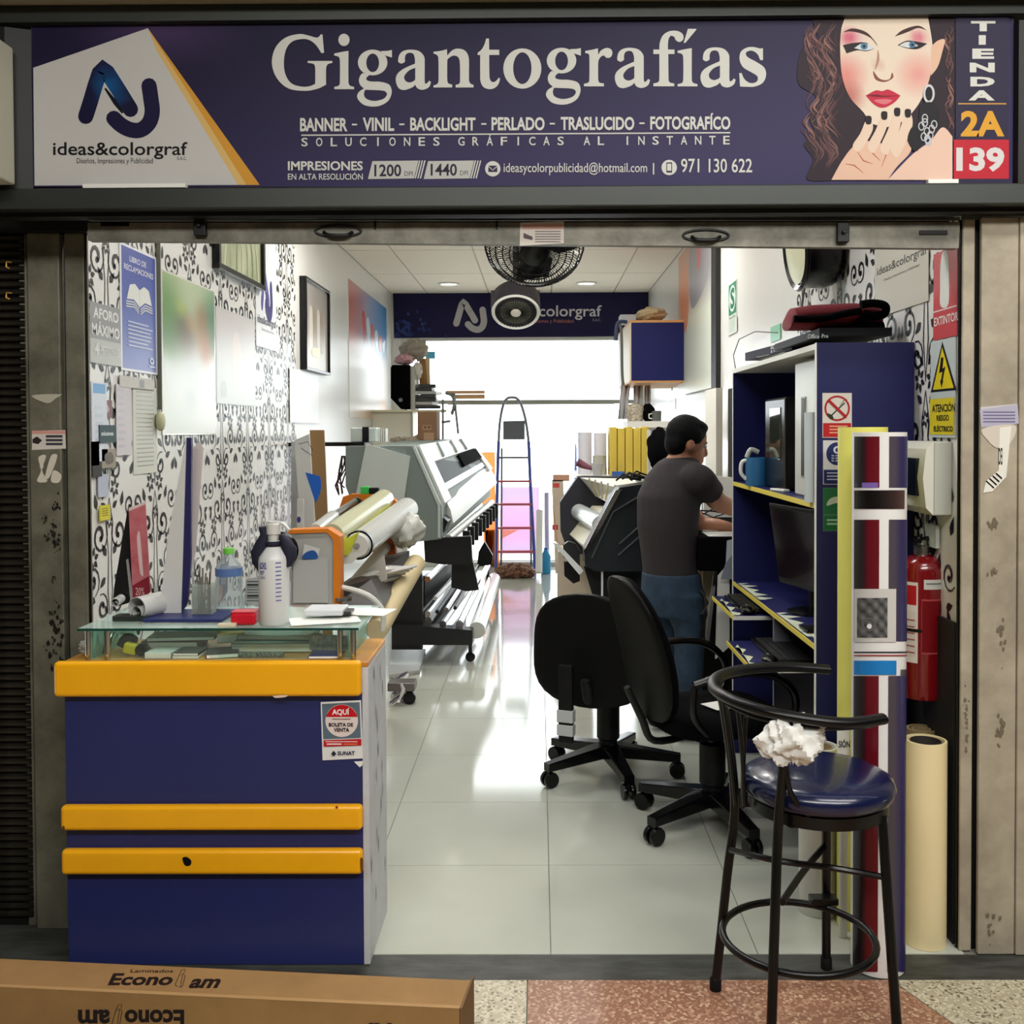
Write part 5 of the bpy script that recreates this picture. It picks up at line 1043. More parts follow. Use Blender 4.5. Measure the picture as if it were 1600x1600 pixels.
m1.build('white_strips', M('strip_white', (206, 206, 206), .3), sc_, smooth=40, kind='stuff'); m2.build('purple_strips', M('strip_purple', (62, 40, 80), .4), sc_, smooth=40, kind='stuff')
cs = thing('small_wheeled_base', 'small dark machine foot with a caster behind the floor scraps', 'machine foot', tuple(PZ(638, 1098, 0))); q = PZ(640, 1100, 0)
MB().lathe([(.012, -.015), (.035, -.014), (.035, .014), (.012, .015)], (q.x, q.y, .035), 20, axis=(0, 1, 0)).build('wheel', blackg, cs, smooth=40); MB().box(q.x-.12, q.x+.03, q.y-.02, q.y+.1, .075, .12).build('foot_plate', M('foot_metal', (120, 116, 112), .4, .5), cs, bevel=.003)
MB().box(q.x-.02, q.x+.012, q.y-.0, q.y+.05, .05, .075).build('fork', blk, cs)
# ================================================================== right wall
nw = navy; edge_y = M('yellow_edging', (226, 206, 84), .5); edge_w = M('white_edging', (226, 226, 216), .5); navyd = M('navy_board', (31, 33, 84), .4, spec=.3)
wallthing('extinguisher_sign', 'red EXTINTOR sign with a white extinguisher symbol by the jamb', 'sign', 1460, 1497, 'r', 382, 524, 1, base=(188, 80, 84), off=.002,
    draw=lambda c: (c.rect(0, 0, 1, 1, (196, 76, 82)), c.sp([(.3, .2), (.36, .05), (.5, .0), (.62, .08), (.66, .2), (.66, .62), (.32, .62), (.3, .4)], (216, 220, 212)), c.rect(.0, .665, 1, .68, (226, 216, 210)), c.text('EXTINTOR', .05, .74, 1.06, .84, (230, 222, 216), .02)))
def dr_volt(c):
    c.rect(0, 0, 1, 1, (196, 206, 206)); c.poly([(.5, .02), (1.08, .53), (.02, .53)], (20, 20, 22)); c.poly([(.5, .08), (.97, .505), (.12, .505)], (226, 206, 30))
    c.poly([(.46, .18), (.56, .19), (.52, .3), (.64, .28), (.53, .42), (.56, .42), (.48, .49), (.42, .41), (.46, .42), (.52, .33), (.38, .34)], (20, 18, 20))
    c.rect(.0, .6, 1, .97, (222, 204, 40)); c.text('ATENCIÓN', .1, .64, 1.04, .74, (26, 22, 20), .03); c.text('RIESGO', .3, .77, .8, .83, (26, 22, 20), .03); c.text('ELÉCTRICO', .18, .87, .96, .94, (26, 22, 20), .03)
wallthing('electrical_hazard_sign', 'yellow triangle sign reading ATENCIÓN riesgo eléctrico above the fuse box', 'sign', 1456, 1494, 'r', 526, 684, 1, base=(206, 210, 208), off=.002, draw=dr_volt)
wallthing('logo_wall_panel', 'pale panel lettered ideas&colorgraf high on the right patterned wall', 'sign', 1368, 1452, 'r', 330, 470, 1, base=(206, 204, 190), draw=lambda c: (c.grid(0, 0, 1, 1, 2, 2, lambda u, v: (204, 202, 188)), c.text('ideas&colorgraf', .05, .36, .98, .5, (50, 50, 50), .01), c.text('Diseños, Impresiones y Publicidad', .2, .54, .85, .58, (110, 110, 104))))
single(MB().tube([PX(1252, 500, XR-.012), PX(1254, 470, XR-.012), PX(1262, 420, XR-.012), PX(1270, 350, XR-.012)], .006, 8), 'wall_cable', M('cable_grey', (90, 88, 84), .5), 'grey cable running up the patterned wall above the tool bag', 'cable', smooth=40)
# poster in the deep black frame edge and the plain panels
wallthing('large_poster', 'large washed-out orange and grey poster with a black side edge', 'poster', 1061, 1112, 'r', 340, 606, 1, base=(214, 210, 200), off=.03, draw=lambda c: (
    c.grid(0, 0, 1, 1, 6, 12, lambda u, v: mixc(mixc((222, 160, 130), (160, 158, 164), u), (214, 220, 206), min(1, max(0, (v-.36)/.12)))), c.sp([(.1, .2), (.3, .12), (.34, .5), (.1, .55)], (226, 150, 110)), c.sp([(.4, .05), (.8, -.0+.02), (.95, .3), (.6, .44), (.42, .4)], (150, 148, 158)), c.sp([(.62, .02), (.7, .02), (.72, .2), (.64, .22)], (206, 110, 116))))
a = PX(1126, 600, XR-.0).y; b = PX(1112, 600, XR-.03).y
single(MB().box(XR-.034, XR-.001, PX(1112, 600, XR).y-.36, b-.002, PX(1112, 606, XR-.03).z-.02, 2.9), 'poster_edge_board', M('edge_black', (14, 13, 14), .5), 'tall black board edge standing out beside the washed-out poster', 'board')
wallthing('assembly_sign', 'green and white S safe-zone sign on the plain right wall', 'sign', 1139, 1152, 'r', 436, 500, 1, base=(206, 214, 204), draw=lambda c: (c.rect(.05, .02, .95, .8, (40, 130, 96)), c.ell(.5, .4, .38, .33, (214, 222, 214)), c.text('S', .26, .14, .76, .66, (30, 120, 90), .04), c.text('ZONA SEGURA', .1, .84, .9, .94, (120, 150, 130), .01)))
wallthing('small_green_sign', 'small green exit arrow sign behind the dark boxes on the cabinet top', 'sign', 1205, 1220, 'r', 505, 530, 1, base=(120, 190, 150), off=.002)
wallthing('notice_paper', 'faint paper notice under the green S sign', 'sheet', 1138, 1152, 'r', 494, 518, 1, base=(206, 212, 204), draw=lambda c: bars(c, 5, .2, .8, .1, .9, (150, 180, 160)), off=.004)
# drum-shaped wall fan seen from its side
fn = thing('wall_drum_fan', 'black drum fan mounted high on the right patterned wall', 'fan', tuple(PX(1240, 415, XR)))
p = PX(1240, 395, XR); p.y = 4.15; cz = PY(1212, 392, 4.15)
MB().lathe([(.14, 0), (.17, .02), (.18, .06), (.165, .14), (.1, .16)], V((XR-.02, 4.15, cz.z+.03)), 32, axis=(-1, 0, -.1)).build('drum', blackg, fn, smooth=40)
MB().lathe([(.172, .145), (.182, .155), (.172, .165), (.155, .155)], V((XR-.02, 4.15, cz.z+.03)), 32, axis=(-1, 0, -.1), caps=False).build('rim_ring', blackg, fn, smooth=40)
MB().lathe([(.15, .158), (.05, .175), (.01, .178)], V((XR-.02, 4.15, cz.z+.03)), 32, axis=(-1, 0, -.1)).build('pale_face', M('fan_face', (206, 206, 170), .4), fn, smooth=40)
MB().box(XR-.03, XR-.001, 4.1, 4.2, cz.z-.1, cz.z+.16).build('bracket', black, fn)
# fuse box
fb = thing('fuse_box', 'white surface-mounted fuse box with a dark window on the right wall', 'fuse box', (XR-.06, 3.1, 1.27)); fbz0, fbz1 = PY(1478, 806, 2.99).z, PY(1478, 690, 2.99).z
MB().box(XR-.055, XR-.001, 3.0, 3.24, fbz0, fbz1).build('housing', M('fuse_grey', (176, 178, 168), .4), fb, bevel=.004)
A = [V((XR-.056, 3.0, fbz0)), V((XR-.056, 3.0, fbz1)), V((XR-.078, 3.0, (fbz1*.9+fbz0*.1))), V((XR-.088, 3.0, (fbz0+fbz1)/2)), V((XR-.078, 3.0, (fbz1*.1+fbz0*.9)))]
MB().loft(A, [q+V((0, .24, 0)) for q in A]).build('bulged_cover', M('fuse_cover', (206, 206, 194), .35), fb, smooth=30)
MB().box(XR-.092, XR-.074, 3.045, 3.24, fbz0+.055, fbz1-.05).build('tinted_window', M('window_dark', (18, 26, 24), .1), fb, bevel=.003)
MB().cyl((XR-.078, 3.15, fbz0+.028), (XR-.09, 3.15, fbz0+.028), .008).build('screw_cap', white, fb, smooth=40)
# fire extinguisher
ext = thing('fire_extinguisher', 'red fire extinguisher with a white label hanging below the fuse box', 'fire extinguisher', (1.13, 3.14, .7)); ex_, ey_ = PY(1441, 950, 3.14).x, 3.14
zb3, zt3 = PY(1441, 1090, 3.14).z, PY(1441, 866, 3.14).z; red = M('extinguisher_red', (118, 9, 19), .2, coat=.5)
MB().lathe([(.03, zb3), (.062, zb3+.006), (.066, zb3+.02), (.066, zt3-.05), (.06, zt3-.025), (.04, zt3-.006), (.022, zt3)], (ex_, ey_, 0), 32).build('cylinder_body', red, ext, smooth=50)
MB().lathe([(.02, zt3), (.02, zt3+.025), (.014, zt3+.03), (.014, zt3+.045)], (ex_, ey_, 0), 20).build('valve', steel, ext, smooth=40)
MB().tube([(ex_-.03, ey_-.01, zt3+.035), (ex_, ey_, zt3+.045), (ex_+.05, ey_, zt3+.06), (ex_+.085, ey_+.01, zt3+.055)], [.01, .012, .009, .007], 8, flat=.6).tube([(ex_-.01, ey_, zt3+.03), (ex_+.04, ey_, zt3+.028), (ex_+.075, ey_, zt3+.01)], .007, 8).build('squeeze_handle', blackg, ext, smooth=40)
MB().tube([(ex_+.01, ey_, zt3+.02), (ex_+.06, ey_+.0, zt3-.01), (ex_+.073, ey_+.02, zt3-.08), (ex_+.07, ey_+.03, zt3-.25)], .009, 10).build('hose', black, ext, smooth=40)
MB().cyl((ex_-.03, ey_-.035, zt3+.015), (ex_-.03, ey_-.045, zt3+.015), .014).build('gauge', chrome, ext, smooth=40)
MB().lathe([(.0668, zb3+.215), (.0668, zb3+.225)], (ex_, ey_, 0), 32, caps=False).build('strap', black, ext, solid=.002)
cyl2 = lambda a, z_: V((ex_+.0665*math.sin(a), ey_-.0665*math.cos(a), z_))
c = Canvas(cyl2, (0, -1, 0), .0002)
def cpatch(c, a0, a1, z0, z1, col): c.grid(a0, z0, a1, z1, 6, 1, lambda u, v: col)
cpatch(c, -1.5, -.55, zb3+.12, zt3-.08, (214, 206, 200)); cpatch(c, -1.42, -.62, zt3-.15, zt3-.09, (170, 30, 36)); cpatch(c, -1.4, -.65, zb3+.14, zt3-.17, (206, 196, 192)); cpatch(c, -.3, .9, zt3-.1, zt3-.07, (200, 200, 196)); cpatch(c, -.2, .8, zt3-.085, zt3-.08, (120, 120, 120)); cpatch(c, -.4, .6, zb3+.15, zt3-.13, (170, 70, 70)); cpatch(c, -.38, .58, zb3+.155, zt3-.135, (112, 8, 18))
for k in range(6): cpatch(c, -1.36, -.7, zb3+.15+k*.02, zb3+.153+k*.02, (150, 40, 44))
c.build('label_print', ext)
single(MB().obox((XR-.012, 3.12, zt3+.06), (.012, .08, .07)), 'wall_tag', M('tag_clear', (180, 186, 180), .3), 'small pale tag on the wall behind the extinguisher handle', 'tag')
# ---------------------------------------------------------------- hutch cabinet
HX0, HX1, HY0, HY1 = .905, XR-.004, 3.3, 4.74
HT = PY(1350, 535, HY0).z
hu = thing('computer_hutch', 'tall navy computer hutch with yellow-edged shelves against the right wall', 'cabinet', ((HX0+HX1)/2, 4.0, 0))
MB().box(HX0, HX1, HY0, HY0+.018, 0, HT).build('side_panel', navyd, hu); MB().box(HX0+.002, HX1, HY1-.018, HY1, .0, HT-.02).build('side_panel', navyd, hu)
MB().box(HX0-.002, HX0, HY0, HY0+.018, 0, HT).build('edging', edge_w, hu); MB().box(HX0-.0, HX0+.002, HY1-.018, HY1, .0, HT-.02).build('edging', edge_w, hu)
MB().box(HX0+.002, HX1, HY0+.018, HY1, HT-.02, HT-.001).build('top_board', edge_w, hu); MB().box(HX1-.008, HX1, HY0+.018, HY1-.018, .0, HT-.02).build('back_board', navyd, hu)
ZS1 = PY(1279, 787, HY0).z; sf_ = MB().box(HX0+.004, HX1-.01, HY0+.018, HY1-.018, ZS1-.018, ZS1).build('shelf', navyd, hu); MB().box(HX0, HX0+.004, HY0+.018, HY1-.018, ZS1-.018, ZS1).build('shelf_edging', edge_y, sf_)
ZD = .81; MB().box(HX0+.004, HX1-.01, HY0+.018, HY1-.018, ZD-.018, ZD).build('desk_board', navyd, hu); MB().box(HX0, HX0+.004, HY0+.018, HY1-.018, ZD-.018, ZD).build('desk_edging', edge_y, hu)
MB().box(HX0+.02, HX1-.02, 3.98, 4.0, .05, ZD-.02).build('divider', M('divider_grey', (120, 120, 130), .4), hu)
c = Canvas(lambda y, x: V((x, y, ZD)), (0, 0, 1), .0003)
for y0_, y1_ in ((3.45, 3.9), (4.2, 4.65)):
    P = [(y0_, .915)]
    for k in range(12): P.append((y0_+(y1_-y0_)*k/11, .94+.03*math.sin(k*2.3)+(.02 if k % 2 else 0)))
    P.append((y1_, .915)); c.poly(P, (206, 212, 190))
c.build('peeled_laminate', hu)
# trays with keyboards
kb_ = M('key_black', (20, 21, 22), .5)
def keyboard(name, label, x, y, z, w, l):
    k = thing(name, label, 'keyboard', (x, y, z)); kc = MB().box(x-w/2, x+w/2, y-l/2, y+l/2, z, z+.014).build('case', blackg, k, bevel=.003)
    m = MB()
    for i in range(5):
        for j in range(16):
            xx = x-w/2+.012+(w-.024)*(i+.5)/5; yy = y-l/2+.01+(l-.02)*(j+.5)/16; m.box(xx-(w-.024)/5*.42, xx+(w-.024)/5*.42, yy-(l-.02)/16*.42, yy+(l-.02)/16*.42, z+.0142, z+.021)
    m.build('keys', kb_, kc, kind='stuff'); return k
for X0, X1, ya, yb, zt_, nm in ((.76, .92, 3.62, 4.1, .66, 'near'), (.79, .92, 4.12, 4.62, .757, 'far')):
    t = thing('keyboard_tray', 'navy slide-out keyboard tray with peeling yellow edge, '+('nearer and lower one' if nm == 'near' else 'farther and higher one'), 'tray', ((X0+X1)/2, (ya+yb)/2, zt_-.016))
    MB().box(X0+.004, 1.15, ya, yb, zt_-.016, zt_).build('board', navyd, t); MB().box(X0, X0+.004, ya, yb, zt_-.016, zt_).build('edging', edge_y, t); MB().box(X0, 1.15, ya-.003, ya, zt_-.016, zt_+.0).build('edging', edge_w, t)
    MB().box(1.12, 1.15, ya+.02, yb-.02, zt_+.0, ZD-.018).build('hanger', steel, t)
    c = Canvas(lambda y, x: V((x, y, zt_)), (0, 0, 1), .0003); P = [(ya+.02, X0+.004)]
    for k in range(10): P.append((ya+.02+(yb-ya)*.8*k/9, X0+.03+.02*math.sin(k*2.1)))
    c.poly(P, (206, 212, 180)); c.build('peeled_laminate', t)
keyboard('keyboard', 'black keyboard on the nearer lower tray', .93, 3.86, .661, .15, .42); keyboard('keyboard', 'black keyboard on the farther higher tray', .9, 4.36, .758, .13, .4)
def mouse(label, x, y, z): 
    t = thing('computer_mouse', label, 'mouse', (x, y, z)); MB().ell((x, y, z+.016), (.03, .05, .016)).build('shell', blackg, t, smooth=60); MB().ell((x-.0, y+.02, z+.03), (.004, .01, .005), 8).build('wheel', greyp, t, smooth=60)
mouse('glossy black mouse at the near end of the lower keyboard tray', .84, 3.69, .6615)
mouse('black mouse at the near end of the higher keyboard tray', .86, 4.19-.02, .7585)
single(MB().box(.93, 1.1, 3.625, 3.66, .661, .667), 'striped_card', M('striped_card', (150, 90, 70), .5, noise=.5, scale=90, c2=(206, 196, 120)), 'small striped card in front of the keyboard on the lower tray', 'card')
# desk-top items: monitor, tower fans, mouse pads
mo = thing('monitor', 'dark flat monitor with a reddish reflection tinted into its screen on the hutch desk', 'monitor', (1.04, 3.95, ZD))
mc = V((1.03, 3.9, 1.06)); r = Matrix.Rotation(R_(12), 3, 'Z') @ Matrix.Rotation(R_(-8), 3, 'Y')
bz_ = MB().obox(mc, (.035, .5, .33), rot=r).build('bezel', blackg, mo, bevel=.005); MB().obox(mc+r @ V((-.019, 0, .005)), (.002, .47, .29), rot=r).build('screen', M('screen_dark', (26, 14, 22), .08), bz_)  # reddish reflection is put into the screen's base colour
MB().cyl((1.07, 3.92, ZD), (1.06, 3.92, 1.0), .02).build('stand_neck', black, mo, smooth=40); MB().lathe([(.1, 0), (.1, .008), (.04, .02)], (1.06, 3.9, ZD+.0005), 28).build('stand_foot', blackg, mo, smooth=40)
single(MB().box(1.0, 1.17, 3.36, 3.5, ZD+.001, 1.2), 'desktop_tower', blackg, 'narrow black computer tower on the desk behind the hutch side panel', 'computer', bevel=.005)
gp = thing('grey_tray_panel', 'grey translucent folded panel standing at the far end of the hutch desk', 'panel', (.93, 4.6, ZD))
A = [PY(1136, 845, 4.68), PY(1196, 829, 4.68), PY(1196, 850, 4.68), PY(1150, 860, 4.68), PY(1136, 885, 4.68)]
gm = M('panel_grey_dark', (118, 126, 138), .35); gm2 = M('panel_grey_light', (176, 184, 190), .35)
X_ = HX0-.012
def sX(pts, X, th, name, mat, parent, **k):
    A = [PX(a, b, X) for a, b in pts]; return MB().loft(A, [V((X+th, q.y, q.z)) for q in A]).build(name, mat, parent, **k)
pan([(1136, 845), (1200, 828), (1200, 905), (1133, 903)], 4.8, .004, 'back_sheet', gm2, gp); pan([(1150, 860), (1196, 852), (1226, 906), (1126, 905), (1134, 880)], 4.77, .004, 'front_sheet', gm, gp)
single(MB().box(HX0+.02, HX0+.15, 3.5, 3.6, ZD+.001, ZD+.012), 'black_stapler', blackg, 'small black stapler-like tool at the edge of the hutch desk', 'tool', bevel=.004)
m = MB().lathe([(.07, 0), (.07, .003)], (1.0, 3.42, ZD+.001), 28); m.build; single(m, 'white_disc', paper, 'white round paper disc lying at the near end of the hutch desk', 'disc')
# shelf items
tw = thing('white_computer_tower', 'tall white computer tower with a slotted grille on the upper shelf', 'computer', (1.02, 3.55, ZS1)); zt4 = PY(1255, 560, 3.5).z
MB().box(.955, 1.16, 3.4, 3.78, ZS1+.001, zt4).build('case', M('tower_white', (206, 208, 196), .35), tw, bevel=.006)
gr_ = MB().box(.952, .956, 3.62, 3.68, ZS1+.07, ZS1+.36).build('grille', M('grille_metal', (150, 152, 144), .4), tw)
for k in range(4): MB().box(.9505, .9525, 3.626+.013*k, 3.630+.013*k, ZS1+.075, ZS1+.355).build('slot', blackg, gr_)
tb = thing('black_computer_tower', 'glossy black computer tower behind the white one on the upper shelf', 'computer', (1.03, 4.05, ZS1)); MB().box(.96, 1.18, 3.95, 4.3, ZS1+.001, ZS1+.37).build('case', blackg, tb, bevel=.01); MB().box(.957, .961, 4.02, 4.2, ZS1+.12, ZS1+.33).build('side_window', M('mirror_window', (150, 156, 140), .05, .9), tb, bevel=.001)
mg_ = thing('blue_mug', 'blue mug with a white handle at the far end of the upper shelf', 'mug', (.955, 4.35, ZS1)); mz = ZS1+.001; u = 4.35/F; q = PY(1183, 750, 4.35)
MB().lathe([(17*u, 0), (17.5*u, 2*u), (17.5*u, 44*u), (16*u, 44*u), (16*u, 6*u)], (q.x, 4.35, mz), 28).build('cup_body', M('mug_blue', (40, 104, 150), .4), mg_, smooth=40)
MB().tube([(q.x-16*u, 4.35, mz+40*u), (q.x-24*u, 4.35, mz+36*u), (q.x-25*u, 4.35, mz+20*u), (q.x-17*u, 4.35, mz+10*u)], 3*u, 8).build('mug_handle', white, mg_, smooth=40)
MB().tube([(q.x-16*u, 4.35, mz+44*u), (q.x-10*u, 4.35, mz+56*u), (q.x+2*u, 4.35, mz+52*u)], 4*u, 8).build('spoon', M('spoon_pale', (180, 184, 176), .4), mg_, smooth=40)
t = thing('paper_tube', 'rolled pale paper standing upright on the upper shelf by the near side panel', 'paper roll', (.945, 3.36, ZS1)); u = 3.36/F; q = PY(1268, 780, 3.36)
MB().lathe([(11*u, 0), (11*u, 140*u), (10*u, 140*u), (10*u, 1*u)], (q.x, 3.36, ZS1+.001), 24, caps=False).build('sheet', M('tube_pale', (190, 198, 200), .4), t, smooth=40)
single(MB().obox((.94, 3.95, ZS1+.006), (.03, .1, .01), eul=(0, 0, .3)), 'white_remote', white, 'small white gadget lying on the upper shelf beside the black tower', 'gadget', bevel=.003)
# things on top of the hutch
HTz = HT-.001
bk = thing('boxed_software', 'flat black box lettered Office lying on the hutch top', 'box', (1.1, 3.5, HTz)); 
MB().box(.93, 1.17, 3.36, 4.0, HTz+.028, HTz+.055).build('box_body', M('box_black', (14, 14, 20), .5, spec=.15), bk, bevel=.002)
c = Canvas(lambda x, y: PY(x, y, 3.36), (0, -1, 0), .0004); q = PY(1300, 525, 3.36); c.text('Office', 1262, 522, 1280, 529, (190, 196, 196), .01); c.text('Pro', 1284, 522, 1294, 528, (190, 196, 196), .01); c.build('print', bk)
pb = thing('navy_box', 'long navy box with white lettering sticking out under the black box', 'box', (.95, 4.2, HTz)); MB().obox((.99, 4.12, HTz+.036), (.13, .62, .035), eul=(0, 0, .08)).build('box_body', M('navy_box', (20, 20, 48), .5, spec=.2), pb, bevel=.002)
c = Canvas(lambda y, z_: V((.922-(y-4.12)*.08, y, z_)), (-1, 0, 0), .0004); c.text('BLACK', 4.05, HTz+.05, 3.9, HTz+.038, (206, 206, 206), .02); c.text('& WHITE', 4.05, HTz+.035, 3.9, HTz+.024, (206, 206, 206), .02); c.build('print', pb)
m = MB()
for k in range(5): m.obox((1.03+rr.uniform(-.03, .03), 3.9+rr.uniform(-.2, .2), HTz+.003+k*.0042), (.15, .4, .002), eul=(0, 0, rr.uniform(-.15, .15)))
single(m, 'loose_papers', M('grey_papers', (180, 178, 168), .6), 'untidy grey and white papers under the boxes on the hutch top', 'papers', kind='stuff')
tbg = thing('tool_bag', 'dark red and black fabric tool bag on top of the black box', 'bag', (1.1, 3.45, HTz+.056)); Y_ = 3.4
def bagring(x, h0, h1, w): return [V((x, Y_+.09+w*math.cos(a), (h0+h1)/2+(h1-h0)/2*math.sin(a))) for a in [2*math.pi*k/20 for k in range(20)]]
xs_ = [PY(a, 500, Y_).x for a in (1240, 1246, 1275, 1320, 1345, 1372, 1384)]; zb_ = HTz+.0565
hs_ = [.05, .078, .088, .093, .094, .09, .085]
MB().rings([bagring(x, zb_+.002, zb_+h, .085 if 0 < i < 6 else .07) for i, (x, h) in enumerate(zip(xs_, hs_))]).build('bag_body', M('bag_red', (112, 14, 30), .8, bump=.2, scale=60), tbg, smooth=50)
def band(pts, r): return MB().tube([PY(a, b, Y_+.0) for a, b in pts], r, 8, flat=1)
band([(1240, 498), (1262, 499), (1290, 497), (1320, 490), (1345, 486)], .012).build('black_band', blackf, tbg, smooth=50); band([(1345, 476), (1365, 474), (1383, 478), (1382, 490), (1366, 494), (1350, 490)], .014).build('zip_edge', blackf, tbg, smooth=50)
band([(1340, 500), (1360, 512), (1380, 510)], .018).build('side_pocket', blackf, tbg, smooth=50)
wrp = single(MB().tube([PX(1149, 575, 1.17), PX(1146, 555, 1.17), PX(1155, 530, 1.17), PX(1180, 518, 1.17), PX(1215, 520, 1.17)], .003, 6), 'loose_wire', M('wire_dark', (70, 68, 60), .5), 'thin wire looping up from the far top corner of the hutch', 'wire', smooth=40)
# stickers on the near side panel
def sd(name, label, q4, base, draw): sticker(name, label, q4, HY0, draw, base, .0015, 'sign')
sd('no_smoking_sign', 'square no-smoking sign with a red circle on the hutch side', [(1285, 614), (1331, 614), (1331, 684), (1285, 684)], (206, 200, 192), lambda c: (c.rect(1286, 661, 1330, 683, (176, 34, 38)), [c.rect(1296, 665+k*5, 1324, 667+k*5, (220, 160, 130), up=False) for k in range(3)], c.ell(1308, 638, 20, 20, (170, 30, 36), inner=(1308, 638, 17, 17)),
    c.stroke([(1297, 651), (1319, 630)], 2, (30, 50, 36)), c.stroke([(1313, 633), (1318, 626), (1323, 624)], 1, (90, 90, 80)), c.sp([(1293, 646), (1300, 649), (1302, 655), (1296, 653)], (30, 60, 40)), c.stroke([(1295, 626), (1321, 651)], 4, (170, 30, 36))))
sd('no_touch_sign', 'square safety sign with a navy disc below the no-smoking sign', [(1286, 688), (1331, 688), (1331, 757), (1286, 757)], (196, 196, 200), lambda c: (c.ell(1308, 709, 17, 18, (36, 44, 96)), c.rect(1287, 734, 1330, 756, (34, 40, 90)), [c.rect(1292, 738+k*5, 1310, 740+k*5, (170, 174, 200), up=False) for k in range(3)], c.ell(1308, 703, 6, 6, (190, 194, 206), inner=(1308, 703, 3, 3)), [c.rect(1299+j*6, 711+i*4, 1303+j*6, 713+i*4, (170, 176, 196), up=False) for i in range(3) for j in range(3)]))
sd('hose_sign', 'green and white square sign lowest on the hutch side panel', [(1286, 762), (1331, 762), (1331, 830), (1286, 830)], (60, 110, 80), lambda c: (c.rect(1287, 763, 1330, 803, (38, 104, 66)), c.rect(1287, 806, 1330, 829, (36, 100, 62)), c.sp([(1292, 790), (1296, 780), (1308, 776), (1320, 782), (1322, 792), (1308, 786)], (186, 196, 180)), [c.rect(1292, 811+k*6, 1308, 814+k*6, (150, 190, 160), up=False) for k in range(2)]))
# ---------------------------------------------------------------- rolls of vinyl standing by the jamb
pr = thing('printed_vinyl_roll', 'tall upright roll printed with navy, white and dark red stripes', 'vinyl roll', (.948, 2.84, 0)); px_ = PY(1371, 1530, 2.84).x; rR = .0735; zTop = PY(1371, 676, 2.84).z
MB().lathe([(rR-.002, .0), (rR, .0), (rR, zTop), (rR-.006, zTop), (rR-.01, zTop-.03), (rR-.03, zTop-.03)], (px_, 2.84, .001), 48, caps=False).build('roll_body', M('vinyl_white', (226, 224, 222), .35), pr, smooth=40)
def cy(x, y):
    s_ = max(-.998, min(.998, (x-1371)/41.5)); a = math.asin(s_); dep = 2.84-rR*math.cos(a); return V((px_+rR*math.sin(a)*1.012, 2.84-rR*math.cos(a)*1.012, PY(1371, y, dep).z))
c = Canvas(cy, (0, -1, 0), .00012)
def cpx(x0, x1, y0, y1, col, n=8): c.grid(x0, y0, x1, y1, n, 1, lambda u, v: col)
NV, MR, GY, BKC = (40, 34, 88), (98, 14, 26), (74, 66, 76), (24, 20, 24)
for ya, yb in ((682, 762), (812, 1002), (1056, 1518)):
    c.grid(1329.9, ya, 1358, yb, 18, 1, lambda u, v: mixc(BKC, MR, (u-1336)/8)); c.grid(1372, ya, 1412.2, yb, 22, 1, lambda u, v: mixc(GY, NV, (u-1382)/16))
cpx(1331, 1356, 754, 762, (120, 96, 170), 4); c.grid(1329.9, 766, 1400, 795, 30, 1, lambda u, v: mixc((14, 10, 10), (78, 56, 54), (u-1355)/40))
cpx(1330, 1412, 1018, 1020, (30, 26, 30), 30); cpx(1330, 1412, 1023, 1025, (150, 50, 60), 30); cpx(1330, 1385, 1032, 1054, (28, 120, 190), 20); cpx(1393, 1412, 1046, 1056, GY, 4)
c.text('IMPRESIÓN', 1300, 1160, 1331.5, 1168, (20, 20, 20), .02) if 0 else None
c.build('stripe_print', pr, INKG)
stp = thing('photo_patch', 'white-edged grey photo patch taped round the striped roll', 'sticker', tuple(cy(1350, 1003))); c = Canvas(cy, (0, -1, 0), .0008); c.k = 2
c.grid(1330, 920, 1384, 1003, 24, 2, lambda u, v: (196, 192, 188)); c.grid(1332, 934, 1370, 996, 16, 6, lambda u, v: mixc((40, 40, 42), (120, 118, 116), .5+.5*math.sin(u*.4+v*.3))); c.ell(1345, 975, 9, 11, (96, 94, 94), inner=(1345, 975, 6, 8)); c.ell(1345, 978, 3, 4, (226, 226, 226)); c.build('photo', stp)
def vroll(name, label, px, Y, r, top_y, mat, inner=None, **k):
    t = thing(name, label, 'paper roll', (PY(px, 1400, Y).x, Y, 0)); x = PY(px, 1000, Y).x; z1 = PY(px, top_y, Y).z
    MB().lathe([(r, 0), (r, z1), (r-.008, z1), (r-.012, z1-.05), (.0, z1-.05)], (x, Y, .001), 32, caps=False).build('roll_body', mat, t, smooth=40)
    MB().lathe([(r-.016, z1-.049), (r-.016, z1-.002), (r-.02, z1-.002), (r-.02, z1-.049)], (x, Y, .001), 28, caps=False).build('core', inner or M('core_card', (150, 130, 96), .7), t, smooth=40)
    return t
vroll('yellow_roll', 'tall pale yellow roll standing behind the striped roll', 1347, 3.08, .073, 668, M('roll_yellow', (226, 222, 110), .45))
vroll('cream_roll', 'short cream roll standing by the right jamb', 1447, 2.97, .06, 1156, M('roll_cream', (232, 214, 168), .5), M('core_dark', (40, 34, 30), .7))
vroll('white_roll', 'short white roll standing behind the bar stool legs', 1279, 3.17, .06, 1165, M('roll_white', (206, 206, 198), .5))
single(MB().loft([V((q.x, 3.05, z_)) for q, z_ in ((PY(1466, 1480, 3.05), .001), (PY(1483, 1480, 3.05), .001), (PY(1486, 1160, 3.05), .6), (PY(1470, 1160, 3.05), .6))], [V((q.x, 3.054, z_)) for q, z_ in ((PY(1466, 1480, 3.05), .001), (PY(1483, 1480, 3.05), .001), (PY(1486, 1160, 3.05), .6), (PY(1470, 1160, 3.05), .6))]), 'grey_sheet', M('sheet_bluegrey', (130, 134, 138), .5), 'grey sheet standing between the cream roll and the jamb', 'sheet')
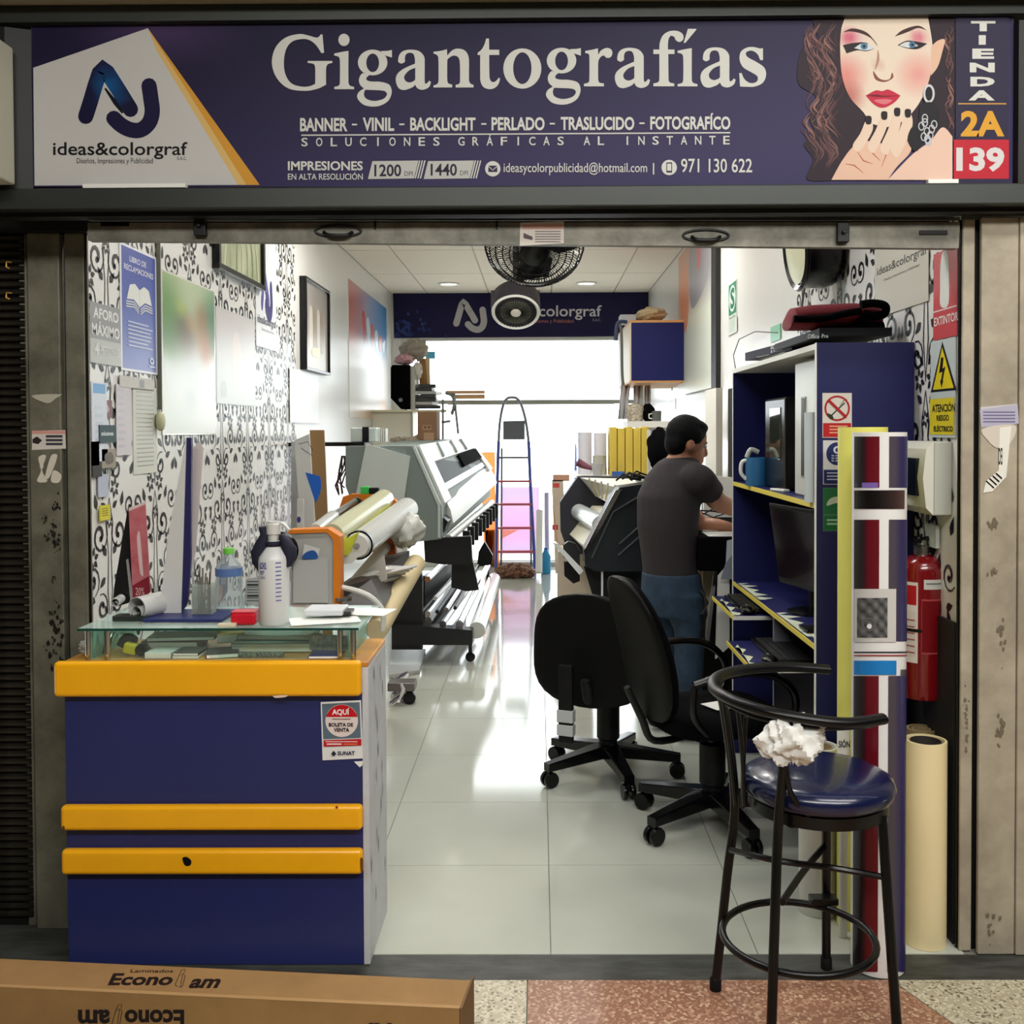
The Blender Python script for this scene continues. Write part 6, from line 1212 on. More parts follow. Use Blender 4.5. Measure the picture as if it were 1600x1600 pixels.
t = vroll('kraft_core', 'brown cardboard core standing behind the cream roll', 1440, 3.13, .045, 1138, M('kraft_brown', (134, 114, 80), .7))
sg2 = thing('lettered_sheet', 'white sheet with the letters SIÓN showing between the stool and the striped roll', 'sheet', tuple(PY(1318, 1180, 3.0)))
MB().cyl(PY(1318, 1178, 3.0), PY(1318, 1130, 3.0), .018, seg=20).build('sheet', paper, sg2, smooth=40); c = Canvas(lambda x, y: PY(x, y, 2.98), (0, -1, 0), .0003); c.text('SIÓN', 1310, 1155, 1328, 1168, (20, 20, 20), .02); c.build('print', sg2)
MB().cyl(PY(1318, 1178, 3.0), (PY(1318, 1178, 3.0).x, 3.0, .001), .012, seg=16).build('inner_tube', M('tube_white', (206, 206, 200), .5), sg2, smooth=40)
# things at the foot of the hutch
gbx = single(MB().box(XR-.012, XR-.001, 2.955, 3.29, 0, .95), 'dark_floor_board', M('board_dark', (24, 24, 26), .6), 'black board leaning behind the rolls at the foot of the right wall', 'board')
# ---------------------------------------------------------------- bar stool
st = thing('bar_stool', 'black tubular bar stool with a navy vinyl seat and curved backrest', 'stool', (.69, 2.62, 0)); bt_ = M('stool_black', (5, 5, 6), .3, spec=.35)
seatc = V((.725, 2.63, PY(1280, 1234, 2.63).z))
feet = [PZ(1118, 1546, .0), PZ(1204, 1660, .0), PZ(1404, 1650, .0), PZ(1291, 1512, .0)]
tops = [PY(1139, 1100, 2.72), PY(1225, 1180, 2.46), PY(1378, 1275, 2.52), PY(1291, 1280, 2.78)]
tops[1] = PY(1226, 1175, 2.47)
for i, (f_, t_) in enumerate(zip(feet, tops)):
    f_ = V((f_.x, f_.y, .0))
    if i == 0: P = [f_+V((0, 0, .012)), lerp(f_, PY(1148, 1250, 2.68), .6), PY(1148, 1250, 2.69), PY(1130, 1100, 2.66), PY(1117, 1075, 2.62)]
    elif i == 1: P = [f_+V((0, 0, .012)), lerp(f_, PY(1215, 1290, 2.46), .6), PY(1216, 1290, 2.47), PY(1225, 1180, 2.46), PY(1219, 1112, 2.44)]
    else: P = [f_+V((0, 0, .012)), lerp(f_, t_, .5), t_]
    lg_ = MB().tube(P, .0125, 14).build('leg', bt_, st, smooth=50); MB().lathe([(.016, 0), (.016, .03), (.013, .034)], (f_.x, f_.y, .0), 14).build('rubber_foot', black, lg_, smooth=40)
MB().lathe([(.165, -.045), (.178, -.04), (.178, -.01), (.16, -.004)], seatc, 40).build('seat_ring', bt_, st, smooth=40)
MB().lathe([(.165, -.012), (.188, 0), (.196, .02), (.19, .038), (.165, .052), (.12, .06), (.06, .064), (.01, .065)], seatc, 48).build('seat_cushion', M('navy_vinyl', (12, 19, 56), .25, bump=.15, scale=9, coat=.3), st, smooth=60)
rc = V((PY(1247, 1463, 2.6).x, 2.6, PY(1247, 1463, 2.6).z))
MB().tube([rc+V((.193*math.cos(a), .193*math.sin(a), 0)) for a in [2*math.pi*k/40 for k in range(40)]], .0095, 10, closed=True).build('foot_ring', bt_, st, smooth=60)
MB().tube([PY(1142, 1328, 2.67), PY(1215, 1345, 2.5), PY(1300, 1356, 2.55), PY(1378, 1370, 2.5)], .008, 8).build('brace', bt_, st, smooth=40); MB().tube([PY(1290, 1320, 2.79), PY(1255, 1362, 2.66), PY(1222, 1410, 2.5)], .009, 8).build('brace', bt_, st, smooth=40)
MB().box(PY(1264, 1400, 2.78).x, PY(1306, 1400, 2.78).x, 2.75, 2.79, PY(1285, 1408, 2.78).z, PY(1285, 1398, 2.78).z).build('foot_plate', bt_, st, bevel=.003)
hp = [(1380, 1123, 2.44), (1330, 1130, 2.40), (1270, 1125, 2.39), (1200, 1112, 2.42), (1140, 1092, 2.5), (1116, 1074, 2.6), (1126, 1056, 2.7), (1165, 1046, 2.78), (1230, 1042, 2.84), (1295, 1046, 2.86)]
MB().tube([q for q in [PY(a, b, y) for a, b, y in hp]], .018, 12, flat=.75).build('back_hoop', bt_, st, smooth=60)
hp2 = [(1362, 1134, 2.44), (1300, 1138, 2.41), (1240, 1132, 2.40), (1180, 1120, 2.45), (1135, 1100, 2.53)]
MB().tube([PY(a, b, y) for a, b, y in hp2], .006, 8).build('hoop_rod', bt_, st, smooth=60)
for P in ([(1152, 1100, 2.55), (1160, 1180, 2.55), (1163, 1260, 2.58)], [(1165, 1120, 2.6), (1162, 1180, 2.6), (1160, 1262, 2.62)], [(1130, 1090, 2.62), (1142, 1180, 2.62), (1150, 1260, 2.62)]):
    MB().tube([PY(*p) for p in P], .006, 8).build('back_rod', bt_, st, smooth=50)
MB().tube([PY(1228, 1200, 2.46), PY(1236, 1240, 2.46), PY(1262, 1272, 2.47), PY(1290, 1290, 2.5)], .007, 8).build('back_rod', bt_, st, smooth=50)
rg = crumple(PY(1238, 1156, 2.41), (.074, .032, .052), 11, 64, .36)
single(rg, 'white_rag', M('rag_white', (226, 226, 222), .9), 'crumpled white rag tied on the bar stool backrest', 'rag', smooth=30)
# ---------------------------------------------------------------- office chairs
def office_chair(label, x, y, seat_z, yaw, ba, arms, bw, bh, bz, tilt=.1):
    ch = thing('office_chair', label, 'chair', (0, 0, 0), 'black office chairs', local=True)
    for k in range(5):
        a = 2*math.pi*k/5+R_(ba)-yaw; d = V((math.cos(a), math.sin(a), 0)); 
        sd_ = V((-d.y, d.x, 0)); A = [sd_*.04+V((0, 0, .15)), -sd_*.04+V((0, 0, .15)), -sd_*.04+V((0, 0, .09)), sd_*.04+V((0, 0, .09))]; B = [d*.315+sd_*.022+V((0, 0, .105)), d*.315-sd_*.022+V((0, 0, .105)), d*.315-sd_*.022+V((0, 0, .07)), d*.315+sd_*.022+V((0, 0, .07))]
        ba_o = MB().loft(A, B).build('base_arm', blackg, ch, bevel=.006)
        m = MB(); q = d*.3
        for s_ in (-.014, .014): m.lathe([(.008, -.01), (.032, -.009), (.0345, 0), (.032, .009), (.008, .01)], q+sd_*s_*1.2+V((0, 0, .0348)), 18, axis=sd_)
        m.cyl(q+V((0, 0, .035)), q+V((0, 0, .08)), .012, seg=8); m.build('caster', blackg, ba_o, smooth=40)
    MB().lathe([(.04, .08), (.04, .16), (.05, .17), (.05, seat_z-.1), (.028, seat_z-.09), (.028, seat_z-.05)], (0, 0, 0), 24).build('gas_column', black, ch, smooth=40)
    MB().box(-.1, .1, -.08, .08, seat_z-.07, seat_z-.03).build('mechanism', black, ch, bevel=.01)
    MB().rings([[V((r_*math.copysign(abs(math.cos(t))**.6, math.cos(t)), r_*.98*math.copysign(abs(math.sin(t))**.6, math.sin(t)), z_)) for t in [2*math.pi*k/36 for k in range(36)]] for r_, z_ in ((.2, seat_z-.03), (.235, seat_z-.015), (.24, seat_z+.02), (.22, seat_z+.045), (.12, seat_z+.052))]).build('seat', blackf, ch, smooth=60)
    # backrest faces local +x, stands at local -x
    rings = []
    for s_ in range(17):
        t = .5-.5*math.cos(math.pi*(.04+.92*s_/16)); z_ = bz+bh*t; wv_ = bw*(1-abs(2*t-1)**3.2)**(1/2.4)*(1.04-.12*t)
        x_ = -.23-tilt*t+.03*math.sin(math.pi*t); n = 24
        rings.append([V((x_+.034*math.sin(2*math.pi*k/n)*(.55+.45*math.sin(math.pi*t)), wv_/2*math.copysign(abs(math.cos(2*math.pi*k/n))**.7, math.cos(2*math.pi*k/n)), z_)) for k in range(n)])
    MB().rings(rings).build('backrest', blackf, ch, smooth=60)
    MB().rings([[V((p_.x-.022, p_.y*1.03, bz+(p_.z-bz)*1.02-.005)) for p_ in R__] for R__ in rings]).build('back_shell', M('shell_black', (8, 8, 9), .55, spec=.15), ch, smooth=60)
    o = []
    for s_ in range(25):
        a = 2*math.pi*s_/24; t = .5-.5*math.cos(a*.5)*1
    MB().tube([V((-.285-tilt*.5, 0, bz+.12)), V((-.29, 0, seat_z+.02)), V((-.24, 0, seat_z-.07)), V((-.08, 0, seat_z-.06))], [.02, .024, .022, .02], 10, flat=.6).build('back_bar', black, ch, smooth=50)
    if arms:
        for s_ in (-1, 1):
            MB().tube([V((-.2, s_*.27, seat_z+.2)), V((-.05, s_*.285, seat_z+.235)), V((.1, s_*.285, seat_z+.22)), V((.19, s_*.28, seat_z+.14)), V((.17, s_*.27, seat_z+.03)), V((.05, s_*.22, seat_z-.03))], [.018, .02, .02, .017, .015, .013], 10, flat=.8).build('armrest', blackg, ch, smooth=60)
            MB().tube([V((-.2, s_*.27, seat_z+.2)), V((-.19, s_*.25, seat_z+.08)), V((-.1, s_*.2, seat_z-.02))], .013, 8).build('armrest_strut', blackg, ch, smooth=60)
    ch.location = (x, y, 0); ch.rotation_euler = (0, 0, yaw); return ch
c1 = office_chair('black office chair turned away beside the aisle, its back bar taped silver', .30, 4.42, .44, R_(68), -6, False, .50, .47, .37, .04)
q = M('silver_tape', (176, 178, 180), .4)
for a, b in ((.27, .315), (.325, .375)):
    m = MB().box(-.372, -.335, .03, .1, a, b); m.build('tape_band', q, c1, bevel=.003)
MB().box(-.366, -.34, .035, .095, .24, .56).build('hanging_bar', black, c1, bevel=.004)
c2 = office_chair('black office chair with looped armrests before the keyboard trays', .66, 3.85, .42, R_(16), 0, True, .46, .53, .44, .13)
single(MB().obox((.69, 3.8, .48), (.13, .1, .002), eul=(.0, .0, .5)), 'paper_on_seat', paper, 'white sheet of paper lying on the seat of the office chair with armrests', 'paper')
# ================================================================== banner, fans, lights at the ceiling
bn = thing('rear_banner', 'navy banner with the grey emblem and colorgraf lettering over the rear window', 'banner', (-.2, YB-.01, PY(800, 525, YB-.01).z)); yb_ = YB-.012
A = [PY(614, 458, yb_), PY(1013, 456, yb_), PY(1013, 525, yb_), PY(616, 528, yb_)]
MB().loft(A, [V((q.x, YB-.001, q.z)) for q in A]).build('panel', M('banner_navy', (30, 27, 66), .6, spec=.2), bn)
c = Canvas(lambda x, y: PY(x, y, yb_), (0, -1, 0), .0008); G = (186, 184, 186)
kx = lambda x: 708+(x-122)/130*54; ky = lambda y: 466+(y-93)/122*54
c.logo(kx, ky, G, G); c.text('ideas&colorgraf', 772, 477, 940, 500, (212, 210, 214), .01, up=False); c.text('Diseños, Impresiones y Publicidad', 790, 499, 896, 506, (190, 120, 110), .0, up=False); c.text('S.A.C.', 926, 498, 939, 502, (180, 176, 190))
for k in range(46):
    x = 616+abs(rr.gauss(0, 26)); y = 527-abs(rr.gauss(0, 16)); 
    if x < 700 and y > 462: c.sp([(x, y-3), (x+3, y), (x+1, y+3), (x-2, y+1)], mixc((56, 70, 130), (34, 40, 96), rr.random()), n=3, up=False)
for k in range(22):
    x = 1010-abs(rr.gauss(0, 24)); y = 522-abs(rr.gauss(0, 10)); c.sp([(x, y-3), (x+3, y), (x+1, y+2), (x-2, y+1)], mixc((60, 80, 160), (40, 46, 120), rr.random()), n=3, up=False)
c.build('print', bn)
# big orbiting ceiling fan
def cage_fan(name, label, c0, r, axis, depth, ribs, seg, top, mats, blades=3, ringw=.0024):
    t = thing(name, label, 'fan', tuple(c0)); q = V((0, 0, 1)).rotation_difference(V(axis)).to_matrix(); W = lambda x, y, z_: V(c0)+q @ V((x, y, z_))
    m = MB()
    for rr_, z_ in ((r, 0), (r*.98, depth*.35), (r*.9, depth*.58), (r*.78, depth*.75), (r*.64, depth*.9), (r*.5, depth*.97), (r*.28, depth)):
        m.tube([W(rr_*math.cos(a), rr_*math.sin(a), z_) for a in [2*math.pi*k/36 for k in range(36)]], ringw*(2.2 if rr_ == r else 1.3), 6, closed=True)
    m.build('cage_rings', mats[0], t, smooth=50)
    m = MB()
    for k in range(ribs):
        a = 2*math.pi*k/ribs; tw = .25
        m.tube([W(rr_*math.cos(a+tw*i), rr_*math.sin(a+tw*i), z_) for i, (rr_, z_) in enumerate(((r, 0), (r*.97, depth*.4), (r*.74, depth*.8), (r*.28, depth)))], ringw*.95, 4)
    m.build('cage_wires', mats[0], t, kind='stuff')
    m = MB()
    for k in range(ribs//2):
        a = 2*math.pi*k/(ribs//2); m.tube([W(r*math.cos(a), r*math.sin(a), 0), W(r*.9*math.cos(a), r*.9*math.sin(a), -depth*.5), W(r*.3*math.cos(a), r*.3*math.sin(a), -depth*.7)], ringw*.7, 4)
    m.build('rear_wires', mats[0], t, kind='stuff')
    MB().lathe([(r*.27, depth*.85), (r*.27, depth*1.03), (r*.2, depth*1.12), (.01, depth*1.15)], c0, 28, axis=axis).build('hub_cap', mats[0], t, smooth=40)
    MB().lathe([(r*.22, -depth*1.1), (r*.25, -depth*.9), (r*.25, -depth*.2), (r*.1, depth*.2)], c0, 24, axis=axis).build('motor', mats[0], t, smooth=40)
    for k in range(blades):
        a0 = 2*math.pi*k/blades+.5; P = []
        for (rr_, da, z_) in ((.15, -.5, .02), (.5, -.7, .04), (.86, -.45, .045), (.92, .35, -.02), (.6, .7, -.03), (.18, .6, -.02)):
            P.append(W(r*rr_*math.cos(a0+da), r*rr_*math.sin(a0+da), z_*1.2))
        MB().loft(P, [p_+q @ V((0, 0, .004)) for p_ in P]).build('blade', mats[1], t)
    if top: MB().tube([V(c0)-V(axis).normalized()*depth, V(c0)+V((0, .05, .12)), V((c0[0], c0[1]+.05, ZC-.005))], [.03, .03, .02], 12).build('ceiling_mount', mats[0], t, smooth=40); MB().lathe([(.07, 0), (.05, .03)], (c0[0], c0[1]+.05, ZC-.036), 24).build('ceiling_plate', mats[0], t, smooth=40)
    return t
FY = 4.75
fc = PY(835, 380, FY)
cage_fan('ceiling_fan_caged', 'large black caged fan hanging from the ceiling, seen from below', fc, .232, (0, -.72, -.7), .09, 84, 36, True, (blackg, M('blade_black', (18, 18, 20), .35)), 3)
f2 = thing('round_ceiling_fan', 'smaller dark drum fan with a white ring, hanging before the banner', 'fan', tuple(PY(806, 485, 8.0))); fc2 = PY(806, 488, 8.0); ax_ = V((0, -.62, -.78))
MB().lathe([(.16, -.2), (.19, -.16), (.195, -.02), (.19, 0)], fc2, 32, axis=ax_).build('drum', M('fan_darkgrey', (42, 38, 48), .5), f2, smooth=40)
MB().lathe([(.165, .0), (.178, .012), (.192, .0), (.178, -.01)], fc2, 40, axis=ax_, caps=False).build('white_ring', white, f2, smooth=50)
MB().lathe([(.165, -.002), (.05, .004)], fc2, 32, axis=ax_).build('grille_disc', M('grille_grey', (110, 110, 100), .5), f2, smooth=40); MB().lathe([(.04, .004), (.038, .014), (.01, .016)], fc2, 20, axis=ax_).build('hub_cap', M('hub_pale', (220, 216, 206), .4), f2, smooth=40)
m = MB(); q = V((0, 0, 1)).rotation_difference(ax_).to_matrix()
for k in range(40): a = 2*math.pi*k/40; m.tube([fc2+q @ V((.045*math.cos(a), .045*math.sin(a), .008)), fc2+q @ V((.165*math.cos(a), .165*math.sin(a), .004))], .0025, 4)
m.build('grille_wires', blackg, f2, kind='stuff'); MB().box(fc2.x-.2, fc2.x+.19, 8.05, 8.12, PY(806, 478, 8.0).z, PY(806, 452, 8.0).z).build('bracket_board', M('fan_darkgrey'), f2, bevel=.004); MB().cyl((fc2.x, 8.1, fc2.z+.15), (fc2.x, 8.1, ZC-.003), .025).build('ceiling_rod', M('fan_darkgrey'), f2, smooth=40)
for i, (x, y) in enumerate(((-.9, 6.6), (.5, 6.6), (-.93, 10.55), (.5, 10.55))):
    t = thing('downlight', 'round recessed ceiling downlight, '+('left' if x < 0 else 'right')+(' one of the unseen middle pair added for light', ' one just before the banner')[i//2], 'light', (x, y, ZC-.012), 'ceiling downlights')
    MB().lathe([(.11, -.0), (.115, -.01), (.095, -.014), (.088, -.004)], (x, y, ZC-.003), 28, caps=False).build('trim_ring', white, t, smooth=40)
    MB().lathe([(.09, 0), (.09, -.004)], (x, y, ZC-.0035), 28).build('diffuser', M('lamp_diffuser', (255, 250, 240), .5, emit=2.5), t)
# ================================================================== rear left corner
sh1 = thing('corner_shelf', 'cream corner shelf unit holding boxes and papers at the rear left', 'shelf', (-1.3, 10.3, 1.5)); cm = M('cream_board', (222, 216, 186), .5)
zsf = PY(640, 641, 10.1).z
MB().box(XL+.003, PY(700, 641, 10.1).x, 9.9, 10.5, zsf-.02, zsf).build('shelf_board', cm, sh1)
MB().box(XL+.003, PY(642, 680, 9.95).x, 9.95, 10.4, PY(640, 700, 9.95).z, zsf-.021).build('lower_box', M('cream_light', (226, 222, 204), .5), sh1)
MB().cyl(PY(644, 700, 9.92), PY(643, 642, 9.92), .012).build('post', M('post_pale', (176, 176, 160), .5), sh1, smooth=40)
sp_ = thing('black_speaker', 'black computer case with cut lower corner on the rear corner shelf', 'computer', tuple(PY(625, 640, 9.8)))
A = [PY(*p, 9.9) for p in ((613, 570), (640, 570), (640, 639), (626, 639), (610, 622), (610, 574))]; A = [V((q.x, 9.92, max(q.z, zsf+.001))) for q in A]
MB().loft(A, [q+V((0, .35, 0)) for q in A]).build('case', blackf, sp_, bevel=.004); MB().cyl(PY(626, 625, 9.9), PY(626, 625, 9.89), .02).build('dial', greyp, sp_, smooth=40)
single(MB().box(PY(641, 600, 9.95).x, PY(648, 600, 9.95).x, 9.96, 10.3, zsf+.001, PY(645, 572, 9.95).z), 'white_slab_case', M('case_white', (206, 206, 196), .4), 'narrow pale case standing against the black computer case', 'case', bevel=.004)
single(crumple(PY(648, 546, 10.15), (.14, .1, .1), 3, 22, .25), 'cloth_bag', M('cloth_beige', (166, 160, 146), .9), 'beige cloth bag on top of the pile in the rear left corner', 'bag', smooth=30)
single(crumple(PY(632, 562, 10.05), (.09, .08, .05), 8, 20, .3), 'pink_cloth', M('cloth_pink', (214, 170, 176), .9), 'pink and white cloth draped over the black computer case', 'cloth', smooth=30)
single(crumple(PY(652, 580, 10.0), (.05, .05, .08), 9, 20, .25), 'white_cloth', M('cloth_white', (220, 216, 206), .9), 'white cloth hanging below the beige cloth bag', 'cloth', smooth=30)
slabX('tall_carton', 'tall brown carton panel standing behind the papers in the rear corner', 'carton', [(655, 560), (664, 560), (668, 606), (655, 606)], 10.3, .15, cardb)
slabX('pale_plank', 'pale narrow plank beside the tall carton panel', 'board', [(665, 558), (671, 560), (672, 604), (668, 606)], 10.32, .03, M('plank_pale', (222, 196, 150), .6))
zz0 = zsf+.001
for k in range(7):
    x = PY(664, 620, 10.0).x+rr.uniform(-.03, .03); single(MB().obox((x+.0, 10.15, zz0+.03+k*.035), (.24-.012*k, .3, .028), eul=(0, 0, rr.uniform(-.15, .15))), 'dark_folder', (M('folder_dk', (56, 56, 54), .5), M('folder_lt', (206, 206, 200), .6))[k % 3 == 1], 'stacked office folder in the rear corner, '+('lowest', 'second from the bottom', 'third from the bottom', 'fourth, in the middle', 'third from the top', 'second from the top', 'topmost')[k]+' of the stack', 'folder', 'folders stacked on the rear corner shelf')
bp_ = PY(675, 692, 9.4); kb2 = thing('brown_box', 'brown carton with a label standing on the wide printer', 'carton', tuple(bp_))
a0, b0 = PY(650, 699, 6.5), PY(730, 686, 9.0)
MB().box(PY(654, 680, 8.7).x, PY(684, 680, 8.7).x, 8.62, 8.9, b0.z*.85+a0.z*.15+.003, PY(670, 643, 8.62).z).build('box_body', M('box_brown', (124, 92, 64), .8), kb2, bevel=.004)
c = Canvas(lambda x, y: PY(x, y, 8.62), (0, -1, 0), .0008); c.rect(662, 676, 678, 688, (160, 130, 104)); c.rect(660, 664, 674, 672, (150, 116, 90)); c.rect(663, 666, 666, 669, (80, 56, 40)); c.rect(669, 666, 672, 669, (80, 56, 40)); c.build('label_print', kb2)
m = MB()
for k in range(6): m.tube([PY(612+k*7, 688+rr.uniform(-3, 3), 8.6), PY(624+k*8, 684+rr.uniform(-4, 2), 8.7)], .02, 8)
single(m, 'small_rolls', M('roll_mixed', (150, 140, 124), .5), 'small rolls and tools scattered on the wide printer top', 'rolls', kind='stuff', smooth=40)
cs_ = thing('wire_stand', 'thin chrome wire stand with grey fittings in the rear left corner', 'stand', tuple(PY(703, 690, 9.9)))
for P in ([(692, 690), (692, 624)], [(716, 678), (710, 622)], [(690, 660), (704, 658)], [(697, 614), (710, 616), (712, 640)]): MB().tube([PY(a, b, 9.9) for a, b in P], .012, 6).build('rod', M('wire_grey', (130, 130, 128), .4, .5), cs_, smooth=40)
MB().tube([PY(696, 614, 9.9), PY(706, 618, 9.9), PY(710, 630, 9.9), PY(706, 648, 9.9)], .03, 10, flat=.5).build('clamp', greyp, cs_, smooth=40)
ldg = thing('planks_on_transom', 'brown planks lying on the window ledge at the rear left', 'planks', tuple(PY(725, 625, 11.1)))
for k, (a, b, y0_, y1_) in enumerate(((696, 757, 610, 615), (708, 757, 616, 623))):
    q0, q1 = PY(a, y1_, 11.22), PY(b, y0_, 11.22); MB().box(q0.x, q1.x, 11.225, 11.29, q0.z, q1.z).build('plank', M('plank_brown', (206, 160, 116), .7), ldg)
MB().box(PY(700, 630, 11.22).x, PY(960, 630, 11.22).x, 11.225, 11.295, PY(800, 632, 11.22).z, PY(800, 629, 11.22).z).build('ledge', M('ledge_grey', (170, 170, 156), .5), ldg)
single(MB().box(PY(665, 560, 11.34).x, PY(680, 560, 11.34).x, 11.335, 11.344, PY(670, 559, 11.2).z, PY(670, 548, 11.2).z), 'blue_sticker', M('blue_note', (90, 176, 206), .5), 'small blue note stuck on the upper rear window pane', 'sticker')
# ================================================================== ladder and what leans at the rear
ld = thing('step_ladder', 'narrow aluminium step ladder with blue rails and red treads before the rear window', 'ladder', (-.22, 10.4, 0)); lb = M('ladder_blue', (70, 84, 170), .4); lgx = M('ladder_grey', (120, 124, 130), .4, .5); lr = M('ladder_red', (190, 90, 96), .5)
LY0, LY1 = 10.95, 11.15
def LP(x, y): t = (y-622)/(880-622); return PY(x, y, LY1-(LY1-LY0)*t)
for P in ([(779, 690), (777, 760), (776, 830), (775, 889)], [(826, 690), (829, 760), (833, 830), (836, 889)]):
    MB().tube([LP(*p) for p in P], .018, 8).build('rail', lb, ld, smooth=40)
MB().tube([LP(*p) for p in ((779, 690), (781, 660), (786, 634), (792, 623), (800, 621), (808, 623), (815, 634), (822, 660), (826, 690))], .015, 10).build('hand_hoop', lgx, ld, smooth=50)
MB().loft([LP(786, 658), LP(820, 657), LP(820, 687), LP(786, 687)], [p_+V((0, .03, 0)) for p_ in (LP(786, 658), LP(820, 657), LP(820, 687), LP(786, 687))]).build('top_pad', M('pad_grey', (104, 108, 114), .6), ld, bevel=.02)
for y, xa_, xb_ in ((715, 779, 828), (752, 778, 829), (788, 778, 831), (825, 777, 832), (862, 777, 835)):
    a, b = LP(xa_, y), LP(xb_, y); MB().obox((a+b)/2, ((b-a).length, .07, .022)).build('tread', lr if y > 720 else lgx, ld)
for P in ([(780, 700), (779, 868)], [(824, 700), (832, 862)]):
    MB().tube([PY(P[0][0]+4, P[0][1], 11.18), V((PY(P[1][0]+(4 if P[0][0] < 800 else -2), 873, 11.2).x, 11.2, .012))], .012, 6).build('rear_rail', lgx, ld, smooth=40)
TINK = translucent('translucent_ink')
def lean(name, label, cat, q4, y, th, mat, draw=None, floor=False):
    o = slabX(name, label, cat, q4, y, th, mat, draw, floor=floor)
    for ch_ in o.children:
        if ch_.name.startswith('print') and name == 'lilac_board': ch_.data.materials[0] = TINK
    return o
lean('orange_board', 'orange board leaning at the rear window left of the ladder', 'board', [(750, 707), (773, 706), (775, 745), (757, 745)], 11.22, .02, translucent('orange_pale', (246, 190, 140)), None, True)
lean('lilac_board', 'tall lilac and pink plastic panel leaning at the window behind the ladder', 'panel', [(782, 760), (843, 760), (843, 866), (782, 866)], 11.24, .02, translucent('lilac_panel', (246, 232, 244)), lambda c: (c.grid(783, 762, 842, 864, 3, 8, lambda u, v: mixc((226, 222, 246), (250, 206, 228), (v-775)/50 if v < 830 else 1-(v-830)/30)), c.poly([(783, 828), (810, 828), (783, 842)], (250, 200, 150))))
lean('orange_sheet', 'orange sheet leaning low behind the ladder rail', 'board', [(758, 828), (780, 828), (780, 868), (760, 866)], 11.22, .02, translucent('orange_mid', (248, 190, 130)), None, True)
single(MB().cyl(PY(842, 895, 10.3), PY(843, 798, 10.6), .035, seg=20), 'white_tube', paper, 'white roll of paper leaning right of the ladder', 'paper roll', smooth=40)
single(MB().cyl(PY(855, 886, 11.0), PY(854, 770, 11.15), .025, seg=20), 'lilac_tube', M('lilac_tube', (196, 190, 226), .4), 'thin lilac roll leaning right of the white roll', 'paper roll', smooth=40)
t = thing('blue_bottle', 'blue plastic water bottle on the floor by the rear rolls', 'bottle', tuple(PZ(853, 897, 0))); q = PZ(853, 896, 0); MB().lathe([(.05, 0), (.055, .02), (.05, .1), (.055, .18), (.03, .23), (.018, .25)], q, 20).build('bottle_body', M('bottle_blue', (50, 150, 206), .3), t, smooth=50); MB().lathe([(.02, .25), (.02, .275)], q, 14).build('cap', M('cap_blue', (40, 110, 190), .4), t, smooth=40)
single(crumple(PZ(806, 893, .06)+V((0, .0, .0)), (.2, .12, .075), 14, 26, .25), 'patterned_rag', M('rag_pattern', (170, 120, 90), .9, noise=.8, scale=30, c2=(40, 36, 34)), 'patterned rag bundle on the floor under the ladder', 'rag', smooth=30)
lean('white_floor_carton', 'pale flattened carton standing at the right of the aisle end', 'carton', [(862, 750), (880, 750), (888, 896), (868, 896)], 9.6, .03, M('carton_pale', (226, 206, 186), .6), lambda c: (c.rect(864, 755, 874, 762, (226, 90, 90)), c.rect(863, 820, 872, 828, (210, 80, 90)), c.stroke([(864, 790), (872, 860)], 1.5, (226, 160, 90), round_=False)))
lean('orange_box_end', 'small brown and white box top above the pale carton', 'box', [(864, 742), (890, 742), (890, 752), (864, 752)], 9.6, .06, M('box_tan', (226, 170, 140), .6))
lean('blue_pennant', 'narrow blue pointed banner standing between the aisle and the white rolls', 'banner', [(899, 688), (901, 700), (901, 752), (890, 760)], 8.2, .01, M('pennant_blue', (50, 110, 200), .5), None, True)
# ================================================================== black and white plotter on the right
rp = thing('cutting_printer', 'black-ended white roll-fed printer on the right of the aisle', 'printer', (.5, 6.0, 0)); R0, R1 = 5.5, 6.9; pk = M('printer_charcoal', (30, 34, 38), .35)
near = [(1036, 752), (968, 762), (955, 780), (913, 862), (914, 884), (930, 893), (1036, 893)]; farp = [(903, 745), (875, 785), (876, 830), (887, 862), (930, 870), (960, 860), (985, 745)]
MB().loft([PY(*p, R0) for p in near], [PY(*p, R0)+V((0, .22, 0)) for p in near]).build('end_cap', pk, rp, bevel=.012)
MB().loft([PY(*p, R1) for p in farp], [PY(*p, R1)+V((0, .15, 0)) for p in farp]).build('end_cap', M('charcoal_soft', (38, 38, 48), .5), rp, bevel=.01)
w1 = [PY(*p, R0+.18) for p in ((1010, 760), (976, 764), (958, 790), (1010, 830))]; w2 = [PY(*p, R1) for p in ((985, 748), (906, 746), (930, 775), (985, 790))]
MB().loft(w1, w2).build('top_cover', wv, rp, bevel=.004)
w1 = [PY(*p, R0+.18) for p in ((958, 800), (925, 862), (935, 878), (1010, 870), (1010, 800))]; w2 = [PY(*p, R1) for p in ((925, 790), (890, 835), (905, 850), (960, 850), (980, 790))]
MB().loft(w1, w2).build('paper_apron', M('apron_cream', (222, 218, 196), .4), rp, smooth=30)
for k in range(5):
    t_ = .15+.15*k; a = lerp(PY(976, 763, R0+.18), PY(908, 745, R1), t_); b = lerp(PY(962, 788, R0+.18), PY(926, 772, R1), t_); MB().tube([a+V((-.01, 0, .008)), b+V((-.012, 0, .004))], .006, 6).build('cover_seam', M('seam_tan', (176, 164, 124), .5), rp, smooth=40)
MB().cyl(PY(905, 800, R1-.05), PY(940, 820, R0+.3), .055, seg=28).build('media_roll', M('media_clear', (200, 206, 206), .2, .2), rp, smooth=40)
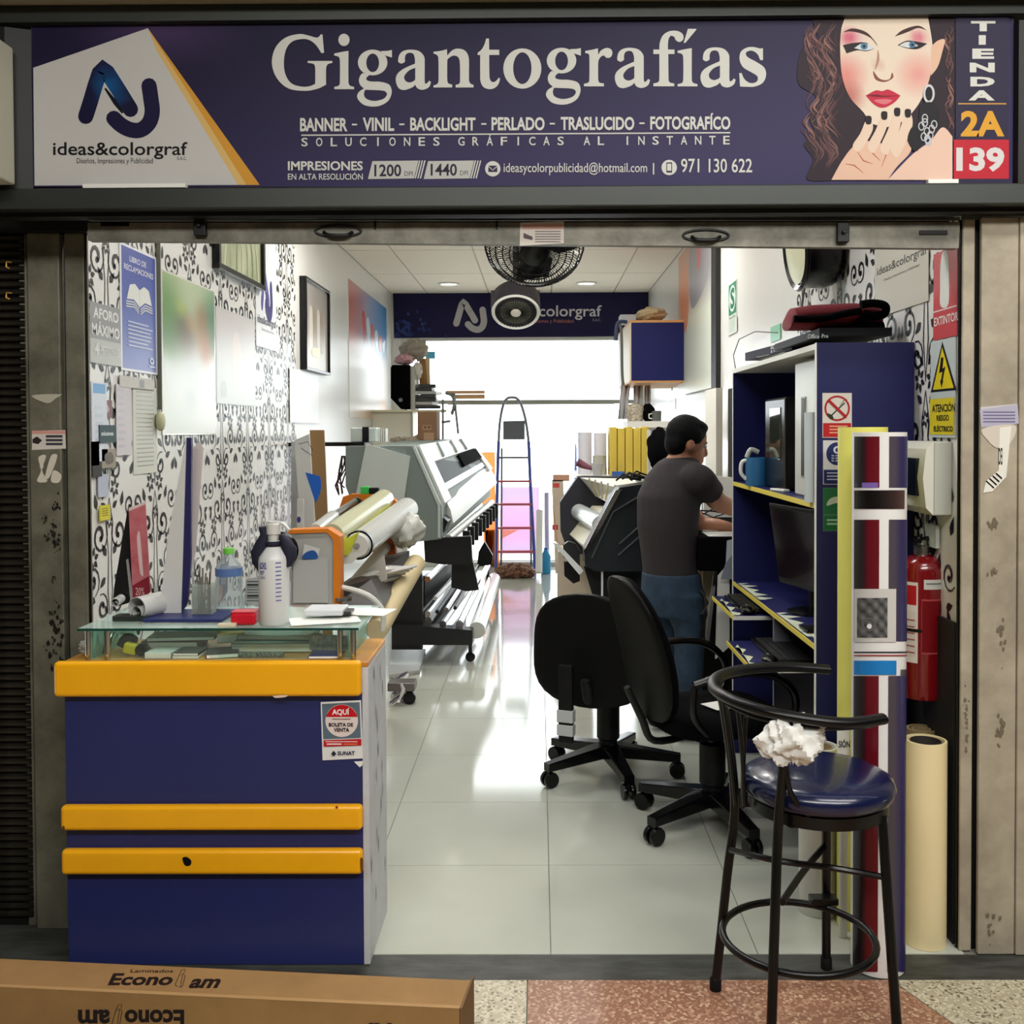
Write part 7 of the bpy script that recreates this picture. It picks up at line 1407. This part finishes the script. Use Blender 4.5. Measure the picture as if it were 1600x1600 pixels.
pan([(962, 766), (972, 764), (916, 866), (912, 862), (952, 784)], R0-.012, .02, 'edge_trim', chrome, rp, bevel=.003)
for P in ([(1000, 775), (958, 800), (925, 872)], [(968, 850), (1000, 822), (1015, 818)], [(966, 868), (1000, 838), (1018, 832)]): MB().tube([PY(*p, R0-.004) for p in P], .005, 6).build('moulding_line', M('line_grey', (70, 74, 78), .4), rp, smooth=40)
MB().loft([PY(*p, R0+.1) for p in ((863, 848), (872, 850), (912, 892), (905, 898))], [PY(*p, R1-.3) for p in ((862, 845), (868, 846), (896, 872), (890, 876))]).build('catch_tray', wv, rp)
pan([(880, 852), (888, 846), (900, 850), (906, 862), (906, 908), (896, 912), (882, 900)], R0+.3, .06, 'tray_motor', blk, rp, bevel=.01)
MB().cyl(PY(884, 874, R0+.29), PY(884, 874, R0+.28), .014).build('button', white, rp, smooth=40)
pan([(912, 885), (1000, 893), (1000, 1010), (950, 1010)], R0+.15, .06, 'stand_leg', blk, rp); pan([(940, 1000), (1040, 1000), (1040, 1030), (935, 1030)], R0-.1, .5, 'stand_foot', blk, rp)
pan([(1036, 893), (1000, 893), (1000, 1010), (1036, 1010)], R1, .06, 'stand_leg', blk, rp)
MB().tube([PY(941, 893, R0+.02), PY(941, 960, R0+.02)], .006, 6).build('cord', white, rp, smooth=40)
single(MB().box(PY(872, 890, 7.15).x, PY(925, 890, 7.15).x, 7.1, 7.5, 0, PY(890, 862, 7.1).z), 'beige_carton', M('beige_box', (206, 190, 170), .7), 'tall beige carton on the floor under the right printer', 'carton', bevel=.004)
# items standing on the right printer top / table behind it
tb2 = thing('rear_table', 'white-topped side table behind the right printer', 'table', (.85, 7.6, 0)); ztb = PY(960, 742, 7.3).z
MB().box(PY(900, 742, 7.3).x, XR-.01, 7.1, 8.6, ztb-.03, ztb).build('tabletop', M('table_white', (222, 222, 216), .4), tb2)
for x, y in ((.34, 7.15), (1.15, 7.15), (.34, 8.5), (1.15, 8.5)): MB().box(x, x+.04, y, y+.04, 0, ztb-.03).build('leg', steel, tb2)
for k, (px, r_, top, lab) in enumerate(((914, 11, 668, 'leftmost'), (938, 10, 669, 'middle, taller'), )):
    x = PY(px, 720, 7.5); t = thing('white_paper_roll', lab+' white paper roll upright on the rear side table', 'paper roll', (x.x, 7.5, ztb)); MB().lathe([(r_*7.5/F, 0), (r_*7.5/F, (720-top)*7.5/F+.06), (r_*.6*7.5/F, (720-top)*7.5/F+.06)], (x.x, 7.5, ztb+.001), 24).build('roll_body', M('roll_lilac', (206, 204, 214), .5), t, smooth=40)
x = PY(937, 720, 7.3); single(MB().lathe([(.05, 0), (.05, .14)], (x.x+.0, 7.32, ztb+.001), 24), 'short_grey_roll', M('short_roll', (170, 170, 158), .5), 'short grey roll in front of the middle white roll', 'paper roll', smooth=40)
for k in range(5):
    xa_ = PY(953+k*12, 720, 7.2).x; single(MB().box(xa_, xa_+.05, 7.2-.02*k, 7.42-.02*k, ztb+.001, PY(960, 667+(k % 2)*2, 7.2).z), 'yellow_binder', M('binder_yellow', (206, 180, 74), .45), ('leftmost', 'second', 'middle', 'fourth', 'rightmost')[k]+' of the yellow upright boxes behind the right printer', 'binder', 'yellow boxes on the rear side table', bevel=.003)
single(MB().box(PY(1010, 720, 7.1).x, PY(1014, 720, 7.1).x, 7.0, 7.06, ztb+.001, PY(960, 672, 7.1).z), 'white_divider', white, 'thin white upright board right of the yellow boxes', 'board')
single(crumple(PY(1030, 704, 6.95), (.08, .08, .15), 21, 20, .15), 'black_backpack', blackf, 'black backpack standing behind the man beside the yellow boxes', 'backpack', smooth=40)
t = thing('clear_cup', 'clear plastic cup on the rear side table before the white rolls', 'cup', tuple(PY(933, 738, 7.15))); q = PY(933, 730, 7.15); MB().lathe([(.03, 0), (.045, .09), (.043, .09), (.028, .004)], (q.x, 7.15, ztb+.001), 20).build('cup_body', glassmat('cup_clear2', (240, 240, 240), .7), t, smooth=40)
single(MB().box(PY(957, 742, 7.12).x, PY(976, 742, 7.12).x, 7.12, 7.18, ztb+.001, ztb+.03), 'small_blue_box', M('blue_box', (50, 90, 160), .5), 'small blue box under the yellow boxes', 'box')
single(MB().tube([PY(902, 722, 7.2), PY(912, 727, 7.2), PY(925, 732, 7.15)], [.03, .025, .012], 10), 'maroon_pouch', M('maroon_cloth', (110, 60, 76), .8), 'maroon pouch at the left end of the rear side table', 'pouch', smooth=50)
m = MB()
for k in range(9): a = PY(958+rr.uniform(0, 40), 748+rr.uniform(-3, 3), R0+.25); m.tube([a, a+V((.04, .03, .03)), a+V((.09, 0, .01)), a+V((.14, .02, .0))], .006, 6)
single(m, 'cable_tangle', black, 'tangle of black cables lying on top of the right printer', 'cables', kind='stuff', smooth=40)
# shelf with cup, hanging plastic, wall cabinet
s2 = thing('small_wall_shelf', 'small white wall shelf at the rear right carrying a mug and a basket', 'shelf', (1.1, 8.2, 1.5)); zs2 = PY(1020, 658, 7.9).z; MB().box(PY(980, 658, 7.9).x, XR-.002, 7.9, 8.3, zs2-.05, zs2).build('shelf_board', M('shelf_white', (216, 214, 210), .5), s2)
MB().box(PY(1012, 690, 7.95).x, XR-.002, 7.95, 8.0, PY(1020, 690, 7.95).z, zs2-.05).build('bracket_panel', M('shelf_lilac', (196, 190, 200), .5), s2)
t = thing('grey_mug', 'grey mug on the small rear wall shelf', 'mug', tuple(PY(1026, 657, 8.0))); q = PY(1026, 650, 8.0); MB().lathe([(.035, 0), (.038, .08), (.034, .08), (.03, .01)], (q.x, 8.0, zs2+.001), 20).build('cup_body', M('mug_grey', (90, 94, 92), .4), t, smooth=40); MB().tube([(q.x-.036, 8.0, zs2+.06), (q.x-.06, 8.0, zs2+.055), (q.x-.06, 8.0, zs2+.025), (q.x-.036, 8.0, zs2+.02)], .006, 6).build('mug_handle', white, t, smooth=40)
single(crumple(PY(1013, 645, 8.05), (.055, .05, .07), 31, 18, .12), 'black_bag', blackf, 'small black bag between the wicker basket and the grey mug', 'bag', smooth=40)
single(MB().lathe([(.06, 0), (.075, .1), (.06, .13), (.02, .14)], (PY(992, 650, 8.05).x, 8.05, zs2+.001), 20), 'wicker_basket', M('wicker', (120, 108, 92), .7, noise=.7, scale=60, c2=(200, 190, 170)), 'small mottled wicker basket on the rear wall shelf', 'basket', smooth=40)
wc = thing('wall_cabinet', 'navy wall cabinet with wooden edges high at the rear right', 'cabinet', (1.1, 9.0, 2.0)); q0, q1 = PY(984, 595, 8.3), PY(1041, 504, 8.3)
MB().box(q0.x+.012, XR-.003, 8.3, 9.5, q0.z, q1.z).build('cabinet_body', M('cab_navy', (28, 32, 92), .5, spec=.2), wc); wod = M('wood_edge', (206, 150, 90), .5)
MB().box(q0.x, XR-.003, 8.292, 9.5, q1.z, q1.z+.02).build('top_edge', wod, wc); MB().box(q0.x, q0.x+.012, 8.292, 9.5, q0.z, q1.z).build('side_edge', M('cab_cream', (222, 206, 180), .5), wc); MB().box(q0.x, XR-.003, 8.292, 9.5, q0.z-.015, q0.z).build('bottom_edge', wod, wc)
single(crumple(PY(1018, 492, 8.6), (.13, .12, .06), 41, 24, .2), 'tan_bag', M('bag_tan', (206, 188, 150), .6), 'tan plastic bag lying on the wall cabinet', 'bag', smooth=30)
single(MB().box(PY(968, 490, 8.6).x, PY(992, 490, 8.6).x, 8.5, 8.7, q1.z+.021, q1.z+.09), 'cabinet_papers', M('papers_cab', (190, 196, 200), .6), 'stack of papers at the left end of the wall cabinet top', 'papers')
ts = thing('hanging_squeegee', 'long dark tool hanging from the left side of the wall cabinet', 'tool', tuple(PY(970, 600, 8.4))); MB().tube([PY(968, 506, 8.4), PY(971, 520, 8.4), PY(972, 580, 8.4), PY(974, 602, 8.4)], .012, 8).build('shaft', M('tool_grey', (96, 96, 96), .5), ts, smooth=40); MB().tube([PY(962, 532, 8.4), PY(965, 505, 8.4), PY(980, 503, 8.4)], .016, 8).build('hook_end', M('tool_blue', (50, 60, 90), .5), ts, smooth=40)
cw = M('curtain_plastic', (222, 220, 224), .4)
for k, (px, w_x) in enumerate(((978, 14), (997, 14), (1012, 9))):
    m = MB(); A = []
    for j in range(9): a = PY(px-w_x/2+w_x*j/8, 598, 8.9); A.append(V((a.x, 8.9+.02*math.sin(j*1.6), a.z)))
    B = [V((q.x+(-.03 if k == 0 else 0)*1, q.y, PY(px, 655, 8.9).z)) for q in A]; n = 9
    m.add(A+B, [(i, i+1, n+i+1, n+i) for i in range(8)]); single(m, 'plastic_sleeve', cw, ('left', 'middle', 'right')[k]+' of the pale plastic sleeves hanging under the wall cabinet', 'sleeve', 'plastic sleeves under the wall cabinet', smooth=60, solid=.004)
wallthing('grey_wall_pad', 'grey note pad hanging on the right wall beside the wall cabinet', 'pad', 1034, 1050, 'r', 560, 610, 1, base=(176, 168, 156), off=.002, draw=lambda c: c.rect(0, .0, .18, 1, (206, 160, 150)))
wallthing('tiny_wall_label', 'tiny grey label on the right wall near the grey pad', 'label', 1048, 1056, 'r', 622, 640, 1, base=(186, 186, 180))
# ================================================================== work table behind the hutch
wk = thing('black_work_machine', 'black cutting machine under papers where the man works', 'machine', (1.0, 5.3, 0)); wz0, wz1 = PY(1110, 893, 4.85).z, PY(1110, 840, 4.85).z; wx0 = PY(1092, 860, 4.85).x
MB().box(wx0, XR-.004, 4.86, 6.0, wz0, wz1).build('machine_body', blackf, wk, bevel=.01); MB().box(wx0+.15, XR-.01, 5.7, 5.8, 0, wz0).build('leg', black, wk); MB().box(XR-.08, XR-.02, 4.9, 4.96, 0, wz0).build('leg', black, wk)
for k, (a, b, lab) in enumerate(((0, .0, 'white sheet of paper on the black machine, near edge'), (.12, .25, 'white sheet of paper on the black machine, under the man\'s hands'))):
    single(MB().obox((wx0+.22, 4.98+b, wz1+.004+k*.003), (.34, .22, .002), eul=(0, 0, a)), 'paper_sheet', paper, lab, 'paper')
m = MB()
for k in range(3): a = V((wx0+.05, 5.3, wz1+.03)); m.tube([a+V((.1*j, .05*math.sin(j+k), .02+.05*abs(math.sin(j*1.3+k)))) for j in range(4)], .004, 6)
single(m, 'work_wires', black, 'thin black wires curling over the papers by the man\'s hands', 'wires', kind='stuff', smooth=40)
slabX('white_work_box', 'white box lid standing behind the man\'s forearm', 'box', [(1100, 742), (1144, 746), (1144, 818), (1100, 812)], 5.95, .05, M('box_white2', (214, 212, 204), .5), zmin=wz1+.002)
for i, (q4, mt, lab, y) in enumerate((
    ([(1083, 888), (1100, 888), (1104, 1010), (1086, 1012)], M('board_tan', (206, 184, 150), .6), 'tan board standing under the black machine', 5.35),
    ([(1098, 884), (1115, 886), (1106, 1010), (1098, 1010)], M('board_kraft', (222, 200, 160), .6), 'kraft board standing right of the tan board', 5.25),
    ([(1116, 888), (1121, 889), (1108, 1005), (1102, 1005)], M('board_greyish', (170, 170, 172), .4), 'narrow grey board slanting beside the kraft board', 5.1),
    ([(1122, 900), (1140, 880), (1140, 1010), (1118, 1030)], M('board_pale', (206, 206, 200), .5), 'pale board leaning at the end of the hutch', 4.83))):
    slabX('leaning_board', lab, 'board', q4, y, .015, mt, group=None) if False else slabX('leaning_board', lab, 'board', q4, y, .015, mt)
single(MB().box(XR-.08, XR-.03, 6.03, 6.13, .001, PY(1120, 606, 5.95).z), 'black_post', M('post_black', (14, 14, 16), .5), 'upright black post against the right wall under the large poster', 'post')
single(MB().box(XR-.14, XR-.1, 6.2, 6.6, .001, PY(1120, 606, 6.2).z), 'white_post', M('post_white', (216, 210, 196), .5), 'pale upright panel behind the black post', 'post')
m = MB()
for k in range(4): m.tube([PY(1085+k*3, 920, 4.9), PY(1100+k*2, 930+k*4, 4.85), PY(1104-k*3, 960, 4.82), PY(1092+k*3, 1000, 4.85)], .005, 6)
single(m, 'hanging_cables', black, 'black cables hanging down in front of the leaning boards', 'cables', kind='stuff', smooth=40)
# ================================================================== the man
D = 5.0
mn = thing('person', 'man with short black hair in a grey T-shirt and jeans, leaning over the machine', 'person', (.68, D, 0))
skin_m = M('skin', (176, 122, 92), .5); shirt = M('shirt_charcoal', (42, 36, 39), .85, bump=.15, scale=40); jean = M('jeans_blue', (38, 62, 84), .85, noise=.35, scale=9, c2=(28, 44, 60)); hair = M('hair_black', (6, 6, 7), .7, spec=.15, bump=.4, scale=80)
def remesh(o, v, it=6):
    m = o.modifiers.new('r', 'REMESH'); m.mode = 'VOXEL'; m.voxel_size = v; m.use_smooth_shade = True
    s_ = o.modifiers.new('s', 'SMOOTH'); s_.iterations = it; s_.factor = .5; return o
P3 = lambda x, y, d=0: PY(x, y, D+d)
f = V((.8, .6, 0)).normalized(); rt = V((.6, -.8, 0)).normalized()      # facing, and his right side (towards the camera)
def ring(c, a, b, n=20, e=1.0): return [c+rt*(a*math.copysign(abs(math.cos(t))**e, math.cos(t)))+f*(b*math.copysign(abs(math.sin(t))**e, math.sin(t))) for t in [2*math.pi*k/n for k in range(n)]]
pel = P3(1052, 925); wai = P3(1050, 870); che = P3(1048, 800); upp = P3(1052, 745); nek = P3(1062, 712); hd0 = P3(1072, 694, .0)
body = MB()
body.rings([ring(pel, .13, .09), ring(wai, .12, .085), ring(che, .13, .09), ring(upp, .14, .08), ring(upp+V((.01, 0, .05)), .1, .07), ring(nek, .06, .058), ring(hd0, .052, .056)])
hc = P3(1072, 697)
shR, shL = upp+rt*.185, upp-rt*.11+f*.05
elR = PY(1122, 784, D+.0); haR = PY(1176, 806, D+.26)
elL = PY(1092, 818, D+.2); haL = PY(1150, 828, D+.1)
for s_, e_, h_ in ((shR, elR, haR), (shL, elL, haL)):
    body.tube([s_, lerp(s_, e_, .5), e_, lerp(e_, h_, .5), h_], [.058, .055, .048, .042, .028], 14)
    d = (h_-e_).normalized(); sd_ = d.cross(V((0, 0, 1))).normalized(); pc_ = h_+d*.05
    body.ell(pc_, (.045, .04, .02), 14, rot=Matrix((d, sd_, d.cross(sd_))).transposed())
    for j, (off_, L) in enumerate(((-.03, .062), (-.01, .075), (.01, .07), (.028, .055))):
        b_ = pc_+d*.03+sd_*off_; body.tube([b_, b_+d*L*.5+V((0, 0, -.004)), b_+d*L+V((0, 0, -.02))], [.0095, .009, .0075], 8)
    b_ = pc_-d*.01-sd_*.035; body.tube([b_, b_+d*.03-sd_*.02, b_+d*.06-sd_*.022], [.012, .01, .008], 8)
# head: skull, jaw, nose, lips, ear in one skin
hf = V((.93, .25, -.28)).normalized(); hr = V((.26, -.96, 0)).normalized(); hu_ = hr.cross(hf).normalized(); hu_ = hu_ if hu_.z > 0 else -hu_
H = P3(1072, 690); HR = Matrix((hf, hr, hu_)).transposed(); hq = lambda a, b, c_: H+HR @ V((a, b, c_))
body.ell(hq(.0, 0, .02), (.1, .078, .105), 20, rot=HR); body.ell(hq(.053, 0, -.055), (.057, .056, .072), 16, rot=HR)
body.ell(hq(.085, 0, -.095), (.024, .03, .02), 12, rot=HR); body.tube([hq(.098, 0, .012), hq(.11, 0, -.012), hq(.118, 0, -.032), hq(.108, 0, -.042)], [.009, .011, .013, .011], 10)
body.ell(hq(.104, 0, -.066), (.014, .022, .007), 10, rot=HR); body.ell(hq(.102, 0, -.078), (.014, .02, .008), 10, rot=HR); body.ell(hq(.088, .03, .018), (.014, .02, .007), 10, rot=HR); body.ell(hq(.088, -.03, .018), (.014, .02, .007), 10, rot=HR)
for s_ in (1, -1): body.ell(hq(-.005, s_*.078, -.015), (.018, .01, .032), 12, rot=HR)
# legs under the jeans
hipR, hipL = pel+rt*.085, pel-rt*.085; knR = V((hipR.x+.02, hipR.y, .5)); knL = V((hipL.x+.05, hipL.y+.03, .5)); anR = V((hipR.x, hipR.y, .09)); anL = V((hipL.x, hipL.y+.05, .09))
for h_, k_, a_n in ((hipR, knR, anR), (hipL, knL, anL)): body.tube([h_, k_, a_n], [.075, .055, .04], 12); body.ell(a_n+f*.06+V((0, 0, -.05)), (.12, .045, .035), 12, rot=Matrix((f, rt, V((0, 0, 1)))).transposed())
remesh(body.build('body', skin_m, mn), .006, 5)
sh_ = MB(); ub = V((0, 0, .0))
sh_.rings([ring(P3(1048, 906), .152, .12), ring(P3(1045, 870), .155, .12), ring(P3(1043, 820), .172, .132), ring(P3(1045, 775), .18, .135), ring(P3(1053, 745), .17, .11), ring(P3(1060, 722), .12, .085), ring(P3(1064, 714), .075, .07)])
sh_.tube([lerp(shR, upp, .3), shR+V((0, 0, -.01)), lerp(shR, elR, .4), lerp(shR, elR, .62)], [.08, .074, .066, .068], 16); sh_.tube([lerp(shL, upp, .3), shL, lerp(shL, elL, .5)], [.075, .075, .07], 16)
remesh(sh_.build('shirt', shirt, mn), .009, 14)
jn = MB().rings([ring(P3(1048, 893), .16, .125), ring(P3(1050, 925), .175, .135), ring(P3(1052, 960), .17, .13)])
for h_, k_, a_n in ((hipR, knR, anR), (hipL, knL, anL)): jn.tube([h_, lerp(h_, k_, .5), k_, a_n-V((0, 0, .03))], [.1, .092, .075, .068], 16)
remesh(jn.build('jeans', jean, mn), .009, 4)
hr_m = MB().ell(hq(-.012, 0, .035), (.104, .086, .1), 20, rot=HR); hr_m.ell(hq(.025, 0, .088), (.068, .07, .034), 14, rot=HR); hr_m.ell(hq(-.045, 0, -.015), (.062, .074, .075), 16, rot=HR)
hr_m.ell(hq(.0, .07, .03), (.05, .018, .04), 12, rot=HR)
remesh(hr_m.build('hair', hair, mn), .008, 3)
for s_ in (1, -1): MB().ell(hq(.089, s_*.03, .002), (.012, .014, .009), 12, rot=HR).build('eye', M('eye_white', (206, 200, 196), .3), mn, smooth=60)
MB().lathe([(.16, 0), (.172, .01), (.172, .035), (.16, .04)], P3(1050, 905), 28, caps=False).build('belt', M('belt_dark', (40, 40, 42), .5), mn, smooth=50) if 0 else None
for s_, a_n in ((1, anR), (-1, anL)): MB().ell(a_n+f*.065+V((0, 0, -.045)), (.145, .055, .045), 16, rot=Matrix((f, rt, V((0, 0, 1)))).transposed()).build('shoe', M('shoe_dark', (30, 28, 28), .6), mn, smooth=60)
